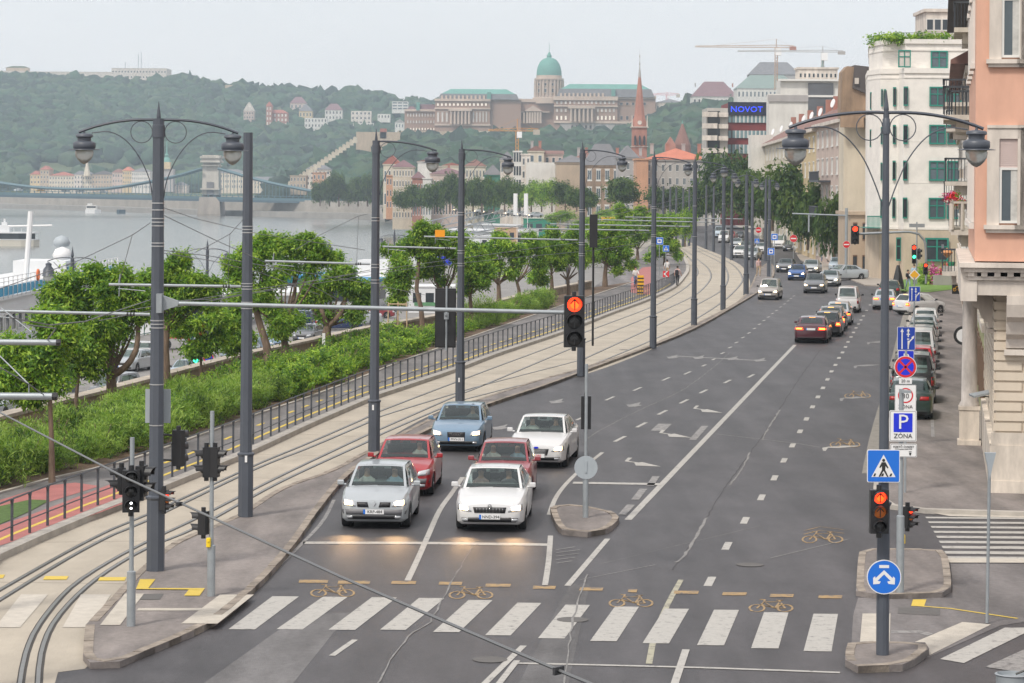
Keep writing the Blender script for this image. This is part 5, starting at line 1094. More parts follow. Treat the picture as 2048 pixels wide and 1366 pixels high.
FR=[oncoming(747,1060,2.5,'hatch','silver','silver hatchback with lit headlights at the stop line, plate KRP-484',L=4.2,W=1.78,H=1.47,lit=True,plate='KRP-484',grille='split',emblem='diamond',lampz=.03),
oncoming(979,1066,3.0,'sedan','white','white liftback with lit headlights at the stop line, plate NND-394',L=4.66,W=1.81,H=1.46,lit=True,plate='NND-394',grille='bar',emblem='ring',r=.315),
oncoming(801,994,3,'hatch','red','red hatchback waiting behind the silver hatchback',L=4.2,W=1.78,H=1.46,grille='split',lampz=.03),
oncoming(1003,1003,3,'hatch','darkred','dull red hatchback with black mirrors behind the white liftback',L=3.9,W=1.68,H=1.50),
oncoming(912,905,4.5,'hatch','blue','pale metallic blue hatchback with a tall black grille, plate MVV-311',L=4.2,W=1.77,H=1.43,lit=True,plate='MVV-311',grille='tall',emblem='rings'),
oncoming(1072,938,7,'sedan','white','white sedan with a wide barred grille and a red lettered plate',L=4.87,W=1.85,H=1.48,lit=True,plate='V-980',grille='wide',emblem='oval',r=.33)]
FR[0]['category']=FR[1]['category']='car'
leaving(1621,687,10,'sedan','plum','dark plum sedan with bright brake lights, last in the waiting queue',L=5.1,W=1.93,H=1.45,brake=True,r=.34)
g_=1
for px,py,k,c,lb,Lc,Wc,Hc,br in ((1653,674,'hatch','black','black hatchback with one brake light showing ahead of the plum sedan',4.0,1.7,1.47,True),(1661,663,'wagon','grey','dark grey estate third from the end of the queue',4.4,1.75,1.50,True),(1675,651,'hatch','silver','silver hatchback between the dark estate and the white van',4.1,1.72,1.47,True),(1694,626,'van','white','small white van at the head of the waiting queue',4.1,1.70,1.82,False)):
    leaving(px,py,10,k,c,lb,L=Lc,W=Wc,H=Hc,brake=br,detail=1,name='waiting_car' if k!='van' else 'waiting_van')
leaving(1768,620,10,'sedan','silver','silver sedan with lit tail lamp next to the signpost, beyond the queue',L=4.5,W=1.74,H=1.42,brake=True,detail=1)
leaving(1778,598,10,'hatch','dgreen','dark green hatchback ahead of the silver sedan with the lit tail lamp',detail=1)
leaving(1800,630,52,'hatch','white','white hatchback turned sideways between the lane and the parked row',L=3.9,W=1.68,H=1.47,detail=1,brake=True)
for Y,k,c,lb,Lc,Wc,Hc in ((98,'sedan','dgreen','dark green sedan, nearest of the row parked along the sidewalk',4.5,1.75,1.43),(105.5,'suv','black','tall black off-road car parked second in the sidewalk row',4.3,1.85,1.95),(113,'hatch','silver','silver hatchback parked ahead of the tall off-road car',4.0,1.7,1.5),(119.5,'hatch','red2','bright red small hatchback in the row parked along the sidewalk',3.7,1.68,1.42),(126,'van','white','white box-backed van in the row parked along the sidewalk',4.2,1.75,1.85),(133.5,'suv','grey','dark grey car parked ahead of the white van by the sidewalk',4.3,1.75,1.62),(141,'hatch','dgreen','greenish hatchback near the far end of the sidewalk row',3.9,1.68,1.5),(148,'hatch','silver','silver hatchback next to last in the sidewalk row',4.0,1.7,1.5),(156,'hatch','white','pale car at the far end of the sidewalk row',4.0,1.7,1.5)):
    X=14.75+.166*(Y-98); a=R(9.4); car((X+math.sin(a)*Lc/2,Y+math.cos(a)*Lc/2,.11),PI-a,k,c,lb,L=Lc,W=Wc,H=Hc,detail=1,r=.36 if k=='suv' else .31)
oncoming(1535,600,12,'suv','champ','small champagne crossover with lit headlights, foremost oncoming car',L=3.7,W=1.66,H=1.60,lit=True,detail=1)
oncoming(1627,587,11,'hatch','grey','dark oncoming hatchback with lit headlights near the junction',L=4.3,W=1.8,H=1.6,lit=True,detail=1)
oncoming(1657,573,11,'sedan','silver','silver oncoming sedan half behind the dark hatchback',L=4.5,W=1.76,H=1.42,detail=1,lit=True)
oncoming(1592,561,12,'hatch','cyan','blue oncoming hatchback with a lit headlight',L=3.95,W=1.7,H=1.46,lit=True,detail=1)
oncoming(1567,545,14,'sedan','grey','grey oncoming sedan with one bright headlight left of the blue hatchback',L=4.5,W=1.74,H=1.42,lit=True,detail=1)
oncoming(1619,548,12,'sedan','silver','silver oncoming sedan behind the blue hatchback',L=4.5,W=1.8,H=1.42,lit=True,detail=1)
oncoming(1673,543,10,'sedan','lblue','pale blue sedan waiting behind the turning grey sedan',L=4.5,W=1.78,H=1.45,detail=1)
q=G(1688,560); car((q.x,q.y,0),R(-62),'sedan','silver','long grey sedan turning side-on before the corner house',L=4.7,W=1.8,H=1.48,detail=1,name='turning_car')
for px,py,k,c,lb,lt in ((1476,516,'hatch','white','white car beside the distant tram masts',False),(1500,520,'sedan','silver','silver car right of the white one by the tram masts',False),(1470,497,'hatch','silver','far car with a glaring headlight on the bend',True),(1489,505,'hatch','grey','grey far car behind the tram masts',False),(1556,498,'van','white','white van parked under the dark street trees',False),(1577,503,'suv','black','dark car parked under the street trees beside the white van',False),(1600,505,'hatch','silver','silver car parked under the street trees by the no entry sign',False),(1446,486,'van','white','white van on the far bend',False),(1436,476,'van','lblue','pale blue van farthest on the bend',False),(1458,481,'hatch','red2','red car on the far bend',False),(1520,508,'sedan','white','white sedan behind the blue crossing sign',False),(1475,480,'hatch','black','black car on the far bend',False)):
    oncoming(px,py,14,k,c,lb,lit=lt,detail=1,H=1.5 if k!='van' else 2.0)
zq=-4.2
for px,py,al,k,c,lb,lt,fn in ((196,806,18,'suv','grey','grey people carrier with a lit headlight behind the low wall on the quay',True,0),(-30,838,14,'wagon','silver','silver estate cut off by the left edge on the quay',False,0),(243,745,14,'hatch','silver','silver car behind the grey people carrier on the quay',False,0),(350,768,16,'sedan','lblue','pale blue sedan mostly hidden by the wall near the green signal',False,0),(458,722,16,'hatch','lblue','pale blue hatchback by the wall beyond the lampless post',False,0),(602,686,12,'wagon','grey','dark grey estate facing the camera behind the bent limb tree',False,0)):
    oncoming(px,py,al,k,c,lb,z=zq,lit=lt,detail=1,H=1.6 if k=='suv' else 1.46,name='quay_car')
for px,py,rz,k,c,lb in ((600,652,-75,'sedan','navy','navy sedan parked side-on behind the dark estate on the quay'),(676,660,105,'hatch','navy','navy hatchback parked by the V-forked tree on the quay'),(640,643,-80,'hatch','black','black hatchback parked behind the navy sedan on the quay'),(717,650,-82,'coupe','silver','silver coupe parked side-on left of the third lamp post'),(745,636,95,'hatch','darkred','dark red car parked behind the silver coupe'),(545,700,20,'hatch','blue','blue hatchback near the wall left of the dark estate'),(262,722,-70,'hatch','white','white car side-on by the green quay railing'),(420,690,-75,'hatch','silver','silver car side-on behind the quay signs')):
    g=G(px,py,zq); car((g.x,g.y,zq),R(rz),k,c,lb,detail=1,name='quay_car')
# headlight beams of the two front cars
for cr_,s in ((FR[0],-1),(FR[0],1),(FR[1],-1),(FR[1],1)):
    l=bpy.data.lights.new('headlight_beam','SPOT'); l.energy=45; l.color=(1,.60,.28); l.spot_size=R(60); l.spot_blend=.9; l.shadow_soft_size=.06
    o=bpy.data.objects.new('headlight_beam',l); COL.objects.link(o); o.parent=cr_; o.location=(s*.62,-2.42,.62); o.rotation_euler=(R(74),0,PI)
# ================= BUILDINGS =================
def bm(n,c,var=.12,vs=.35,**k): return mat(n,c,.85,var=var*1.35,vs=vs*1.6,bump=.1,bs=4,stretch=(1,1,.3),**k)
W_white=bm('white_render',(.62,.60,.56)); W_cream=bm('cream_render',(.56,.50,.40)); W_tan=bm('tan_render',(.44,.35,.26)); W_peach=mat('peach_render',(.64,.37,.27),.85,var=.13,vs=.9,bump=.15,bs=8,stretch=(1,1,.35)); W_pink=bm('pink_render',(.50,.40,.35)); W_grey=bm('grey_render',(.36,.34,.33)); W_stone=bm('pale_stone',(.60,.54,.48),.22,.6); W_yel=bm('yellow_render',(.56,.44,.26)); W_orange=bm('orange_render',(.52,.29,.18)); W_brown=bm('brown_stone',(.27,.19,.13),.35,.4); W_brick=bm('red_brick',(.36,.17,.13),.15,.3); W_olive=bm('olive_render',(.34,.34,.17),.3,.8); W_conc=bm('concrete_render',(.42,.40,.37),.15)
R_red=mat('red_roof_tile',(.34,.12,.09),.85,var=.2,vs=.4); R_or=mat('orange_roof_tile',(.48,.17,.11),.85,var=.15,vs=.4); R_grey=mat('grey_roof',(.17,.17,.18),.8,var=.15,vs=.4); R_dark=mat('dark_roof',(.09,.08,.08),.8,var=.15,vs=.4); R_cop=mat('copper_green',(.12,.29,.25),.7,var=.12,vs=.15); R_brn=mat('brown_roof',(.22,.12,.10),.85,var=.2,vs=.3); R_plum=mat('plum_roof',(.19,.11,.12),.85,var=.15,vs=.3); R_lgr=mat('pale_green_roof',(.19,.25,.23),.8,var=.1,vs=.3)
G_dark=mat('window_glass_dark',(.035,.045,.055),.12,var=.3,vs=.6,objvar=.5); G_mid=mat('window_glass_mid',(.10,.13,.15),.12,var=.3,vs=.5,objvar=.4); G_lit=mat('window_pane_bright',(.62,.57,.52),.5,var=.1,vs=.4,objvar=.15); G_cur=mat('window_curtain',(.50,.49,.46),.6,var=.25,vs=3)
F_wh=mat('window_frame_white',(.66,.65,.62),.6,var=.04); F_gr=mat('window_frame_green',(.02,.22,.17),.5,var=.05); F_br=mat('window_frame_brown',(.16,.10,.07),.6,var=.05)
WM={}
def winmesh(fm,gm,kind='plain'):
    k=(fm.name,gm.name,kind)
    if k in WM: return WM[k]
    b=MB(); t=.075
    b.m(1).box((.5,.03,.5),(1-t,.02,1-t))
    b.m(0).box((t/2,0,.5),(t,.08,1)); b.box((1-t/2,0,.5),(t,.08,1)); b.box((.5,0,1-t/2),(1-2*t,.08,t)); b.box((.5,0,t/2),(1-2*t,.08,t))
    if kind in('cross','case'): b.box((.5,.005,.5),(.07,.06,1-2*t))
    if kind=='cross': b.box((.5,.008,.62),(1-2*t,.05,.05))
    if kind=='arch': b.box((.5,0,1.07),(1.15,.12,.07)); b.box((.5,0,-.05),(1.15,.14,.06))
    if kind=='deep': b.box((.5,-.01,1.05),(1.2,.16,.08)); b.box((.5,-.01,-.04),(1.2,.18,.07)); b.box((.5,.005,.5),(.06,.06,1-2*t))
    me=b.mesh('window'); me.materials.append(fm); me.materials.append(gm); WM[k]=me; return me
def facade_windows(root,O,u,width,rows,cols,w,h,me,skip=(),jit=0,margin=None,name='window'):
    """rows: list of bottom z; evenly spaced columns along unit vector u starting at O (local)"""
    an=math.atan2(u.y,u.x); m=width/cols
    for ri,z in enumerate(rows):
        for c in range(cols):
            if (ri,c) in skip: continue
            p=O+u*(m*(c+.5)-w/2)+Vector((u.y,-u.x,0))*.03; o=inst(name,me,root,(p.x,p.y,z),an,(w,1,h))
def hip(b,x0,x1,y0,y1,z,h,ov=.4,ridge=.35,mans=None):
    x0-=ov;x1+=ov;y0-=ov;y1+=ov; d=min(x1-x0,y1-y0)*ridge
    if mans: i=mans; V=[(x0,y0,z),(x1,y0,z),(x1,y1,z),(x0,y1,z),(x0+i,y0+i,z+h),(x1-i,y0+i,z+h),(x1-i,y1-i,z+h),(x0+i,y1-i,z+h)]; b.add(V,[(0,1,5,4),(1,2,6,5),(2,3,7,6),(3,0,4,7),(4,5,6,7),(3,2,1,0)]); return
    if (x1-x0)>(y1-y0): r0=(x0+d,(y0+y1)/2,z+h); r1=(x1-d,(y0+y1)/2,z+h); b.add([(x0,y0,z),(x1,y0,z),(x1,y1,z),(x0,y1,z),r0,r1],[(0,1,5,4),(1,2,5),(2,3,4,5),(3,0,4),(3,2,1,0)])
    else: r0=((x0+x1)/2,y0+d,z+h); r1=((x0+x1)/2,y1-d,z+h); b.add([(x0,y0,z),(x1,y0,z),(x1,y1,z),(x0,y1,z),r0,r1],[(0,1,4),(1,2,5,4),(2,3,5),(3,0,4,5),(3,2,1,0)])
def block(px0,px1,pyt,pyb,Y,depth,wall,label,floors=0,cols=0,fm=F_wh,gm=G_mid,kind='plain',roof=None,roofm=None,rh=3,name='house',cat='building',wf=.45,hf=.55,yaw=0,group=None,chim=0,side=0,mans=None,cornice=True,cats=None):
    a=at(px0,pyb,Y); c=at(px1,pyb,Y); top=ztop((px0+px1)/2,pyt,Y); W=c.x-a.x; z0=min(a.z,c.z); H=top-z0
    r_=thing(name,(a.x,a.y,z0),label,cat,group,yaw)
    b=MB(); b.box2((0,0,-3),(W,depth,H)); b.build('wall',[wall],r_)
    if cornice:
        b=MB(); b.box2((-.25,-.25,H),(W+.25,depth+.25,H+.35)); b.build('cornice',[wall],r_)
    if floors:
        fh=H/floors; rows=[fh*i+fh*.22 for i in range(floors)]; me=winmesh(fm,gm,kind)
        facade_windows(r_,Vector((0,0,0)),Vector((1,0,0)),W,rows,cols,W/cols*wf,fh*hf,me)
        if side:
            if side<0: facade_windows(r_,Vector((0,depth,0)),Vector((0,-1,0)),depth,rows,abs(side),depth/abs(side)*wf,fh*hf,me)
            else: facade_windows(r_,Vector((W,0,0)),Vector((0,1,0)),depth,rows,side,depth/side*wf,fh*hf,me)
    zr=H+.35 if cornice else H
    if 690<Y<960: rh*=.5
    if 1850<Y<1900: rh*=.55
    if roof=='hip': 
        b=MB(); hip(b,0,W,0,depth,zr,rh,mans=mans); rf=b.build('roof',[roofm or R_red],r_)
    elif roof=='gable':
        b=MB(); b.prismY([(-.4,zr),(W+.4,zr),(W/2,zr+rh)],-.3,depth+.3); rf=b.build('roof',[roofm or R_red],r_)
    elif roof=='gablex':
        b=MB(); V=[(-.3,-.4,zr),(-.3,depth+.4,zr),(-.3,depth/2,zr+rh),(W+.3,-.4,zr),(W+.3,depth+.4,zr),(W+.3,depth/2,zr+rh)]; b.add(V,[(0,2,1),(3,4,5),(0,3,5,2),(1,2,5,4),(0,1,4,3)]); rf=b.build('roof',[roofm or R_red],r_)
    else: rf=None
    for k in range(chim):
        b=MB(); b.box((0,0,.6),(.8,.7,2.2)); b.box((0,0,1.8),(1.0,.9,.2)); b.build('chimney',[W_brick if k%2 else W_grey],rf or r_,(W*(k+.5)/chim,depth*.45,zr+(rh*.7 if roof else 0)))
    return r_
# ---- peach corner building ----
C0=G(1990,985,.1); UF=Vector((math.sin(R(9.2)),math.cos(R(9.2)),0)); UN=Vector((UF.y,-UF.x,0)) # UN along the camera-facing face (to the right)
pb=thing('corner_building',(C0.x,C0.y,.1),'peach corner building with a rusticated stone ground floor at the right edge','building',rz=-R(9.2)); 
# local axes: +x right along front face, +y away along the street
M_rust=bm('rusticated_stone',(.60,.52,.42),.12,.5)
b=MB(); b.box2((.0,.0,-.1),(14,17,6.0))
for k in range(16): 
    z=1.75+k*.285
    if z>5.9: break
    for row in range(9): 
        x0=row*1.55+(.0 if k%2 else -.78); b.box2((max(x0+.0,-.05),-.06,z),(x0+1.50,0.02,z+.225))
    for row in range(11): 
        y0=row*1.6+(.0 if k%2 else -.8); b.box2((-.06,max(y0,-.055),z),(.02,y0+1.54,z+.225))
b.build('ground_floor_wall',[M_rust],pb)
b=MB(); 
for row in range(7): b.box2((-.16+row*2.1,-.16,-.1),(-.16+row*2.1+2.07,.05,1.35)); b.box2((-.19+row*2.1,-.19,-.1),(-.19+row*2.1+2.07,-.155,.35))
b.box2((-.12,-.12,1.35),(14,.03,1.7)); b.box2((-.16,-.155,-.1),(.03,16.9,1.35))
b.build('stone_plinth',[bm('weathered_plinth',(.56,.50,.43),.3,.8)],pb)
zb=6.55
b=MB(); b.box2((-.62,-.75,zb),(14,17,26)); b.build('upper_wall',[W_peach],pb)
b=MB(); b.box2((-1.05,-1.15,zb-.17),(14,17,zb-.04)); b.box2((-.92,-1.02,zb-.30),(14,16.9,zb-.17)); b.box2((-.70,-.80,zb-.95),(14,16.8,zb-.52)); b.box2((-.8,-.9,zb-.52),(14,16.85,zb-.42))
for k in range(30): b.box2((-.80+k*.36,-.97,zb-.42),(-.80+k*.36+.17,-.6,zb-.30))
for k in range(40): b.box2((-.87,-.9+k*.40,zb-.42),(-.6,-.9+k*.40+.2,zb-.30))
b.build('cornice',[W_stone],pb)
def corbel(parent,x,y,nm='corbel'):
    b=MB(); b.prismY([(0,0),(0,-1.5),(.22,-1.5),(.28,-1.25),(.5,-1.1),(.62,-.75),(.85,-.6),(.95,-.25),(.95,0)],-.28,.28); b.box((.12,0,-1.62),(.34,.66,.16)); o=b.build(nm,[W_stone],parent,(x,y,zb-.95)); o.rotation_euler=(0,0,-R(90)); return o
corbel(pb,.55,0.02)
for k in range(3): 
    o=corbel(pb,0.0,2.2+k*6.2); o.rotation_euler=(0,0,R(180)); o.scale=(.75,1,.7)
# portico column + entablature
cb=G(1938,889,.1); qx=Matrix.Rotation(R(9.2),3,'Z')@Vector((cb.x-C0.x,cb.y-C0.y,0))
b=MB(); b.box((0,0,.55),(.66,.7,1.3)); b.box((0,0,.06),(.78,.82,.22)); b.box((0,0,1.24),(.72,.76,.12)); b.build('column_pedestal',[bm('weathered_plinth',(.5,.5,.5))],pb,(qx.x,qx.y,0))
b=MB(); zt_=5.35; b.lathe([(.33,1.3),(.33,1.38),(.27,1.46),(.26,2.6),(.235,zt_-.35),(.27,zt_-.3),(.25,zt_-.25),(.25,zt_-.12),(.32,zt_),(.32,zt_+.08)],20); b.build('column',[bm('column_stone',(.50,.46,.43),.3,1.2)],pb,(qx.x,qx.y,0),smooth=50)
b=MB(); b.box2((-1.0,-.85,zb-1.12),(-.55,qx.y+.6,zb-.05)); b.box2((qx.x-.45,qx.y-.5,zb-1.12),(0,qx.y+.5,zb-.05)); b.build('portico_beam',[W_stone],pb)
# peach windows on the front (camera-facing) wall
def bigwin(x0,x1,z0,z1,blind,yy=-.75):
    w=thing_part=bpy.data.objects.new('window',None); COL.objects.link(w); w.parent=pb; w.location=(x0,yy,z0); W=x1-x0;H=z1-z0
    b=MB(); b.box2((-.34,-.09,-.05),(-.0,.02,H+.30)); b.box2((W,-.09,-.05),(W+.27,.02,H+.30)); b.box2((-.0,-.09,H),(W,.02,H+.30)); b.box2((-.34,-.13,H+.30),(W+.27,.02,H+.38)); b.build('window_surround',[W_stone],w)
    b=MB(); b.box2((-.42,-.2,-.17),(W+.35,.02,-.05)); b.box2((-.36,-.12,-.27),(W+.30,.02,-.17)); b.build('window_sill',[W_stone],w)
    b=MB(); b.box2((0,-.012,H*(1-blind)),(W,-.004,H))
    n=int(H*blind/.055)
    for k in range(n): b.box2((0,-.03,H*(1-blind)+k*.055),(W,-.01,H*(1-blind)+k*.055+.042))
    b.build('roller_blind',[mat('blind_pale_pink',(.58,.47,.44),.6,var=.05)],w)
    hh=H*(1-blind); b=MB(); t=.07; b.box2((0,-.06,0),(t,-.005,hh)); b.box2((W-t,-.06,0),(W,-.005,hh)); b.box2((t,-.06,hh-t),(W-t,-.005,hh)); b.box2((t,-.06,0),(W-t,-.005,t)); b.build('window_frame',[F_wh],w)
    b=MB(); b.box2((t,-.03,t),(W-t,-.015,hh-t)); b.build('pane',[G_mid],w)
    b=MB(); b.box2((W*.55,-.036,t),(W-t,-.031,hh-t)); b.build('curtain',[G_cur],w)
for k in range(4):
    x=.02+k*.84 if k<2 else 2.4+(k-2)*.84
    bigwin(x+0.02,x+.60,7.62,9.98,.34); bigwin(x+.06,x+.60,12.25,14.1,.10); 
# street-side facade of the peach building
for (z0,z1) in ((7.6,10.0),(12.2,14.2)):
    for k in range(4):
        o=inst('side_window',winmesh(F_wh,G_mid,'deep'),pb,(-.66,3+k*3.7,z0),-PI/2,(1.3,1,z1-z0))
# ---- buildings along the street (facades seen at a sharp angle) ----
def street_house(y0,y1,H,wall,label,roofm=R_dark,eave=.9,floors=5,cols=5,x0=0.0,z0=3.8,fm=F_wh,rh=4):
    P=C0+UF*y0; r_=thing('street_house',(P.x,P.y,.1),label,'building','facades along the right sidewalk',rz=-R(9.2)); L_=y1-y0
    b=MB(); b.box2((x0,0,-.1),(x0+12,L_,H)); b.build('wall',[wall],r_)
    b=MB(); b.box2((x0-.15,-.01,3.6),(x0+.0,L_,3.85)); b.box2((x0-.3,-.05,H-.5),(x0,L_+.05,H-.1)); b.build('string_course',[W_stone],r_)
    b=MB(); b.box2((x0-eave,-.1,H),(x0+12,L_+.1,H+.22)); rf=b.build('eaves',[roofm],r_)
    b=MB(); V=[(x0-eave,-.05,H+.22),(x0-eave,L_+.05,H+.22),(x0+6,L_+.05,H+rh),(x0+6,-.05,H+rh),(x0+12,-.05,H+.22),(x0+12,L_+.05,H+.22)]; b.add(V,[(0,3,2,1),(3,4,5,2),(0,4,3),(1,2,5)]); b.build('roof',[roofm],r_)
    fh=(H-4.2)/(floors-1)
    facade_windows(r_,Vector((x0,L_,0)),Vector((0,-1,0)),L_,[4.5+fh*i for i in range(floors-1)],cols,1.15,fh*.62,winmesh(fm,G_dark,'deep'))
    facade_windows(r_,Vector((x0,L_,0)),Vector((0,-1,0)),L_,[.7],cols,1.3,2.1,winmesh(F_br,G_dark,'plain'),name='shop_window')
    return r_
def balcony(house,y,z,L_,d=1.15,x0=0,col=None,stone=False,flowers=None,name='balcony'):
    bl=bpy.data.objects.new(name,None); COL.objects.link(bl); bl.parent=house; bl.location=(x0,y,z)
    b=MB(); b.box2((-d,-.0,-.18),(0,L_,0)); b.box2((-d*.7,L_*.1,-.6),(0,L_*.18,-.18)); b.box2((-d*.7,L_*.82,-.6),(0,L_*.9,-.18)); b.build('balcony_slab',[W_stone],bl)
    m=M_rail if not stone else W_stone; b=MB(); r=.016 if not stone else .07
    n=int(L_/(.13 if not stone else .3)); 
    for k in range(n+1): b.tube([(-d+.04,L_*k/n,.02),(-d+.04,L_*k/n,.95)],r,4 if not stone else 8)
    nn=int(d/.13) if not stone else 3
    for k in range(nn+1): b.tube([(-d+d*k/nn,.02,.02),(-d+d*k/nn,.02,.95)],r,4 if not stone else 8)
    b.box2((-d-.03,-.03,.95),(-d+.08,L_,1.03)); b.box2((-d-.03,-.03,.95),(0,.05,1.03)); b.build('balustrade',[m],bl)
    if flowers:
        for mi,k in enumerate(flowers):
            me=addmats(leafmesh('flowers',[(-d+.05,L_*.3,1.1,.3,L_*.3,.22),(-d*.4,.1,1.1,.5,.3,.22)],260,.13,900+mi+int(z),clump=12,clr=.2),k); o=bpy.data.objects.new('flowers',me); COL.objects.link(o); o.parent=bl
M_flr=[mat('flower_red',(.60,.02,.03),.6,var=.1),mat('flower_red_dark',(.42,.02,.03),.6,var=.1),LM[0]]; M_flp=[mat('flower_pink',(.62,.13,.35),.6,var=.15),mat('flower_magenta',(.50,.05,.22),.6,var=.1),LM[1]]; M_flo=[mat('flower_scarlet',(.55,.06,.05),.6,var=.15),mat('flower_scarlet_light',(.70,.16,.10),.6,var=.15),LM[1]]
h1=street_house(17.1,38,19.5,W_olive,'weathered olive house with iron balconies beyond the peach corner building',cols=6,z0=4)
balcony(h1,2,11.2,6,1.5); balcony(h1,9,11.3,4,1.3); balcony(h1,3,7.1,7,1.2,stone=True,flowers=[M_flr]); balcony(h1,11,7.1,6,1.25,flowers=[M_flp]); balcony(h1,12,14.9,5,1.1)
h2=street_house(38.2,72,17.2,W_conc,'grey house with deep dark eaves in the street row',cols=9,eave=1.3)
balcony(h2,4,12.4,5,1.5); balcony(h2,2,8.9,5,1.4,flowers=None); balcony(h2,5,4.9,9,1.5)
h3=street_house(72.2,118,15.5,W_stone,'pale house with brown tiled canopy farther along the street row',cols=12,eave=1.1,roofm=R_brn); balcony(h3,6,8,6,1.4); balcony(h3,3,12,4,1.3)
h4=street_house(118.2,160,13,W_tan,'low tan house at the far end of the street row',cols=10,floors=4)
# small things on the facade
def on_facade(y,off,z): p=C0+UF*y-UN*off; return Vector((p.x,p.y,z))
p=at(1926,671,118); r_=thing('round_shop_sign',p,'round black hanging sign halfway along the street facade','sign'); b=MB(); b.tube([(0,-.04,0),(0,.04,0)],.42,24); b.build('sign_disc',[M_sblk],r_); b=MB(); b.tube([(0,-.05,0),(0,-.041,0)],.3,20); b.build('disc_face',[M_white],r_); b=MB(); b.tube([(0,0,.42),(.8,0,.5)],.02,6); b.build('hanger',[M_sblk],r_)
p=at(1914,575,128); r_=thing('bicycle_shop_sign',p,'small black hanging sign with a yellow bicycle symbol','sign'); b=MB(); b.box((0,0,0),(.48,.05,.62)); b.build('sign_board',[M_sblk],r_)
b=MB()
for s in(-1,1): b.tube([(s*.12+.07*math.cos(a),-.035,-.1+.07*math.sin(a)) for a in [i*PI/6 for i in range(13)]],.012,4,cap=False)
b.tube([(-.12,-.035,-.1),(-.04,-.035,.04),(.08,-.035,.04),(.12,-.035,-.1)],.012,4); b.tube([(-.05,-.035,.16),(.05,-.035,.16)],.03,5); b.build('bicycle_symbol',[M_syel],r_)
p=at(1965,787,82.); r_=thing('slanted_awning',p,'small slanted metal awning plate on a bracket before the rusticated wall','awning'); b=MB(); q=Matrix.Rotation(R(-12),3,'Y'); b.box((0,0,0),(.7,.9,.06),M=q); b.build('awning_plate',[M_galv],r_); b=MB(); b.tube([(-.25,0,-.05),(.35,0,-.12),(.35,0,-.6)],.02,5); b.build('awning_bracket',[M_sblk],r_)
B=G(1968,908,.11); r_=thing('handrail',B,'curved dark brown handrail at the foot of the rusticated wall','handrail'); b=MB(); 
for dx in(0,.14): b.tube([(dx*.6,0,0),(dx*.6+.05,.2,.7),(.16+dx,.4,1.0),(.25+dx,.6,1.05)],.028,6)
b.build('rail_tubes',[mat('brown_iron',(.05,.03,.025),.5,var=.05)],r_)
# hanging green flowerpot & yellow signs near bed
p=at(1903,529,200); b=MB(); b.lathe([(.2,-.25),(.3,.15),(.3,.2)],10); o=b.build('hanging_flowerpot',[mat('green_pot',(.02,.25,.12),.5,var=.05)],None,p); tag(o,'dark green hanging flowerpot beside the flower bed','flowerpot')
p=at(1894,505,200); b=MB(); b.lathe([(.02,.35),(.45,.0),(.42,-.05),(.05,-.4)],10); o=b.build('hanging_lamp',[mat('orange_shade',(.65,.3,.12),.6,var=.1)],None,p); tag(o,'orange cone shaped hanging shade above the flower bed','lamp')
# ---- white building with green windows ----
Yw=252.; wbld=thing('office_building',at(1738,556,Yw+9),'white stone corner building with green window frames and planted roof terrace','building')
O=wbld.location.copy(); 
def LW(px,Y): p=at(px,556,Y); return Vector((p.x-O.x,p.y-O.y,0))
pl=[LW(1729,Yw+16),LW(1733,Yw+6),LW(1758,Yw+2.0),LW(1795,Yw+1.6),LW(1806,Yw),LW(1980,Yw+.01),LW(1980,Yw+30),LW(1729,Yw+30)]
zz=lambda py: ztop(1800,py,Yw)-O.z
b=MB(); b.prism([(p.x,p.y) for p in pl],-1,zz(142)); b.build('wall',[mat('white_stone_panels',(.76,.72,.67),.8,var=.10,vs=.9,bump=.1,bs=2)],wbld)
wsm=MATS['white_stone_panels']
b=MB(); q=[LW(1735,Yw+8),LW(1762,Yw+3),LW(1797,Yw+2.4),LW(1808,Yw+1),LW(1978,Yw+1.01),LW(1978,Yw+29),LW(1735,Yw+29)]; b.prism([(p.x,p.y) for p in q],zz(142),zz(78)); b.build('upper_storey',[wsm],wbld)
def outl(pts,k): c=Vector((sum(p.x for p in pts)/len(pts),sum(p.y for p in pts)/len(pts),0)); return [c+(p-c)*k for p in pts]
for py,h,k,src in((146,10,1.012,pl),(156,3,1.006,pl),(86,9,1.02,q),(100,3,1.01,q),(459,5,1.008,pl),(366,2,1.002,pl),(283,2,1.002,pl)):
    b=MB(); b.prism([(p.x,p.y) for p in outl(src,k)],zz(py),zz(py-h)); b.build('cornice_band',[wsm],wbld)
b=MB(); b.prism([(p.x,p.y) for p in outl(pl,1.004)],-.9,zz(460)); b.build('ground_floor_cladding',[bm('tan_cladding',(.52,.43,.33),.15,.5)],wbld)
def wwin(px0,px1,py0,py1,Y,nm='window',gm=G_mid,kind='cross',off=.12):
    a=LW(px0,Y); c=LW(px1,Y); inst(nm,winmesh(F_gr,gm,kind),wbld,(a.x,a.y-off,zz(py1)),0,(c.x-a.x,1.5,zz(py0)-zz(py1)))
for py0,py1 in ((173,212),(249,288),(321,361),(395,437)):
    wwin(1856,1889,py0,py1,Yw); wwin(1892,1920,py0,py1,Yw); wwin(1804,1813,py0,py1,Yw,kind='plain',gm=G_dark,off=.18)
wwin(1858,1892,100,135,Yw+1.02); wwin(1790,1815,100,135,Yw+1.0,off=1.1,gm=G_lit)
for px in (1785,1782): pass
for py0,py1 in ((173,212),(249,288),(321,361),(395,437)):
    wwin(1783,1789,py0,py1,Yw+1.7,kind='plain',gm=G_dark,off=.2)
    if py0<300: wwin(1737,1743,py0+8,py1+5,Yw+5,kind='plain',gm=G_dark,off=.2)
    for x in (1759,1765): wwin(x,x+3.5,py0+4,py1,Yw+2.0,kind='plain',gm=G_mid,off=.2)
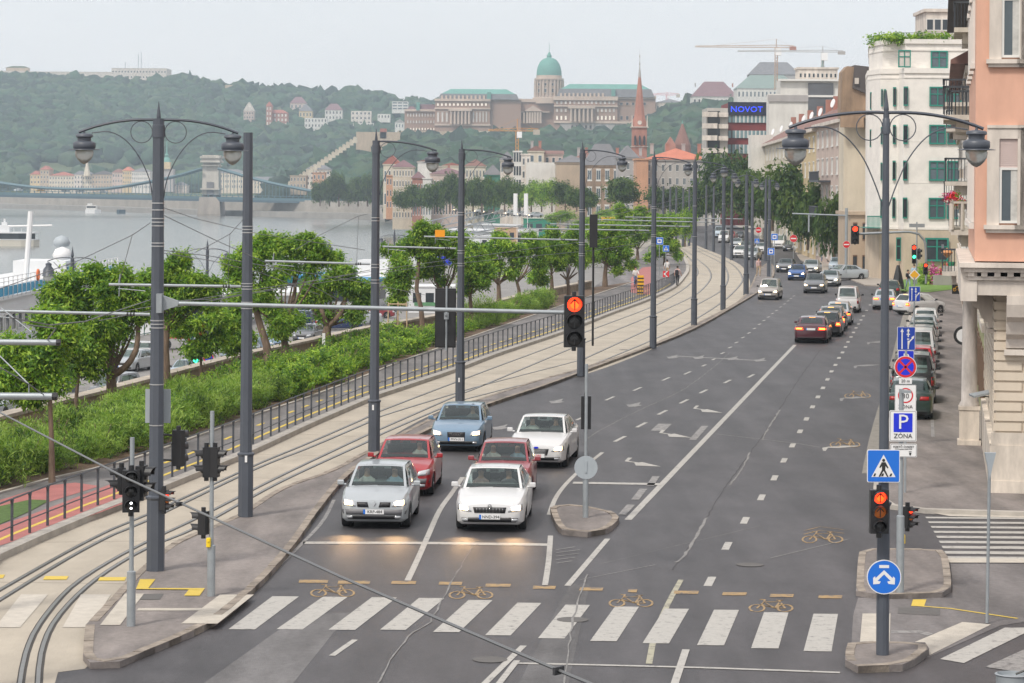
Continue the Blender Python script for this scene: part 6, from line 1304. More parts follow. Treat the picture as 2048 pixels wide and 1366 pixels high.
for x in (1742,1752,1762,1771): wwin(x,x+5,110,145,Yw+(7-(x-1742)*.12),kind='plain',off=.6)
wwin(1849,1896,475,522,Yw,gm=G_dark,off=.3); wwin(1790,1808,475,522,Yw+1.2,gm=G_dark,off=.6,kind='cross')
b=MB(); a=LW(1733,Yw); c=LW(1765,Yw); b.box2((a.x,a.y-.2,zz(457)),(c.x,a.y+6,zz(456))); 
for k in range(14): xx=a.x+(c.x-a.x)*k/13; b.box2((xx,a.y-.2,zz(457)),(xx+.05,a.y-.15,zz(434)))
b.box2((a.x,a.y-.22,zz(434)),(c.x,a.y-.14,zz(432))); b.build('green_balcony',[F_gr],wbld)
bl=[]
for px in range(1742,1900,12): p=LW(px,Yw+(6 if px<1765 else 2)); bl.append((p.x,p.y-.2,zz(76)+.1,.9,.8,.45))
me=addmats(leafmesh('roof_plants',bl,2600,.3,777,clump=16,clr=.5),LM); o=bpy.data.objects.new('roof_plants',me); COL.objects.link(o); o.parent=wbld
b=MB(); 
for px in range(1790,1905,10): p=LW(px,Yw+2); b.box2((p.x,p.y,zz(78)),(p.x+.05,p.y+.05,zz(62)))
p=LW(1790,Yw+2); p2=LW(1905,Yw+2); b.box2((p.x,p.y,zz(63)),(p2.x,p.y+.05,zz(62))); b.build('roof_railing',[M_galv],wbld)
block(1852,1930,24,72,300,8,W_stone,'penthouse block with dark glazing rising behind the white office building',1,5,F_wh,G_dark,wf=.9,hf=.5,name='penthouse')
block(1700,1738,430,560,266,10,W_tan,'low sandstone annex left of the white office building',2,2,F_br,G_dark,name='annex',roof=None)
# flower bed + lawn
b=MB(); b.noflip=1; b.flat([G(x,y,.14) for x,y in ((1798,582),(1800,562),(1830,552),(1915,552),(1920,577),(1860,584))],.14); struct('lawn',b,mat('lawn_green',(.13,.24,.035),.9,var=.3,vs=3,bump=.4,bs=20))
for nm,x0,x1,mm,lab in (('flower_bed',1858,1880,M_flp,'pink flowers in the raised bed before the white office building'),('flower_bed',1882,1908,M_flo,'scarlet flowers in the raised bed before the white office building'),('flower_bed',1838,1858,[LM[1],LM[0],LB[1]],'yellow green low shrubs left of the pink flowers')):
    Yf=238; a=at(x0,560,Yf);c=at(x1,560,Yf); cx=(a.x+c.x)/2; w_=(c.x-a.x)/2; o=bpy.data.objects.new(nm,addmats(leafmesh('flowers',[(0,0,.5,w_,1.6,.9),(0,.8,1.0,w_*.95,1.2,.8)],1600,.22,int(x0),clump=10,clr=.3),mm)); COL.objects.link(o); o.location=(cx,Yf,.1); tag(o,lab,'flower bed')
b=MB(); b.box((0,0,.25),(2.2,.3,.9)); o=b.build('stone_plaque',[W_grey],None,at(1891,566,236)); tag(o,'grey stone plaque in front of the scarlet flowers','plaque')
# advertising bin / sculpture at (1795,565)
b=MB(); b.lathe([(.55,0),(.5,.4),(.3,1.3),(.12,2.0)],8); o=b.build('dark_planter',[M_sblk],None,at(1796,578,222)); tag(o,'dark tapering planter left of the yellow diamond sign','planter')
# ---- beyond: brown house, cream row ----
block(1686,1742,232,470,282,4,W_cream,'tan house with a bare party wall right of the ornate cream house',0,0,name='tan_house',cornice=False)
b=thing('stone_gable',at(1682,236,281),'weathered brown stone gable with a slate roof behind the white office building','building')
g=MB(); w_=at(1742,236,281).x-at(1682,236,281).x; k=281/F
g.prismY([(0,0),(w_,0),(w_,58*k),(50*k,100*k),(12*k,104*k),(2*k,92*k),(0,40*k)],0,3); g.build('gable_wall',[W_brown],b); g=MB(); g.prismY([(22*k,60*k),(w_+2,30*k),(w_+2,98*k),(26*k,106*k)],-.3,3.2); g.build('slate_roof',[R_dark],b); g=MB(); g.box2((-.1,-.4,-1),(w_*.75,0,.2)); g.build('cornice',[W_brown],b); g=MB(); g.box2((26*k,-.55,68*k),(34*k,-.3,80*k)); g.build('roof_window',[G_lit],b)
def row_house(pxa,Ya,pxb,Yb,pea,peb,wall,label,floors,cols,roofm,rh=5,kind='deep',gm=G_mid):
    """facade running from (pxa,Ya) far-left to (pxb,Yb) near-right, eaves at pea/peb"""
    A=at(pxa,400,Ya);Bq=at(pxb,400,Yb); A.z=Bq.z=0; zt=(ztop(pxa,pea,Ya)+ztop(pxb,peb,Yb))/2; d=Bq-A; L_=d.length; an=math.atan2(d.y,d.x)
    r_=thing('row_house',(A.x,A.y,0),label,'building','houses curving away beyond the junction',rz=an)
    b=MB(); b.box2((0,0,-1),(L_,14,zt)); b.build('wall',[wall],r_); b=MB(); b.box2((-.1,-.6,zt),(L_+.1,14,zt+.4)); b.build('cornice',[W_stone],r_)
    b=MB(); V=[(-.1,-.6,zt+.4),(L_+.1,-.6,zt+.4),(L_+.1,14,zt+.4),(-.1,14,zt+.4),(-.1,7,zt+rh),(L_+.1,7,zt+rh)]; b.add(V,[(0,1,5,4),(1,2,5),(2,3,4,5),(3,0,4),(3,2,1,0)]); rf=b.build('roof',[roofm],r_)
    fh=zt/floors; facade_windows(r_,Vector((0,0,0)),Vector((1,0,0)),L_,[fh*i+fh*.25 for i in range(floors)],cols,min(1.5,L_/cols*.5),fh*.55,winmesh(F_wh,gm,kind))
    facade_windows(r_,Vector((L_,0,0)),Vector((0,1,0)),14,[fh*i+fh*.25 for i in range(floors)],4,1.3,fh*.55,winmesh(F_wh,gm,kind))
    for k in range(4): b=MB(); b.box((0,0,.5),(1.2,.8,2.4)); b.build('chimney',[W_brick],rf,(L_*(k+.5)/4,5,zt+rh*.75))
    for k in range(3): b=MB(); b.lathe([(.02,-.05),(.5,.12),(.55,.2)],12); o=b.build('satellite_dish',[M_white],rf,(L_*(k+.6)/3.4,1.5,zt+rh*.35+.9)); o.rotation_euler=(R(75),0,R(20)); 
    return r_
rh1=row_house(1632,318,1690,284,262,238,W_pink,'ornate pinkish house with balconies nearest in the curving row',5,6,R_brn,5.5)
for k,(y,z) in enumerate(((6,5.6),(6,9.6))):
    b=MB(); b.box2((y,-1.4,z-.2),(y+12,0,z)); 
    for j in range(48): b.box2((y+j*.25,-1.38,z),(y+j*.25+.04,-1.33,z+.95))
    b.box2((y,-1.42,z+.95),(y+12,-1.3,z+1.05)); b.build('balcony',[M_rail],rh1)
row_house(1578,375,1632,318,280,262,W_yel,'yellow cream house in the middle of the curving row',5,7,R_brn,5)
row_house(1520,455,1578,376,296,280,W_cream,'pale cream house farthest in the curving row',5,9,R_brn,4.5)
b=block(1500,1545,270,420,440,4,W_white,'plain white gable block left of the curving cream row',0,0,name='gable_block',cornice=False)
# modern white block
wb2=block(1537,1615,188,330,500,5,W_white,'big plain cream apartment block behind the curving row',0,0,name='apartment_block',cornice=False)
inst('window',winmesh(F_wh,G_mid,'case'),wb2,((1588-1537)*500/F,0,(330-207)*500/F),0,(13*500/F,1,12*500/F))
b=MB(); b.box2((-.2,-.3,(330-203)*500/F),((1615-1537)*500/F,0,(330-190)*500/F)); b.build('concrete_band',[W_grey],wb2)
wb3=block(1560,1692,160,330,520,8,W_white,'wide white modern block with dark glazed bays, its roof carrying plant rooms',0,0,name='apartment_block',cornice=False)
k=520/F; b=MB(); b.box2(((1615-1560)*k,-.5,(330-230)*k),((1665-1560)*k,-.1,(330-166)*k)); b.build('glazed_bay',[mat('dark_cladding',(.10,.105,.115),.5,var=.3,vs=.15)],wb3)
b=MB(); b.box2(((1615-1560)*k,-.7,(330-194)*k),((1690-1560)*k,-.1,(330-190)*k)); b.box2((-.5,-.9,(330-162)*k),((1692-1560)*k,0,(330-158)*k)); b.build('floor_band',[F_wh],wb3)
inst('window',winmesh(F_wh,G_mid,'case'),wb3,((1575-1560)*k,0,(330-175)*k),0,(20*k,1,8*k))
block(1597,1675,138,160,521,6,W_stone,'plant room with small openings on the wide white block',1,9,F_wh,G_dark,name='plant_room',wf=.5,hf=.4)
block(1636,1650,158,170,532,5,W_conc,'small stair head on the wide white block',0,0,name='stair_head',cornice=False)
# hotel
M_hred=bm('hotel_red',(.19,.035,.035),.08); M_hg=mat('hotel_glass',(.20,.30,.32),.12,var=.25,vs=.2)
Yh=560.; ht=thing('hotel',at(1455,318,Yh),'hotel with dark red bands, pale glass strips and a blue illuminated name on its top','building'); k=Yh/F
b=MB(); b.box2((0,0,-14),(80*k,18,112*k)); b.build('wall',[M_hred],ht)
for y0,y1 in ((231,245),(261,276),(289,307)):
    b=MB(); b.box2((0,-.25,(318-y1)*k),(80*k,-.02,(318-y0)*k)); b.build('glass_strip',[M_hg],ht)
    for j in range(11): b=MB(); b.box2((80*k*j/10-.12,-.4,(318-y1)*k),(80*k*j/10+.12,-.26,(318-y0)*k)); b.build('mullion',[R_dark if j<2 else F_wh],ht)
b=MB(); b.box2((0,-.6,(318-230)*k),(80*k,-.1,(318-204)*k)); b.build('sign_panel',[mat('hotel_blue_panel',(.005,.008,.03),.4,var=.05)],ht)
o=text('name_lettering','NOVOT',16*k,mat('blue_neon',(.02,.05,.9),.4,var=0,emit=(.02,.07,1),es=1.1),ht,(37*k,-.75,(318-219)*k),(R(90),0,0),1.12)
cbk=block(1413,1455,216,330,548,14,W_conc,'concrete flats with stacked rounded balconies left of the hotel',0,0,name='concrete_flats',cornice=False); k=548/F
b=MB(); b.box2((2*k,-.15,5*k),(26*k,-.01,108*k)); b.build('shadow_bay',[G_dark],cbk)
for j,y in enumerate((225,248,272,297)):
    b=MB(); b.box2((-1.0,-1.8,(330-y-9)*k),(20*k,0,(330-y+1)*k)); b.box2((23*k,-1.2,(330-y-9)*k),(42*k,0,(330-y)*k)); b.build('balcony',[W_stone],cbk)
# ---- midground rows ----
block(1290,1418,322,430,600,16,W_conc,'long grey apartment house with balconies under a bright red roof',4,9,F_wh,G_mid,'case',roof='hip',roofm=R_or,rh=2.6,chim=4,wf=.4)
block(1272,1296,320,430,595,14,W_orange,'narrow orange striped end of the grey apartment house',0,0,name='house')
block(1236,1275,318,430,640,14,W_grey,'grey house wedged left of the orange striped end wall',4,3,F_wh,G_mid,'case',roof='hip',roofm=R_grey,rh=3)
block(1170,1240,333,440,680,16,W_brown,'brown house with tall white framed windows and a domed grey roof',3,4,F_wh,G_mid,'deep',roof='hip',roofm=R_grey,rh=5.5,mans=3,wf=.5,hf=.6)
block(1112,1172,327,440,700,18,W_tan,'tan house with a slanted blue grey attic left of the brown house',0,0,roof='hip',roofm=R_grey,rh=4,side=0)
block(1150,1290,318,340,760,10,W_grey,'low roofscape strip with chimneys behind the brown house',1,14,F_wh,G_dark,roof='hip',roofm=R_brn,rh=3,chim=9)
block(1052,1114,325,440,720,18,W_white,'large blank white fire wall of a house beside the tan house',0,0,name='house',cornice=False)
block(1056,1088,304,330,760,10,W_cream,'cream house with a steep roof above the blank white wall',1,2,roof='gable',roofm=R_brn,rh=3,chim=2); block(1088,1126,310,330,765,10,W_pink,'pinkish attic house above the blank white wall',1,3,roof='gablex',roofm=R_brn,rh=2)
block(1042,1060,310,440,735,14,W_stone,'slim white house with balconies left of the blank white wall',5,2,F_wh,G_dark,'deep')
block(1026,1042,304,440,740,14,F_wh,'narrow house front gridded in white with dark glazing',5,3,F_wh,G_dark,wf=.85,hf=.8)
block(1000,1027,322,440,750,14,W_stone,'pale house with a pointed grey roof left of the gridded front',4,4,F_wh,G_mid,roof='hip',roofm=R_grey,rh=5)
block(968,1002,352,440,760,14,mat('green_netting',(.05,.20,.14),.8,var=.3,vs=.3),'house wrapped in green scaffold netting',0,0,roof='hip',roofm=R_grey,rh=6,name='wrapped_house')
block(930,970,334,440,780,14,W_cream,'cream house with tall windows right of the second far lamp',4,6,F_wh,G_mid,'deep',roof='hip',roofm=R_brn,rh=4)
block(860,932,350,440,830,14,W_pink,'long low pinkish house with a broad brown roof',2,12,F_wh,G_mid,roof='hip',roofm=R_plum,rh=4,chim=3)
block(845,862,358,440,825,12,W_white,'narrow white front between the pinkish and brick red houses',2,3,F_wh,G_mid); block(824,846,358,440,828,12,W_brick,'brick red house front with a brown roof',2,4,F_wh,G_mid,roof='hip',roofm=R_plum,rh=4)
block(785,826,336,440,840,16,W_cream,'tall cream corner house with rows of narrow windows',5,7,F_wh,G_mid,'deep',roof='hip',roofm=R_plum,rh=4.5,side=-4)
block(772,790,352,420,860,12,W_orange,'orange house half hidden behind the tall cream corner house',3,3,F_wh,G_mid); block(766,800,330,420,900,12,W_cream,'cream house with a red gable behind the tall corner house',2,4,roof='gable',roofm=R_red,rh=6)
block(835,868,325,350,900,10,W_white,'white house end above the narrow white front',0,0,roof='gable',roofm=R_brn,rh=1.5); block(885,922,333,352,900,12,W_cream,'cream gabled house with a dark window above the long pinkish house',0,0,roof='gable',roofm=R_red,rh=2); block(866,890,334,352,905,8,W_stone,'stone house with a square dark opening behind the long pinkish house',1,2,F_wh,G_dark)
# street trees (dark) near the curving row and far tree rows
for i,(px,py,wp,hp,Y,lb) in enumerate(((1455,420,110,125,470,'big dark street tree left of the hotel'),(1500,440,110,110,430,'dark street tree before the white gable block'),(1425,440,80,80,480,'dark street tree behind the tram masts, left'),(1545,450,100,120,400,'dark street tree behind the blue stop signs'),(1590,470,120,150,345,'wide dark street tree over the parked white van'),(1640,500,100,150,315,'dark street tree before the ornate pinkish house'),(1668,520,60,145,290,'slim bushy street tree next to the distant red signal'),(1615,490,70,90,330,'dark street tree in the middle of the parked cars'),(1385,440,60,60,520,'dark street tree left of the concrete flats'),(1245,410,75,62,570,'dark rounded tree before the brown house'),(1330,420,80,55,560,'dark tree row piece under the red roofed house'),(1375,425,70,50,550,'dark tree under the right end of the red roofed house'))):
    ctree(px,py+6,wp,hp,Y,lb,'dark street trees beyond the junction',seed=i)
for i in range(17):
    px=806+i*23+random.uniform(-4,4); lab='dark green plane tree in the row along the far embankment'
    hp=(44,52,46,60,72,64,62,70,62,64,58,62,58,60,56,50,46)[i] if i<17 else 50
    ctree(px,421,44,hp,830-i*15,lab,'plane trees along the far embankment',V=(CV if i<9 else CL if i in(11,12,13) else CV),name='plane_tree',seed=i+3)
for i in range(8): ctree(640+i*19,410,36,48+8*(i%3),1180,'round tree at the foot of the castle hill beyond the bridge end','trees below the castle hill',seed=i,name='plane_tree')
for i,(px,py,wp,hp,Y) in enumerate(((1210,440,60,32,520),(1180,450,50,30,500),(1260,450,90,40,470),(1160,462,50,34,420),(1225,470,60,46,400),(1290,470,70,50,380),(1120,440,60,30,560),(1345,470,60,60,400),(1370,480,40,70,360))):
    ctree(px,py+10,wp,hp,Y,'lime green tree in the far part of the promenade','lime green trees far along the promenade',V=CL,name='promenade_tree',seed=i)
# ================= FAR BACKGROUND =================
def hill(name,sil,Yb,Yr,zb,m,n=26,bend=.85,seed=0,dz=-4):
    """height field: silhouette list of (px,py); base depth Yb, ridge depth Yr (numbers or functions of px)"""
    cols=[]; xs=np.linspace(sil[0][0],sil[-1][0],90)
    fb=Yb if callable(Yb) else (lambda x:Yb); fr=Yr if callable(Yr) else (lambda x:Yr)
    V=[];N_=n+6
    for x in xs:
        py=ip(x,sil) if x<=sil[-1][0] else sil[-1][1]; yb,yr=fb(x),fr(x); zt=ztop(x,py,yr)+dz
        for j in range(N_+1):
            if j<=n: t=j/n; Y=yb+(yr-yb)*t; z=zb+(zt-zb)*(t**bend*(1-.25*(1-t)*t))+noise.noise(Vector((x*.012+seed,t*4,0)))*6*t*(1-t)*4*.6
            else: t=(j-n)/6; Y=yr+(yr-yb)*t*.5; z=zt*(1-t)+zb*t
            u,_=uv(x,py); V.append((u*Y,Y,z))
    k=N_+1; Fc=[(i*k+j,(i+1)*k+j,(i+1)*k+j+1,i*k+j+1) for i in range(len(xs)-1) for j in range(N_)]
    b=MB(); b.add(V,Fc); o=struct(name,b,m,True); return V,len(xs),k,n
M_hill=mat('hill_ground',(.075,.10,.045),.95,var=.3,vs=.01)
ME=[mat('woodland_green',(.026,.066,.034),.9,var=.45,vs=.05,bump=.8,bs=.6),mat('woodland_dark',(.013,.034,.022),.9,var=.4,vs=.05,bump=.8,bs=.6),mat('woodland_light',(.048,.085,.042),.9,var=.35,vs=.05,bump=.8,bs=.6)]
ico=bmesh.new(); bmesh.ops.create_icosphere(ico,subdivisions=2,radius=1); IV=np.array([v.co[:] for v in ico.verts]); IF=np.array([[v.index for v in f.verts] for f in ico.faces]); ico.free()
def woods(name,H,count,rmin,rmax,seed=0,exclude=(),t0=0.02,t1=1.0,zlift=.25):
    V,nx,k,n=H; V=np.array(V).reshape(nx,k,3); rg=np.random.default_rng(seed); P=[];Rr=[]
    while len(P)<count:
        i=rg.random()*(nx-1.001); j=(t0+(t1-t0)*rg.random())*n; a=int(i);b_=min(int(j),k-2); fi=i-a;fj=j-b_
        p=(V[a,b_]*(1-fi)*(1-fj)+V[a+1,b_]*fi*(1-fj)+V[a+1,b_+1]*fi*fj+V[a,b_+1]*(1-fi)*fj)
        vx=1024+p[0]/p[1]*F; vy=373-(p[2]-CH)/p[1]*F
        if any(x0<vx<x1 and y0<vy<y1 for x0,x1,y0,y1 in exclude): 
            if rg.random()<.985: continue
        P.append(p); Rr.append(rg.uniform(rmin,rmax))
    P=np.array(P);Rr=np.array(Rr); m=len(P); nv=len(IV); 
    amp=1+.30*rg.normal(size=(m,nv)); VV=P[:,None,:]+IV[None]*amp[:,:,None]*Rr[:,None,None]*np.array([1,1,.85]); VV[:,:,2]+=Rr[:,None]*zlift
    # extra noise along each crown's sides
    FF=IF[None]+np.arange(m)[:,None,None]*nv
    me=bpy.data.meshes.new(name); me.vertices.add(m*nv); me.vertices.foreach_set('co',VV.ravel().astype(np.float32)); nf=m*len(IF)
    me.loops.add(nf*3); me.loops.foreach_set('vertex_index',FF.ravel().astype(np.int32)); me.polygons.add(nf); me.polygons.foreach_set('loop_start',np.arange(0,nf*3,3,dtype=np.int32))
    me.polygons.foreach_set('material_index',np.repeat(rg.choice(3,m,p=[.5,.28,.22]),len(IF)).astype(np.int32)); me.update(); me.validate()
    addmats(me,ME); o=bpy.data.objects.new(name,me); COL.objects.link(o); tag(o,kind='stuff'); return o
SIL1=[(-160,150),(0,148),(60,146),(220,156),(300,160),(340,152),(380,152),(415,158),(450,170),(480,166),(520,176),(560,170),(600,176),(640,182),(700,180),(760,186),(820,193),(860,200),(900,206),(960,222),(1020,250),(1100,275)]
VIL=[(475,512,200,262),(527,578,205,268),(604,658,228,270),(636,690,205,240),(582,622,208,238),(696,748,214,265),(778,818,198,224),(60,345,330,376),(0,340,134,152),(750,790,222,240),(570,660,340,372)]
H1=hill('wooded_hill',SIL1,1950,2750,0,M_hill,dz=-9,seed=1)
woods('hill_woodland',H1,12500,5,10.5,1,exclude=VIL)
SIL2=[(560,400),(590,372),(625,345),(660,322),(712,298),(740,300),(800,290),(900,280),(1000,277),(1100,276),(1200,276),(1290,258),(1340,226),(1400,205),(1460,196),(1520,190),(1620,190),(1780,195)]
H2=hill('castle_hill',SIL2,lambda x:1180 if x>790 else 1480,lambda x:1800 if x>800 else 1650,0,M_hill,dz=-5,bend=.8,seed=5)
woods('castle_hill_woodland',H2,5600,4.5,10.5,2,exclude=[(712,800,262,300),(575,712,270,345),(800,960,262,284)])
# villas on the slope
def villa(x0,x1,yt,yb,wall,lb,fl,co,Y,**k): return block(x0,x1,yt,yb,Y,14,wall,lb,fl,co,name='villa',cornice=False,**k)
villa(487,507,222,256,W_pink,'tall pinkish villa with a white gable on the wooded hill, leftmost',4,4,2350,gm=G_dark,roof='gable',roofm=W_stone,rh=8)
villa(532,575,226,262,W_brick,'red and white striped villa with a corner turret on the wooded hill',4,6,2330,gm=G_lit,roof='hip',roofm=R_red,rh=3); villa(532,543,212,262,W_brick,'square turret of the striped villa on the wooded hill',5,2,2325,gm=G_lit,roof='hip',roofm=R_red,rh=4)
villa(609,654,236,266,W_white,'bright white flat villa low on the wooded hill',3,7,2320,gm=G_dark); villa(598,624,222,236,W_yel,'yellow villa with a grey hip roof above the bright white villa',1,4,2420,roof='hip',roofm=R_grey,rh=7)
villa(580,612,206,220,W_pink,'dull roofed villa highest on the wooded hill',1,4,2500,roof='hip',roofm=R_plum,rh=6); villa(650,684,220,240,W_white,'white villa with bands of dark windows under a plum roof',2,5,2400,gm=G_dark,roof='hip',roofm=R_plum,rh=6)
villa(702,742,222,250,W_stone,'cream stepped villa on the wooded hill, upper block',3,5,2380,gm=G_dark); villa(706,747,246,262,W_white,'cream stepped villa on the wooded hill, lower block',2,6,2350,gm=G_dark); villa(784,816,203,220,W_white,'modern villa with white bands below the tree line',3,3,2450,gm=G_mid,wf=.95,hf=.6)
villa(755,780,228,238,W_white,'small white house with arches low on the wooded hill',1,4,2380,gm=G_dark); villa(790,808,245,258,W_white,'small white house left of the palace wing',1,3,2300,roof='gable',roofm=W_grey,rh=3); villa(450,480,170,175,W_tan,'pale terrace wall at the ridge of the wooded hill',0,0,2700)
villa(8,30,300,318,W_tan,'bare pale outcrop house on the far left slope',1,2,2250); 
# fortress
fo=block(223,333,137,158,2760,40,W_stone,'long pale fortress block on the hilltop with masts',2,18,F_wh,G_dark,name='fortress',wf=.5,hf=.35); 
for dx,h in ((26,14),(52,30),(58,34)): b=MB(); b.tube([(0,0,0),(0,0,h*.52)],.35,5); b.build('mast',[M_galv],fo,(dx*.52,5,(158-137)*.52))
block(40,232,144,160,2780,40,W_stone,'low fortress wall running left along the hilltop',0,0,name='fortress_wall'); block(-60,45,142,165,2790,40,W_stone,'fortress bastion at the left edge of the hilltop',0,0,name='fortress_wall'); block(12,55,136,142,2795,14,W_tan,'small roofed bastion on the fortress wall',0,0,name='fortress_wall',roof='hip',roofm=M_hill,rh=2)
# far bank houses under the hill
FB=[(60,80,350,W_yel,R_red,3,3,'narrow yellow gabled house at the left end of the far waterfront'),(80,98,340,W_tan,R_red,4,3,'tan gabled house second on the far waterfront'),(98,148,352,W_cream,R_red,3,9,'long cream house with a red roof on the far waterfront'),(148,166,350,W_stone,R_grey,3,3,'grey stone house in scaffolding on the far waterfront'),(165,184,352,W_cream,R_grey,3,4,'cream house with a sharp small spire on the far waterfront'),(184,224,350,W_tan,R_dark,3,7,'tan house with a dark mansard roof on the far waterfront'),(224,245,346,W_pink,R_brn,3,4,'pinkish house on the far waterfront'),(245,263,342,W_yel,R_or,4,4,'orange yellow house on the far waterfront'),(263,300,344,W_white,R_grey,4,9,'white house with long window bands on the far waterfront'),(346,372,372,W_stone,R_grey,2,5,'pale house right of the green spire'),(436,490,347,W_cream,R_grey,3,12,'cream palace front behind the bridge tower'),(490,560,362,W_cream,R_grey,2,12,'low cream palace wing behind the bridge chain')]
for x0,x1,yt,wl,rf,fl,co,lb in FB: block(x0,x1,yt,378,1880,18,wl,lb,fl,co,F_wh,G_mid,roof='hip',roofm=rf,rh=5,name='waterfront_house')
b=thing('church',at(318,378,1870),'church with a green copper spire behind the near lamp post','church'); k=1870/F; g=MB(); g.box2((0,0,-2),(28*k,12,40*k)); g.build('wall',[W_grey],b); g=MB(); g.box2((6*k,-1,40*k),(22*k,6,54*k)); g.build('tower',[W_yel],b); g=MB(); g.lathe([(9*k,0),(7*k,6*k),(3*k,10*k),(4*k,14*k),(1.5*k,18*k),(.2,42*k)],8); g.build('spire',[R_cop],b,(14*k,3,54*k))
g=MB(); g.lathe([(4.5,0),(.1,16)],6); o=g.build('pointed_spire',[W_cream],None,at(174,352,1878)); o.scale=(.6,.6,.75); tag(o,'sharp cream spire on the far waterfront','spire')
# ---- Chain bridge ----
M_bst=mat('bridge_steel',(.07,.14,.17),.6,var=.1,vs=.05); M_bd=mat('bridge_steel_dark',(.05,.09,.12),.6,var=.1,vs=.05)
Yt=1400.; br=thing('chain_bridge',at(420,430,Yt),'long chain bridge with a stone tower crossing the river','bridge'); Ob=br.location.copy(); k=Yt/F
def BL(px,py,Y): return at(px,py,Y)-Ob
b=MB(); b.tube([BL(-160,385,1440),BL(420,394,Yt),BL(714,403,1375)],.9,6); V=[]
g=MB()
def deckline(px): t=(px+160)/874; return (385+t*18.5, 1440-t*65)
xs=list(range(-160,716,12))
for a_,c_ in zip(xs[:-1],xs[1:]):
    (ya,Ya),(yc,Yc_)=deckline(a_),deckline(c_)
    for y0,y1,mi,d in ((-4,1,0,0),(1,5.5,1,.4),(-8,-7.3,0,0)):
        A=BL(a_,ya+y0,Ya);B_=BL(c_,yc+y0,Yc_);C_=BL(c_,yc+y1,Yc_);D=BL(a_,ya+y1,Ya); g.m(mi).add([A,B_,C_,D]+[q+Vector((0,14,0)) for q in (A,B_,C_,D)],[(0,1,2,3),(7,6,5,4),(0,4,5,1),(3,2,6,7)])
    g.m(0).box2(BL(a_,ya-8,Ya),BL(a_,ya-4,Ya)+Vector((.5,.5,0)))
g.build('deck',[M_bst,M_bd],br)
def chain(pts,nm='chain'):
    P=[BL(x,y,ip(x,[(-160,1440),(714,1375)])) for x,y in pts]; P=smooth(P,8); 
    for off in(0,12): g=MB(); g.tube([p+Vector((0,off,0)) for p in P],.75,5); g.build(nm,[M_bst],br)
    g=MB(); 
    for x in range(int(pts[0][0])+4,int(pts[-1][0]),7):
        y=ip(x,pts); yd,Yd=deckline(x); 
        if yd-7-y>2: g.tube([BL(x,y,Yd),BL(x,yd-6,Yd)],.16,4)
    tag(g.build('hangers',[M_bst],br),kind='stuff')
chain([(-160,322),(-60,355),(60,374),(150,378),(215,377),(300,363),(360,350),(404,337)]); chain([(436,337),(480,350),(540,366),(600,378),(660,389),(712,397)])
g=MB(); w=k; g.prism([(-23*w,-6),(23*w,-6),(26*w,6),(23*w,22),(-23*w,22),(-26*w,6)],-3,2*w); 
g.add([(-23*w,-6,2*w),(23*w,-6,2*w),(23*w,20,2*w),(-23*w,20,2*w),(-20*w,-4,36*w),(20*w,-4,36*w),(20*w,18,36*w),(-20*w,18,36*w)],[(0,1,5,4),(1,2,6,5),(2,3,7,6),(3,0,4,7),(4,5,6,7)]); g.build('pier',[bm('pier_stone',(.27,.24,.21),.25,.1)],br)
M_tst=bm('tower_stone',(.47,.44,.39),.25,.08)
g=MB(); g.add([(-17*w,0,36*w),(17*w,0,36*w),(17*w,14,36*w),(-17*w,14,36*w),(-15.5*w,1,104*w),(15.5*w,1,104*w),(15.5*w,13,104*w),(-15.5*w,13,104*w)],[(0,1,5,4),(1,2,6,5),(2,3,7,6),(3,0,4,7),(4,5,6,7)]); g.box((0,7,52*w),(38*w,17,3*w)); g.build('tower_shaft',[M_tst],br)
g=MB(); g.box((0,7,107*w),(39*w,18,4*w)); g.box((0,7,111*w),(35*w,16,5*w)); g.box((0,7,115.5*w),(40*w,18,4*w)); g.box((0,7,99*w),(35*w,16,2*w)); g.box((0,7,118.5*w),(32*w,15,2.5*w)); g.build('tower_cornice',[M_tst],br)
g=MB(); g.box2((-7*w,-.4,38*w),(7*w,.3,66*w)); g.build('tower_arch',[R_grey],br)
# vehicles on bridge: small
for px,c in ((35,M_white),(80,M_syel),(130,M_white),(160,M_white),(205,M_white)):
    yd,Yd=deckline(px); p=at(px,yd-5.4,Yd-.0); g=MB(); g.box((0,2,.9),(4.4,1.8,1.0)); g.box((0,2,1.7),(2.4,1.6,.8)); o=g.build('bridge_car',[c],None,p); tag(o,'tiny %s vehicle crossing the bridge deck, %s'%('yellow' if c==M_syel else 'white',{35:'far left',80:'the only yellow one',130:'right of the yellow one',160:'third from the left',205:'nearest the tower'}[px]),'car')
# far bank details: moored boat, cars on embankment
for px,py,wpx,lb in ((187,423,30,'small white ferry moored at the far embankment'),(243,425,16,'low dark barge at the far embankment')):
    Y=1480; p=at(px,py,Y); k2=Y/F; r_=thing('ferry' if wpx>20 else 'barge',(p.x,p.y,-8),lb,'boat'); g=MB(); g.prism([(-wpx*k2/2,-3),(wpx*k2/2-3,-3),(wpx*k2/2,0),(wpx*k2/2-3,3),(-wpx*k2/2,3)],0,2.2); g.build('hull',[M_white if wpx>20 else M_bd],r_)
    if wpx>20: g=MB(); g.box((-1,0,3.4),(wpx*k2*.7,4,2.2)); g.box((-2,0,5),(wpx*k2*.3,3,1.2)); g.build('cabin',[F_wh],r_); g=MB(); g.box((-1,-2.1,3.6),(wpx*k2*.6,.1,.9)); g.build('cabin_windows',[G_dark],r_)
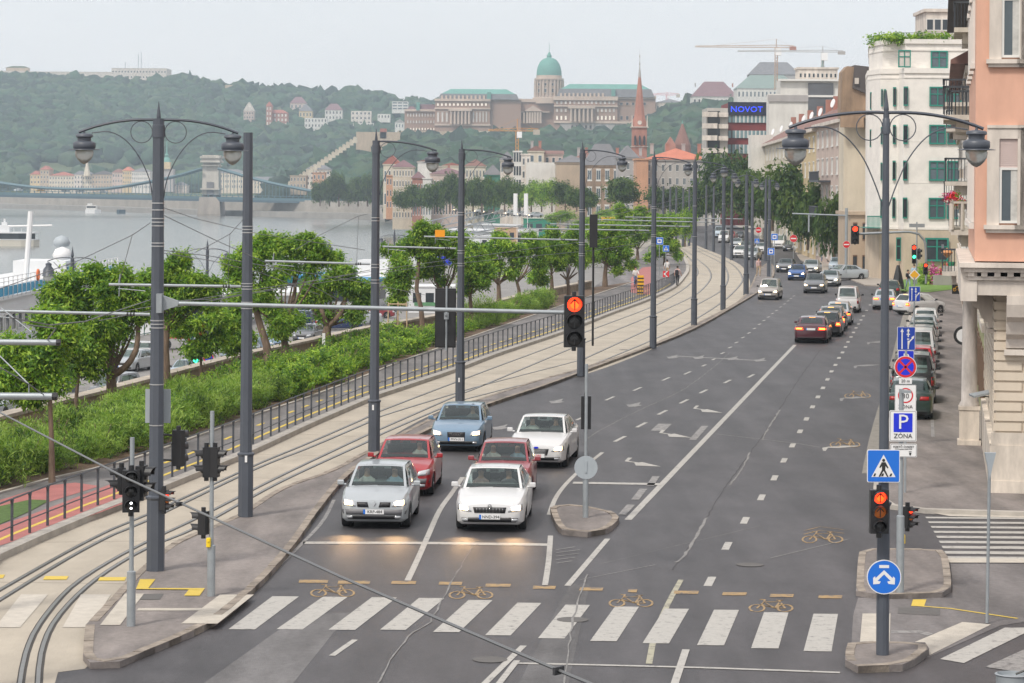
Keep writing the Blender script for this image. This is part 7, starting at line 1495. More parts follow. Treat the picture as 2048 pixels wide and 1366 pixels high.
# ---- Palace ----
Yp_=1850.; kp=Yp_/F; pal=thing('palace',at(808,264,Yp_),'long royal palace with green copper roofs and a central green dome on the castle hill','palace'); Op=pal.location.copy()
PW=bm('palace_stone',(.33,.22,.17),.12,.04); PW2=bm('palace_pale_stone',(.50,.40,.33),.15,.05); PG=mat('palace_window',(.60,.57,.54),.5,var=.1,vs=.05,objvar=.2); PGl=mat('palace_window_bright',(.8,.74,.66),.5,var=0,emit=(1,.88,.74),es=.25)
def pb_(x0,x1,yt,yb,dy=0,dep=14,m=PW,nm='wing_wall'):
    a=at(x0,yb,Yp_)-Op; c=at(x1,yt,Yp_)-Op; g=MB(); g.box2((a.x,dy,a.z-(12 if nm in('wing_wall','basement_wall') and m is not R_cop else 0)),(c.x,dy+dep,c.z)); return g.build(nm,[m],pal)
def pm_(x0,x1,yt,yb,dy,dep,m,inn,nm='roof'):
    a=at(x0,yb,Yp_)-Op; c=at(x1,yt,Yp_)-Op; g=MB(); i=inn*kp; V=[(a.x,dy,a.z),(c.x,dy,a.z),(c.x,dy+dep,a.z),(a.x,dy+dep,a.z),(a.x+i,dy+i*.6,c.z),(c.x-i,dy+i*.6,c.z),(c.x-i,dy+dep,c.z),(a.x+i,dy+dep,c.z)]; g.add(V,[(0,1,5,4),(1,2,6,5),(2,3,7,6),(3,0,4,7),(4,5,6,7)]); return g.build(nm,[m],pal)
pb_(808,872,222,262,8,16); pb_(808,872,218,222,6.5,18,PW2,'cornice'); pm_(832,870,208,219,8,14,R_plum,2); pb_(832,839,204,220,6,6,R_cop,'corner_turret'); pm_(812,832,212,219,8,14,R_plum,6)
pb_(870,980,202,262,0,26); pb_(869,981,198,202,-1.2,28,PW2,'cornice'); pb_(869,981,216,218,-1,4,PW2,'string_course'); pb_(869,981,248,251,-1,4,PW2,'string_course')
pb_(980,1042,200,250,3,24); pb_(980,1042,197,200,2,25,PW2,'cornice')
pm_(876,1038,188,198,1,20,R_grey,5); pm_(881,1033,178,188,3,18,R_cop,20,'copper_roof'); pb_(974,982,184,198,.0,6,R_cop,'corner_turret')
pb_(1038,1110,203,246,12,20); pb_(1038,1112,197,203,11,20,PW2,'cornice'); pb_(1036,1100,222,224,9,4,PW2,'string_course')
pb_(1108,1235,200,248,2,28); pb_(1235,1312,197,255,5,28); pb_(1107,1236,193,200,.8,30,PW2,'cornice'); pb_(1234,1313,191,197,3.8,30,PW2,'cornice'); pb_(1108,1236,211,213,.9,4,PW2,'string_course'); pb_(1108,1300,243,246,.9,5,PW2,'string_course'); pb_(1120,1300,246,262,1.5,20,W_grey,'basement_wall')
pm_(1113,1310,178,193,3,22,R_grey,7); pm_(1120,1303,168,178,5,20,R_cop,20,'copper_roof'); pb_(1223,1231,178,192,1.5,6,R_cop,'corner_turret')
# dome drum
cx=(at(1098.5,200,Yp_)-Op).x; g=MB(); zb1=(at(1098,196,Yp_)-Op).z; g.lathe([(33*kp,-10*kp),(33*kp,2*kp),(27*kp,4*kp),(27*kp,38*kp),(30*kp,38*kp),(30*kp,41*kp),(26*kp,41*kp),(26*kp,47*kp)],24); g.build('dome_drum',[PW2],pal,(cx,18,zb1),smooth=30)
for j in range(12):
    a=PI+PI*(j+.5)/12; g=MB(); g.lathe([(1.9*kp,4*kp),(1.6*kp,37*kp)],8); g.build('drum_column',[PW2],pal,(cx+29*kp*math.cos(a),18+29*kp*math.sin(a),zb1))
for j in range(6):
    a=PI+PI*(j+.5)/6
    for z0,h in ((12,8),(26,5)): o=inst('drum_window',winmesh(F_wh,G_dark,'plain'),pal,(cx+27.4*kp*math.cos(a)-1.0,18+27.4*kp*math.sin(a)-.3,zb1+z0*kp),a+PI/2,(5*kp,1,h*kp))
g=MB(); zz_=47*kp; g.lathe([(25.5*kp,zz_)]+[(25.5*kp*math.cos(t)**.75 if t<1.5 else 2*kp,zz_+36*kp*math.sin(t)) for t in [i*1.45/14 for i in range(1,15)]]+[(4.5*kp,zz_+37*kp),(5.5*kp,zz_+40*kp),(3.5*kp,zz_+42*kp),(2.5*kp,zz_+46*kp),(.6*kp,zz_+48*kp),(.35*kp,zz_+66*kp)],28); g.build('dome',[R_cop],pal,(cx,18,zb1),smooth=50)
# pediment portico + columns
a=at(1048,215,Yp_)-Op; c=at(1085,222,Yp_)-Op; g=MB(); g.prismY([(a.x,c.z),(c.x,c.z),((a.x+c.x)/2,a.z+1.6)],6,12); g.build('pediment',[PW2],pal)
def colm(x0,x1,n,yt,yb,dy):
    g=MB(); h=(yb-yt)*kp; g.lathe([(.9,0),(.75,h*.95),(1.0,h)],8); me=g.mesh('column'); me.materials.append(PW2)
    for j in range(n): p=at(x0+(x1-x0)*(j+.5)/n,yb,Yp_)-Op; inst('column',me,pal,(p.x,dy,p.z))
colm(1005,1052,6,224,246,6); colm(1052,1084,6,223,246,5); colm(1138,1188,6,217,243,-1.5); colm(899,942,6,222,248,-2.5)
pb_(1136,1190,212,217,-2.5,6,PW2,'portico_beam'); pb_(897,944,218,222,-3.5,6,PW2,'portico_beam')
def pwin(x0,x1,n,yt,yb,dy,m=PG):
    me=winmesh(PW2,m,'plain'); wpx=(x1-x0)/n
    for j in range(n): p=at(x0+wpx*(j+.22),yb,Yp_)-Op; inst('window',me,pal,(p.x,dy-.35,p.z),0,(wpx*.5*kp,4,(yb-yt)*kp))
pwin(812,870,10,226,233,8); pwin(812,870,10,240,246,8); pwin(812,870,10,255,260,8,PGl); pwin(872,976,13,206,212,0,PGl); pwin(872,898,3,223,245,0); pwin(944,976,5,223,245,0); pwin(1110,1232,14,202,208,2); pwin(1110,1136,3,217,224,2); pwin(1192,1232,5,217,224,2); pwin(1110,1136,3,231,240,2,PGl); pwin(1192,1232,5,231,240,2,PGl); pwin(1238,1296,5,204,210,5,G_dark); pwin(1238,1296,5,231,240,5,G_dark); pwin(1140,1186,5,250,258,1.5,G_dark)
for x0,n in ((884,11),(1122,11)):
    for j in range(n): p=at(x0+j*8.4,198 if x0<1000 else 193,Yp_)-Op; g=MB(); g.box((0,0,1.2),(1.3,2.5,2.6)); g.build('dormer',[PW2],pal,(p.x,1.5 if x0<1000 else 3,p.z))
block(1312,1368,206,250,1870,20,W_stone,'pale building with a dark roof right of the palace',2,8,F_wh,G_mid,roof='hip',roofm=R_grey,rh=5,name='castle_wing')
block(1385,1475,194,230,1700,24,W_white,'white castle house with a plum roof and many chimneys',2,10,F_wh,G_dark,roof='hip',roofm=R_plum,rh=10,chim=6,name='castle_house')
block(1474,1600,178,240,1500,24,W_white,'long white building with a pale green roof on the castle hill',3,16,F_wh,G_mid,roof='hip',roofm=R_lgr,rh=8,name='castle_house'); block(1500,1600,150,180,1620,20,W_grey,'grey roofed block with skylights behind the pale green roof',0,0,roof='hip',roofm=R_grey,rh=8,name='castle_house')
# church steeple + gothic roof
Yc2=820.; b=thing('church_tower',at(1279,330,Yc2),'slender red brick church tower with a tall pointed spire','church'); k=Yc2/F
g=MB(); g.prism([(16*k*math.cos(PI/4+j*PI/2)*1.3,16*k*math.sin(PI/4+j*PI/2)*1.3+3) for j in range(4)],-4,76*k); g.build('tower',[W_brick],b)
for x in (-9,0,9):
    g=MB(); g.prismY([(x*k-.32,40*k),(x*k+.32,40*k),(x*k+.32,56*k),(x*k,60*k),(x*k-.32,56*k)],-.32,.1); g.build('louvre_window',[G_dark],b)
g=MB(); g.box((0,3,76*k),(36*k,36*k,1.5*k)); g.box((0,3,37*k),(34*k,34*k,1*k)); g.build('string_course',[W_stone],b)
g=MB(); g.lathe([(15.5*k*1.1,77*k),(15*k,86*k),(11*k,100*k),(3*k,176*k)],8,ph=PI/8); g.build('spire',[W_brick],b,(0,3,0)); g=MB(); g.lathe([(3.2*k,176*k),(1.5*k,192*k),(.6*k,200*k),(1.6*k,203*k),(.5*k,207*k),(.4*k,216*k),(1.4*k,218*k),(.2*k,222*k),(.15*k,232*k)],8); g.build('spire_finial',[mat('spire_metal',(.35,.33,.32),.6,var=.1)],b,(0,3,0))
for sx in(-1,1): g=MB(); g.lathe([(1.3*k,0),(1.3*k,8*k),(.1,22*k)],6); g.build('pinnacle',[W_stone],b,(sx*15*k,-14*k+3,77*k))
g=MB(); g.lathe([(4.2*k,-.2),(4.2*k,0)],16); o=g.build('clock_face',[W_stone],b,(0,-13.6*k+3-.35,85*k)); o.rotation_euler=(R(90),0,0)
b=thing('church_roof',at(1362,320,860),'steep orange tiled church roof with a green tip among the trees','church'); k=860/F; g=MB(); g.lathe([(17*k,0),(17*k,30*k),(0.1,76*k)],8); g.build('roof_pyramid',[R_brn],b,(4*k,4,0)); g=MB(); g.lathe([(3.2*k,62*k),(.1,80*k)],8); g.build('green_tip',[R_cop],b,(4*k,4,0)); g=MB(); g.prismY([(-32*k,0),(-12*k,0),(-12*k,30*k),(-22*k,46*k),(-32*k,30*k)],-3,2); g.build('side_gable',[W_brick],b)
# castle walls and stepped wall
block(712,800,264,296,1600,12,W_tan,'old castle wall with a corner bastion left of the palace',0,0,name='castle_wall',cornice=False); block(795,905,262,284,1830,10,W_tan,'stone terrace wall below the left palace wing',0,0,name='castle_wall',cornice=False); block(880,935,282,312,1660,8,W_tan,'steep pale buttress wall among the trees below the palace',0,0,name='castle_wall',cornice=False); block(760,773,257,267,1600,5,R_red,'small dark red box on the old castle wall',0,0,name='wall_hut',cornice=False); block(935,990,262,296,1780,8,W_cream,'pale retaining wall beneath the middle palace wing',0,0,name='castle_wall',cornice=False)
b=thing('stepped_wall',at(576,372,1420),'pale stepped wall climbing the castle hill toward the old wall','wall'); k=1420/F
for j in range(19): g=MB(); x0=j*7.2*k; z=(2+j*5.0)*k; g.box2((x0,0,z-5*k),(x0+7.6*k,3,z+6*k)); g.box2((x0+.3,-.3,z+6*k),(x0+5*k,2,z+7.5*k)); g.build('wall_step',[W_cream],b)
block(580,612,352,378,1400,12,W_tan,'tan flat house at the foot of the stepped wall',2,5,name='villa'); block(612,660,340,372,1440,12,W_stone,'terraced pale flats beside the stepped wall',3,6,F_wh,G_dark,name='villa',roof='hip',roofm=R_grey,rh=3); block(625,650,346,378,1395,10,W_orange,'small apricot house among trees at the foot of the castle hill',2,3,name='villa')
# ---- cranes ----
def crane(px,pyb,pyt,jx0,jx1,pj,Y,m,lb,w=3.2,cw=M_conc,cabin=True):
    base=at(px,pyb,Y); k=Y/F; b=thing('tower_crane',base,lb,'crane'); H=(pyb-pyt)*k; s=w*k/2; hj=(pyb-pj)*k; t=max(.10,.35*k)
    g=MB()
    for sx in(-1,1):
        for sy in(-1,1): g.tube([(sx*s,sy*s,0),(sx*s,sy*s,hj)],t,4)
    n=max(3,int(hj/(2.4*s)))
    for j in range(n): z=hj*j/n; z2=hj*(j+1)/n; g.tube([(-s,-s,z),(s,-s,z2)],t*.7,4); g.tube([(s,-s,z),(-s,-s,z2)],t*.7,4)
    g.build('mast',[m],b)
    g=MB(); a=(jx0-px)*k; c=(jx1-px)*k; hh=s*1.5
    g.tube([(a,-s*.6,hj),(c,-s*.6,hj)],t,4); g.tube([(a,s*.6,hj),(c,s*.6,hj)],t,4); g.tube([(a,0,hj+hh*.5),(0,0,hj+hh*1.3),(c,0,hj+hh)],t,4)
    n=int(abs(c-a)/(2*hh))
    for j in range(n): x0=a+(c-a)*j/n; x1=a+(c-a)*(j+.5)/n; x2=a+(c-a)*(j+1)/n; g.tube([(x0,-s*.6,hj),(x1,0,hj+hh*.8),(x2,-s*.6,hj)],t*.6,3)
    g.build('jib',[m],b)
    g=MB(); g.tube([(0,0,hj),(0,0,H)],t*1.3,4); g.tube([(a*.8,0,hj+hh*.6),(0,0,H),(c*.8,0,hj+hh)],t*.4,3); g.build('apex',[m],b)
    far=c if abs(c)<abs(a) else a; g=MB(); g.box((far*.92,0,hj-hh*.5),(abs(far)*.2+1,s*2,hh*2.2)); g.build('counterweight',[cw],b)
    if cabin: g=MB(); g.box((s*1.5,0,hj-1.5),(2,2,2.4)); g.build('cab',[M_white],b)
M_cy=mat('crane_yellow',(.62,.27,.04),.6,var=.05); M_cg=mat('crane_tan',(.42,.30,.22),.6,var=.05); M_cw=mat('crane_white',(.40,.40,.40),.6,var=.05); M_cr_=mat('crane_red',(.5,.1,.1),.6,var=.05)
crane(1034,322,238,976,1076,262,1050,M_cy,'orange yellow tower crane in front of the palace hill',w=6)
crane(1552,180,78,1390,1588,95,900,M_cg,'tan tower crane with a long jib against the sky, the left one of two',w=5,cw=W_brick); crane(1645,180,92,1475,1686,104,850,M_cw,'white tower crane with a grey counterweight against the sky, the right one of two',w=4,cw=W_grey); crane(1334,215,184,1300,1358,190,2300,M_cr_,'small red and white crane far behind the palace',w=4)
# church spire behind blocks
g=MB(); k=1500/F; g.lathe([(6*k,0),(5*k,10*k),(3*k,26*k),(3.6*k,30*k),(1*k,40*k),(.3*k,52*k)],8); o=g.build('copper_spire',[R_cop],None,at(1645,162,1500)); tag(o,'slim green copper spire poking up behind the white modern block','spire')
# ================= BOATS =================
M_bw=mat('boat_white',(.68,.69,.70),.45,var=.05,vs=.3); M_bb=mat('boat_blue',(.02,.20,.42),.5,var=.05); M_teal=mat('boat_teal',(.03,.36,.42),.5,var=.08); M_rail2=mat('boat_rail_white',(.7,.7,.7),.5,var=0); M_canv=mat('boat_canopy_cream',(.55,.52,.45),.7,var=.05); M_hd=mat('boat_hull_dark',(.04,.05,.06),.5,var=.1)
def box_part(nm,m,parent,a,c): b=MB(); b.box2(a,c); return b.build(nm,[m],parent)
sh=thing('cruise_ship',(-36.2,205,-8),'long white river cruise ship with bright blue deck band moored at the left quay','boat'); 
b=MB(); b.prism([(-9,-70),(0,-68),(0,44),(-4.5,56),(-9,44)],0,2.6); b.build('hull',[M_bw],sh); box_part('hull_stripe',M_hd,sh,(-9.05,-70,-.2),(.04,44,.7))
box_part('superstructure',M_bw,sh,(-8.6,-66,2.6),(-.15,38,8.3))
for z in (3.2,5.9):
    for j in range(22): inst('window',winmesh(F_wh,G_dark,'plain'),sh,(-.1,-20+j*2.5,z),PI/2,(1.75,1,1.35))
box_part('sun_deck',M_bw,sh,(-9,-66,8.3),(.15,40,8.55)); box_part('deck_band',mat('bright_cyan_paint',(.02,.32,.55),.5,var=.05),sh,(.08,-66,8.6),(.14,36,9.25))
b=MB(); 
for j in range(60): y=-66+j*1.75; b.box2((.16,y,8.4),(.22,y+.06,9.9))
for z in (9.3,9.6,9.9): b.box2((.16,-66,z),(.2,38,z+.04))
b.build('deck_railing',[M_rail2],sh)
b=MB(); b.prismY([(-7.5,11.4),(-5,12.0),(-3,12.0),(-.9,11.4),(-.9,11.3),(-7.5,11.3)],-30,-14); b.build('canopy',[M_canv],sh); box_part('wheelhouse',M_bw,sh,(-6.5,22,8.5),(-2,28,10.0)); box_part('wheelhouse_windows',G_dark,sh,(-1.98,22.4,9.1),(-1.9,27.6,9.7))
b=MB(); b.tube([(-2,-12.5,8.5),(-2,-12.5,11.6),(-4.5,-12.5,12.1)],.07,6); b.build('awning_frame',[mat('pole_green',(.02,.12,.09),.5,var=0)],sh)
b=MB(); b.tube([(-2.5,6,8.5),(-2.1,6,14.4)],.22,8); b.tube([(-3.9,6,13.2),(-.4,6,13.3)],.08,6); b.build('white_mast',[M_rail2],sh)
b=MB(); b.tube([(.3+0*a,-4+.38*math.cos(a),9.7+.38*math.sin(a)) for a in [i*PI/8 for i in range(17)]],.09,6,cap=False); b.build('life_ring',[mat('life_ring_orange',(.7,.18,.06),.5,var=0)],sh)
for (dx,y,z,r,m) in ((-2,20,11.6,.75,M_sgrey),(-1.6,18,10.6,.85,M_rail2)): b=MB(); b.lathe([(.05,-r*.5),(r*.8,-r*.4),(r,0),(r*.7,r*.6),(.02,r*.85)],14); b.build('radar_dome',[m],sh,(dx,y,z),smooth=60)
def boat(px,py,Y,Lb,wb,rz,label,hullm=None,cabm=None,roofm=None,h=(1.6,2.6),name='moored_boat',roof=True,two=False):
    p=at(px,py,Y); r_=thing(name,(p.x,p.y,-8),label,'boat',rz=rz); b=MB(); b.prism([(-wb/2,-Lb/2),(wb/2,-Lb/2),(wb/2,Lb*.3),(0,Lb/2),(-wb/2,Lb*.3)],0,h[0]); b.build('hull',[hullm or M_bw],r_)
    b=MB(); b.box2((-wb*.42,-Lb*.42,h[0]),(wb*.42,Lb*.22,h[0]+h[1])); b.build('cabin',[cabm or M_bw],r_)
    b=MB(); b.box2((wb*.421,-Lb*.38,h[0]+h[1]*.4),(wb*.43,Lb*.18,h[0]+h[1]*.8)); b.box2((-wb*.36,-Lb*.425,h[0]+h[1]*.4),(wb*.36,-Lb*.421,h[0]+h[1]*.8)); b.build('cabin_windows',[G_dark],r_)
    if roof: b=MB(); b.box2((-wb*.5,-Lb*.46,h[0]+h[1]),(wb*.5,Lb*.28,h[0]+h[1]+.3)); b.build('cabin_roof',[roofm or M_bb],r_)
    if two: b=MB(); b.box2((-wb*.3,-Lb*.2,h[0]+h[1]+.3),(wb*.3,Lb*.05,h[0]+h[1]+2.2)); b.build('wheelhouse',[M_bw],r_)
    b=MB(); n=int(Lb/1.5)
    for j in range(n): y=-Lb/2+j*Lb/n; b.box2((wb*.48,y,h[0]),(wb*.48+.06,y+.06,h[0]+1))
    b.box2((wb*.48,-Lb/2,h[0]+.95),(wb*.48+.05,Lb*.3,h[0]+1)); b.build('boat_railing',[M_rail2],r_); return r_
boat(632,560,300,16,7,-.2,'pontoon boat with a broad blue roof and teal cabin behind the quay lamp',h=(3.4,3.0),cabm=M_teal); boat(712,590,285,15,6,-.2,'white boat with a blue awning left of the third lamp post',h=(3.2,3.2)); boat(755,575,310,14,6,-.15,'white boat with a tall wheelhouse left of the third lamp post',roofm=M_bw,h=(3.2,2.6),two=True)
boat(560,600,275,22,8,-.15,'low white excursion boat hidden behind the bent limb tree',h=(2.6,3),roofm=M_bw); boat(790,560,330,20,7,-.2,'dark hulled barge right of the third lamp post',hullm=M_hd,h=(2.4,1.5),cabm=M_bw,roof=False)
boat(395,600,245,30,9,-.1,'white excursion boat behind the forked tree near the double-lantern post',h=(3.4,3.2),roofm=M_bw)
boat(862,480,560,24,8,.3,'teal roofed pontoon at the bend of the quay',h=(2.6,2.6),cabm=M_teal,roofm=M_teal); boat(830,470,600,20,9,.3,'grey landing pontoon farthest out at the bend of the quay',h=(2.2,1.6),roof=False); boat(893,478,540,9,7,.2,'blue cabin pontoon right of the teal roofed one',h=(2.6,3.4),cabm=M_bb); boat(955,475,600,46,8,.5,'long white ship at the far quay behind the trees',h=(3,3.6),roofm=M_bw); boat(1000,462,700,40,8,.5,'second long white ship at the far quay, higher in view',h=(3,3.4),roofm=M_bw)
fy=thing('ferry',(at(-6,490,700).x,700,-8),'small white ferry with a dark window band sailing at the left edge','boat',rz=R(90)); b=MB(); 
hp=lambda s,z0,z1:b.prism([(-3.4*s,11*s),(3.4*s,11*s),(3.4*s,-7*s),(2*s,-10*s),(0,-11.2*s),(-2*s,-10*s),(-3.4*s,-7*s)],z0,z1)
hp(1,0,1.7); b.build('hull',[M_canv],fy); b=MB(); hp(.9,1.7,3.4); b.build('window_band',[G_dark],fy); b=MB(); hp(1.0,3.4,3.7); b.build('upper_deck',[M_bw],fy); b=MB(); hp(1.0,1.6,1.9); b.build('deck_rim',[M_bw],fy); b=MB(); b.box((0,-2,4.6),(3,3,1.8)); b.box((0,-2,5.8),(1.4,1.4,1)); b.tube([(0,-2,6),(0,-2,7.2)],.3,6); b.build('wheelhouse',[M_bw],fy)
b=MB(); 
for j in range(9): b.tube([(-3.0,-7+j*2,3.7),(-3.0,-7+j*2,4.7)],.05,4)
b.build('boat_railing',[M_rail2],fy)
# quay clutter: railing, kiosks, flags, containers, truck, gangways
def kiosk(px,py,Y,w_,d_,h_,m,lab,name='container',z=-4.2,rz=0,rm=None):
    p=at(px,py,Y); r_=thing(name,(p.x,p.y,z),lab,'container' if name=='container' else name.replace('_',' '),rz=rz); box_part('box_body',m,r_,(-w_/2,0,0),(w_/2,d_,h_)); box_part('box_roof',rm or m,r_,(-w_/2-.1,-.1,h_),(w_/2+.1,d_+.1,h_+.12)); 
    b=MB(); 
    for j in range(3): b.box2((-w_*.4+j*w_*.28,-.04,h_*.4),(-w_*.4+j*w_*.28+w_*.18,-.01,h_*.78))
    b.build('box_windows',[G_dark],r_); return r_
kk_=kiosk(862,625,268,4.6,6,2.6,M_bw,'white site cabin with a printed band behind the black signal board'); b=MB(); b.box((0,-.05,.9),(3.4,.02,.35)); b.build('green_print',[mat('print_green',(.1,.25,.12),.6,var=.3,vs=3)],kk_)
kiosk(893,470,430,2.8,3,3.4,M_pblue,'blue cabin beyond the fourth lamp post',z=-4.2); kiosk(1080,455,640,8,5,5,mat('container_green',(.02,.22,.14),.6,var=.05),'green container near the white flags'); kiosk(1055,470,600,5,4,3,M_bw,'white cabin below the right white flag'); kiosk(1012,470,560,5,4,4,W_or if False else mat('kiosk_tan',(.5,.33,.2),.7,var=.1),'tan kiosk below the left white flag'); kiosk(985,470,520,5,4,3,M_bw,'white cabin left of the tan kiosk')
for px,lab in ((1029,'left white banner flag by the far quay'),(1050,'right white banner flag by the far quay')):
    p=at(px+5,470,520); p.z=-4.2; r_=thing('banner_flag',p,lab,'flag'); H=ztop(px,387,520)+4.2; b=MB(); b.tube([(0,0,0),(0,0,H)],.07,6); b.build('flag_pole',[M_rail2],r_); b=MB(); b.box2((-.75,-.03,H-4.2),(-.08,.03,H)); b.build('banner',[M_white],r_)
for px0,px1,py0,py1,Y,lab in ((835,960,462,435,560,'long grey gangway truss at the far quay, left one'),(930,1010,452,432,640,'grey gangway truss at the far quay, right one'),(860,990,480,458,480,'nearest grey gangway truss at the far quay')):
    a=at(px0,py0,Y);c=at(px1,py1,Y+60); r_=thing('gangway',a,lab,'gangway'); d=c-a; b=MB(); 
    for o in (0,1.6): b.tube([(0,0,o),d+Vector((0,0,o))],.14,5)
    for j in range(12): b.tube([d*(j/12)+Vector((0,0,1.6*(j%2))),d*((j+1)/12)+Vector((0,0,1.6*((j+1)%2)))],.08,4)
    b.build('truss',[M_galv],r_)
p=at(1222,452,420); r_=thing('excavator',p,'yellow excavator half hidden by the promenade trees','excavator'); box_part('machine_body',M_syel,r_,(-1.5,0,-1),(1.5,2.5,1.4)); b=MB(); b.tube([(.5,1,1.0),(1.6,1,2.0),(2.4,1,.4)],.2,6); b.build('boom',[M_syel],r_); box_part('tracks',M_hd,r_,(-1.7,-.2,-2.4),(1.7,2.8,-1))
tr_=thing('red_truck',at(352,702,205),'red lorry parked on the quay behind the forked tree','truck'); tr_.location.z=-4.2; box_part('cargo_box',PAINT['red2'],tr_,(-1.2,0,.9),(.9,2.2,1.9)); box_part('cab',PAINT['red2'],tr_,(.95,0,.5),(2.2,2.1,2.2)); box_part('cab_window',G_dark,tr_,(1.2,-.03,1.4),(1.95,-.01,2.0)); box_part('white_panel',M_white,tr_,(-.9,-.03,1.2),(.1,-.01,1.6))
for x in(-.8,1.5): b=MB(); b.lathe([(.42,-.12),(.42,.12)],16); w_=b.build('wheel',[M_tyre],tr_,(x,.1,.42)); w_.rotation_euler=(R(90),0,0)
# quay railing (green) along the river edge
QE=resample([Vector((p.x+1.0,p.y,0)) for p in smooth(RIV[1:8],4)],2.2); QE=[p for p in QE if 165<p.y<420]; r_=thing('quay_railing',(QE[0].x,QE[0].y,-4.2),'dark green railing along the edge of the lower quay','railing'); O_=Vector((QE[0].x,QE[0].y,0)); b=MB()
for z in (.15,1.05): b.tube([p-O_+Vector((0,0,z)) for p in QE],.035,4)
b.build('rails',[mat('railing_green',(.02,.10,.08),.5,var=.05)],r_); pq=MB(); pq.box((0,0,.55),(.07,.07,1.1)); pm_e=pq.mesh('post'); pm_e.materials.append(MATS['railing_green'])
for p in QE[:98]: inst('post',pm_e,r_,(p.x-O_.x,p.y-O_.y,0))
rq=random.Random(21)
for i in range(16):
    px=935+i*13+rq.uniform(-4,4); py=476-i*.9+rq.uniform(-9,9); g=G(px,py,-4.2); kd=rq.choice(['hatch','sedan','van','hatch']); cl=rq.choice(['white','silver','grey','blue','navy','red2','white'])
    car((g.x,g.y,-4.2),R(rq.choice([-20,160,70,-75])),kd,cl,'tiny vehicle parked on the far part of the lower quay',detail=1,H=1.5 if kd!='van' else 2.1,name='quay_car',group='tiny vehicles parked on the far quay',lit=rq.random()<.2)
for i,px in enumerate((866,878,892,905,918,938,960,978,1000,1022,1046,1070)):
    p=at(px,409+(px-866)*.028,900-i*20); p.z=.75; car((p.x,p.y,p.z),R(-60),rq.choice(['hatch','sedan']),rq.choice(['white','silver','grey','champ']),'tiny car with glaring headlights on the far embankment road',detail=1,name='embankment_car',group='tiny cars on the far embankment road',lit=True)
# ================= PEOPLE =================
M_skin=mat('skin',(.50,.29,.20),.6,var=.05); M_hair=mat('dark_hair',(.03,.02,.015),.7,var=.1)
CLO={k:mat('cloth_'+k,c,.85,var=.08,vs=8) for k,c in dict(white=(.68,.66,.64),black=(.02,.02,.025),teal=(.02,.28,.32),tan=(.45,.34,.22),pinkish=(.55,.38,.36),grey=(.22,.22,.24),blue=(.10,.17,.34),lblue=(.35,.48,.62),yellow=(.5,.55,.05)).items()}
def skinmesh(name,P,E,Rd):
    bmz=bmesh.new(); vs=[bmz.verts.new(p) for p in P]; [bmz.edges.new((vs[a],vs[b])) for a,b in E]; me=bpy.data.meshes.new(name); bmz.to_mesh(me); bmz.free()
    o=bpy.data.objects.new(name,me); COL.objects.link(o); o.modifiers.new('s','SKIN'); 
    for i,r in enumerate(Rd): sv=me.skin_vertices[0].data[i]; sv.radius=(r,r) if not isinstance(r,tuple) else r; sv.use_root=(i==0)
    m=o.modifiers.new('d','SUBSURF'); m.levels=1
    dg=bpy.context.evaluated_depsgraph_get(); dg.update(); me2=bpy.data.meshes.new_from_object(o.evaluated_get(dg)); bpy.data.objects.remove(o); me2.name=name; me2.polygons.foreach_set('use_smooth',[True]*len(me2.polygons)); me2.materials.clear(); return me2
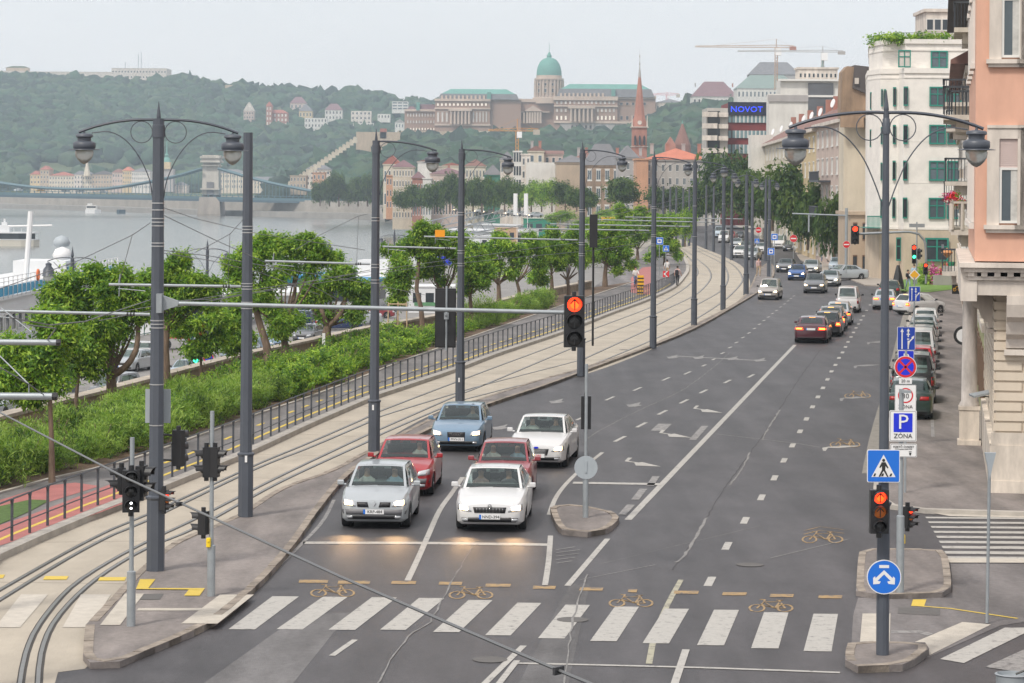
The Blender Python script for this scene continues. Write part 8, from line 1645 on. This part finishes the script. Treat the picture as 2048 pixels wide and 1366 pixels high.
def person(loc,rz,label,top='white',legs='black',h=1.72,stride=.28,shorts=False,skirt=False,bag=None,group=None,sit=False,arms=(.1,-.1)):
    s=h/1.72; r_=thing('person',loc,label,'person',group,rz)
    st=stride; P=[(0,0,.95),(0,0,1.15),(0,-.01,1.36),(0,-.02,1.47),(0,-.03,1.56),(0,-.04,1.66),  # pelvis..head
     (.10,0,.90),(.11,-st*.5,.50),(.11,-st*.35+.05,.09),(.11,-st*.35-.13,.04),
     (-.10,0,.90),(-.11,st*.25,.50),(-.11,st*.9,.12),(-.11,st*.9-.14,.04),
     (.19,0,1.40),(.24,arms[0],1.15),(.25,arms[0]*2-.12,.93),(.25,arms[0]*2-.18,.85),(-.19,0,1.40),(-.24,-arms[0],1.15),(-.25,-arms[0]*2-.05,.92),(-.25,-arms[0]*2-.1,.84)]
    if sit: 
        P[6:14]=[(.10,0,.92),(.12,-.38,.86),(.12,-.28,.46),(.12,-.42,.40),(-.10,0,.92),(-.12,-.35,.72),(-.12,-.22,.34),(-.12,-.36,.28)]; P[15:18]=[(.24,-.2,1.2),(.25,-.42,1.08),(.25,-.48,1.06)]; P[19:22]=[(-.24,-.2,1.2),(-.25,-.42,1.08),(-.25,-.48,1.06)]
    E=[(0,1),(1,2),(2,3),(3,4),(4,5),(0,6),(6,7),(7,8),(8,9),(0,10),(10,11),(11,12),(12,13),(2,14),(14,15),(15,16),(16,17),(2,18),(18,19),(19,20),(20,21)]
    Rd=[(.155,.12),(.135,.10),(.15,.11),.06,.085,.085,.095,.065,.045,.04,.095,.065,.045,.04,.065,.045,.034,.032,.065,.045,.034,.032]
    me=skinmesh('body',[(a*s,b*s,c*s) for a,b,c in P],E,[tuple(x*s for x in r) if isinstance(r,tuple) else r*s for r in Rd]); addmats(me,[M_skin,CLO[top],CLO[legs],M_sblk])
    mi=[]
    for p in me.polygons:
        z=p.center.z/s; x=abs(p.center.x)/s; y=p.center.y/s
        if z>1.47: m=0
        elif sit: m=1 if (z>.96 and not (y<-.3)) else (0 if (y<-.3 and z>.95) else 2)
        elif x>.20 and z<1.12 and z>.7: m=0
        elif z>.98: m=1
        elif z<.10: m=3
        elif shorts and z<.56: m=0
        else: m=2
        mi.append(m)
    me.polygons.foreach_set('material_index',mi); o=bpy.data.objects.new('body',me); COL.objects.link(o); o.parent=r_
    b=MB(); b.lathe([(.02,.0),(.085,.03),(.10,.10),(.08,.17),(.02,.20)],12); hh=b.build('hair',[M_hair],r_,(0,.0*s,1.565*s),smooth=60); hh.rotation_euler=(R(-14),0,0); 
    if bag: b=MB(); b.box((0,.19,1.2),(.30,.16,.42)); g_=b.build('backpack',[CLO[bag]],r_); md=g_.modifiers.new('b','BEVEL'); md.width=.05
    return r_
def pp(px,py,z,rz,lab,**k): g=G(px,py,z); return person((g.x,g.y,z),rz,lab,**k)
pp(1718,541,.1,PI,'person in a white shirt and teal shorts walking away past the corner house',top='white',legs='teal',shorts=True); pp(1727,542,.1,PI+.2,'person in dark clothes walking beside the one in teal shorts',top='black',legs='black')
pp(1646,524,.1,.3,'person in dark clothes with a bag standing under the street trees',top='black',legs='blue',bag='pinkish'); pp(1816,581,.14,.4,'person in blue jeans walking in front of the white office building',top='black',legs='lblue'); pp(1828,568,.14,-.4,'person in a pale top beside the slim sign pole at the flower bed',top='lblue',legs='grey')
pp(1355,572,.15,PI-.4,'person in black trousers with a backpack at the end of the railing',top='pinkish',legs='black',bag='black'); pp(1334,556,.15,PI,'person in a white shirt walking behind the chevron board',top='white',legs='tan')
pp(1517,553,.1,.2,'person in a pale shirt and tan trousers walking near the distant tram stop',top='pinkish',legs='tan',h=1.8)
pp(855,672,-4.2,.6,'person in a white top on the lower quay between the promenade trees',top='white',legs='blue'); pp(1078,625,-4.2,1.0,'person in a pale pink top on the lower quay behind the slanting tree',top='pinkish',legs='tan'); pp(1010,640,-4.2,-.6,'person in grey on the lower quay left of the slanting tree',top='grey',legs='black')
# cyclist
g=G(1271,575,.16); cy_=thing('bicycle',(g.x,g.y,.16),'dark bicycle ridden along the red path by a person in a white shirt','bicycle',rz=.1); 
wm=MB(); wm.tube([(0,.33*math.cos(a),.33*math.sin(a)) for a in [i*PI/10 for i in range(21)]],.02,5,cap=False)
for k_ in range(8): a=k_*PI/4; wm.tube([(0,0,0),(0,.32*math.cos(a),.32*math.sin(a))],.004,3)
wme=wm.mesh('wheel'); wme.materials.append(M_sblk)
for y in(-.52,.52): inst('wheel',wme,cy_,(0,y,.34))
b=MB(); b.tube([(0,.52,.34),(0,.15,.85),(0,-.38,.85),(0,-.05,.32),(0,.15,.85)],.022,5); b.tube([(0,.52,.34),(0,-.05,.32)],.018,5); b.tube([(0,-.52,.34),(0,-.36,1.0)],.02,5); b.tube([(-.27,-.34,1.05),(0,-.38,1.0),(.27,-.34,1.05)],.016,5); b.box((0,.17,.92),(.14,.26,.05)); b.build('bicycle_frame',[M_sblk],cy_)
person((g.x,g.y+.15,.16),.1,'person in a white shirt riding the dark bicycle on the red path',top='white',legs='blue',sit=True)
# drivers and passengers
def occupant(carobj,x,top,lab,drive=True,yf=.0,zf=0):
    bd=[c for c in carobj.children if c.name.startswith('windscreen')][0]; v=[q.co for q in bd.data.vertices]; yA=min(q.y for q in v); zA=min(q.z for q in v)
    P=[(0,.0,-.12),(0,.0,.08),(0,-.02,.28),(0,-.03,.38),(0,-.05,.47),(0,-.06,.57),(.17,-.02,.24),(.22,-.18,.05),(.14,-.42,.10 if drive else -.05),(-.17,-.02,.24),(-.22,-.18,.05),(-.14,-.42,.12 if drive else -.05)]
    E=[(0,1),(1,2),(2,3),(3,4),(4,5),(2,6),(6,7),(7,8),(2,9),(9,10),(10,11)]
    me=skinmesh('body',P,E,[(.17,.11),(.17,.11),(.15,.10),.055,.08,.08,.06,.045,.035,.06,.045,.035]); addmats(me,[M_skin,CLO[top]])
    me.polygons.foreach_set('material_index',[0 if (p.center.z>.36 or (p.center.y<-.3)) else 1 for p in me.polygons])
    M_=Matrix.Translation(carobj.location)@Matrix.Rotation(carobj.rotation_euler.z,4,'Z'); p=M_@Vector((x,yA+.95+yf,zA-.20+zf))
    r_=thing('person',p,lab,'person',rz=carobj.rotation_euler.z); o=bpy.data.objects.new('body',me); COL.objects.link(o); o.parent=r_
    b=MB(); b.lathe([(.02,.0),(.082,.03),(.097,.09),(.075,.16),(.02,.185)],12); hh=b.build('hair',[M_hair],r_,(0,-.015,.485),smooth=60); hh.rotation_euler=(R(-16),0,0)
occupant(FR[0],.36,'lblue','driver in a pale blue top inside the silver hatchback at the stop line'); occupant(FR[0],-.36,'white','passenger in a pale top inside the silver hatchback',False)
occupant(FR[1],.36,'grey','driver in grey inside the white liftback at the stop line'); occupant(FR[1],-.36,'pinkish','passenger inside the white liftback at the stop line',False)
occupant(FR[2],.36,'white','driver in a white top inside the red hatchback'); occupant(FR[3],.34,'lblue','driver gripping the wheel inside the dull red hatchback'); occupant(FR[3],-.34,'white','passenger in a pale top inside the dull red hatchback',False)
occupant(FR[4],.36,'grey','driver inside the pale blue hatchback'); occupant(FR[5],.37,'grey','driver inside the white sedan with the red lettered plate'); occupant(FR[5],-.37,'white','white clad passenger inside the sedan with the red lettered plate',False)
# small street items at the left edge: bench, wooden stakes
B=G(8,955,.16); r_=thing('bench',B,'small wooden bench corner at the left edge by the shrubs','bench'); b=MB(); b.box((0,0,.42),(.5,1.2,.06)); b.build('seat',[mat('bench_wood',(.30,.20,.12),.8,var=.2)],r_); 
for y in(-.5,.5): b=MB(); b.box((0,y,.2),(.4,.06,.4)); b.build('leg',[M_rail],r_)
B=G(795,676,.15); r_=thing('tree_stakes',B,'pale wooden stake frame around the young tree','stake frame'); b=MB(); 
for dx,dy in((-.55,-.3),(.55,-.3),(.0,.5)): b.tube([(dx,dy,0),(dx*.9,dy*.9,2.0)],.04,6)
b.tube([(-.5,-.27,1.9),(.5,-.27,1.9)],.035,5); b.tube([(.5,-.27,1.85),(0,.45,1.85)],.03,5); b.build('stakes',[mat('stake_wood',(.50,.38,.24),.8,var=.15)],r_)
B=G(650,722,.15); r_=thing('white_marker_post',(B.x,B.y-1,.15),'short white marker post by the V forked tree','marker post'); b=MB(); b.box((0,0,.7),(.14,.06,1.4)); b.build('post_body',[M_white],r_)
# construction barrier in yellow black and white near the red path
B=G(1281,590,.16); r_=thing('barrier_post',B,'yellow and black striped barrier post beside the red path','barrier'); b=MB(); b.m(0).box((0,0,.8),(.5,.2,1.5)); b.m(1)
for k_ in range(5): b.box((0,-.105,.2+k_*.28),(.5,.02,.1))
b.build('barrier_panel',[M_syel,M_sblk],r_)
# dark cover / hatch lids on the road
for px,py in ((1145,1240),(980,1320),(1500,1130),(1250,700)):
    g=G(px,py); b=MB(); b.lathe([(.32,0),(.32,.002)],20); tag(b.build('manhole_cover',[MATS['iron_cover']],None,(g.x,g.y,.0105)),kind='structure')
HAZE=0.00016
# ================= HAZE =================
b=MB(); b.box2((-3300,-60,-14),(2600,4300,340)); me=b.mesh('haze')
hm=bpy.data.materials.new('haze_volume'); hm.use_nodes=True; t=hm.node_tree; t.nodes.clear()
vp=t.nodes.new('ShaderNodeVolumePrincipled'); vp.inputs['Color'].default_value=(.74,.87,1.0,1); vp.inputs['Density'].default_value=HAZE; vp.inputs['Anisotropy'].default_value=.0
om=t.nodes.new('ShaderNodeOutputMaterial'); t.links.new(vp.outputs[0],om.inputs['Volume'])
o=link('haze',me,hm); tag(o,kind='stuff')
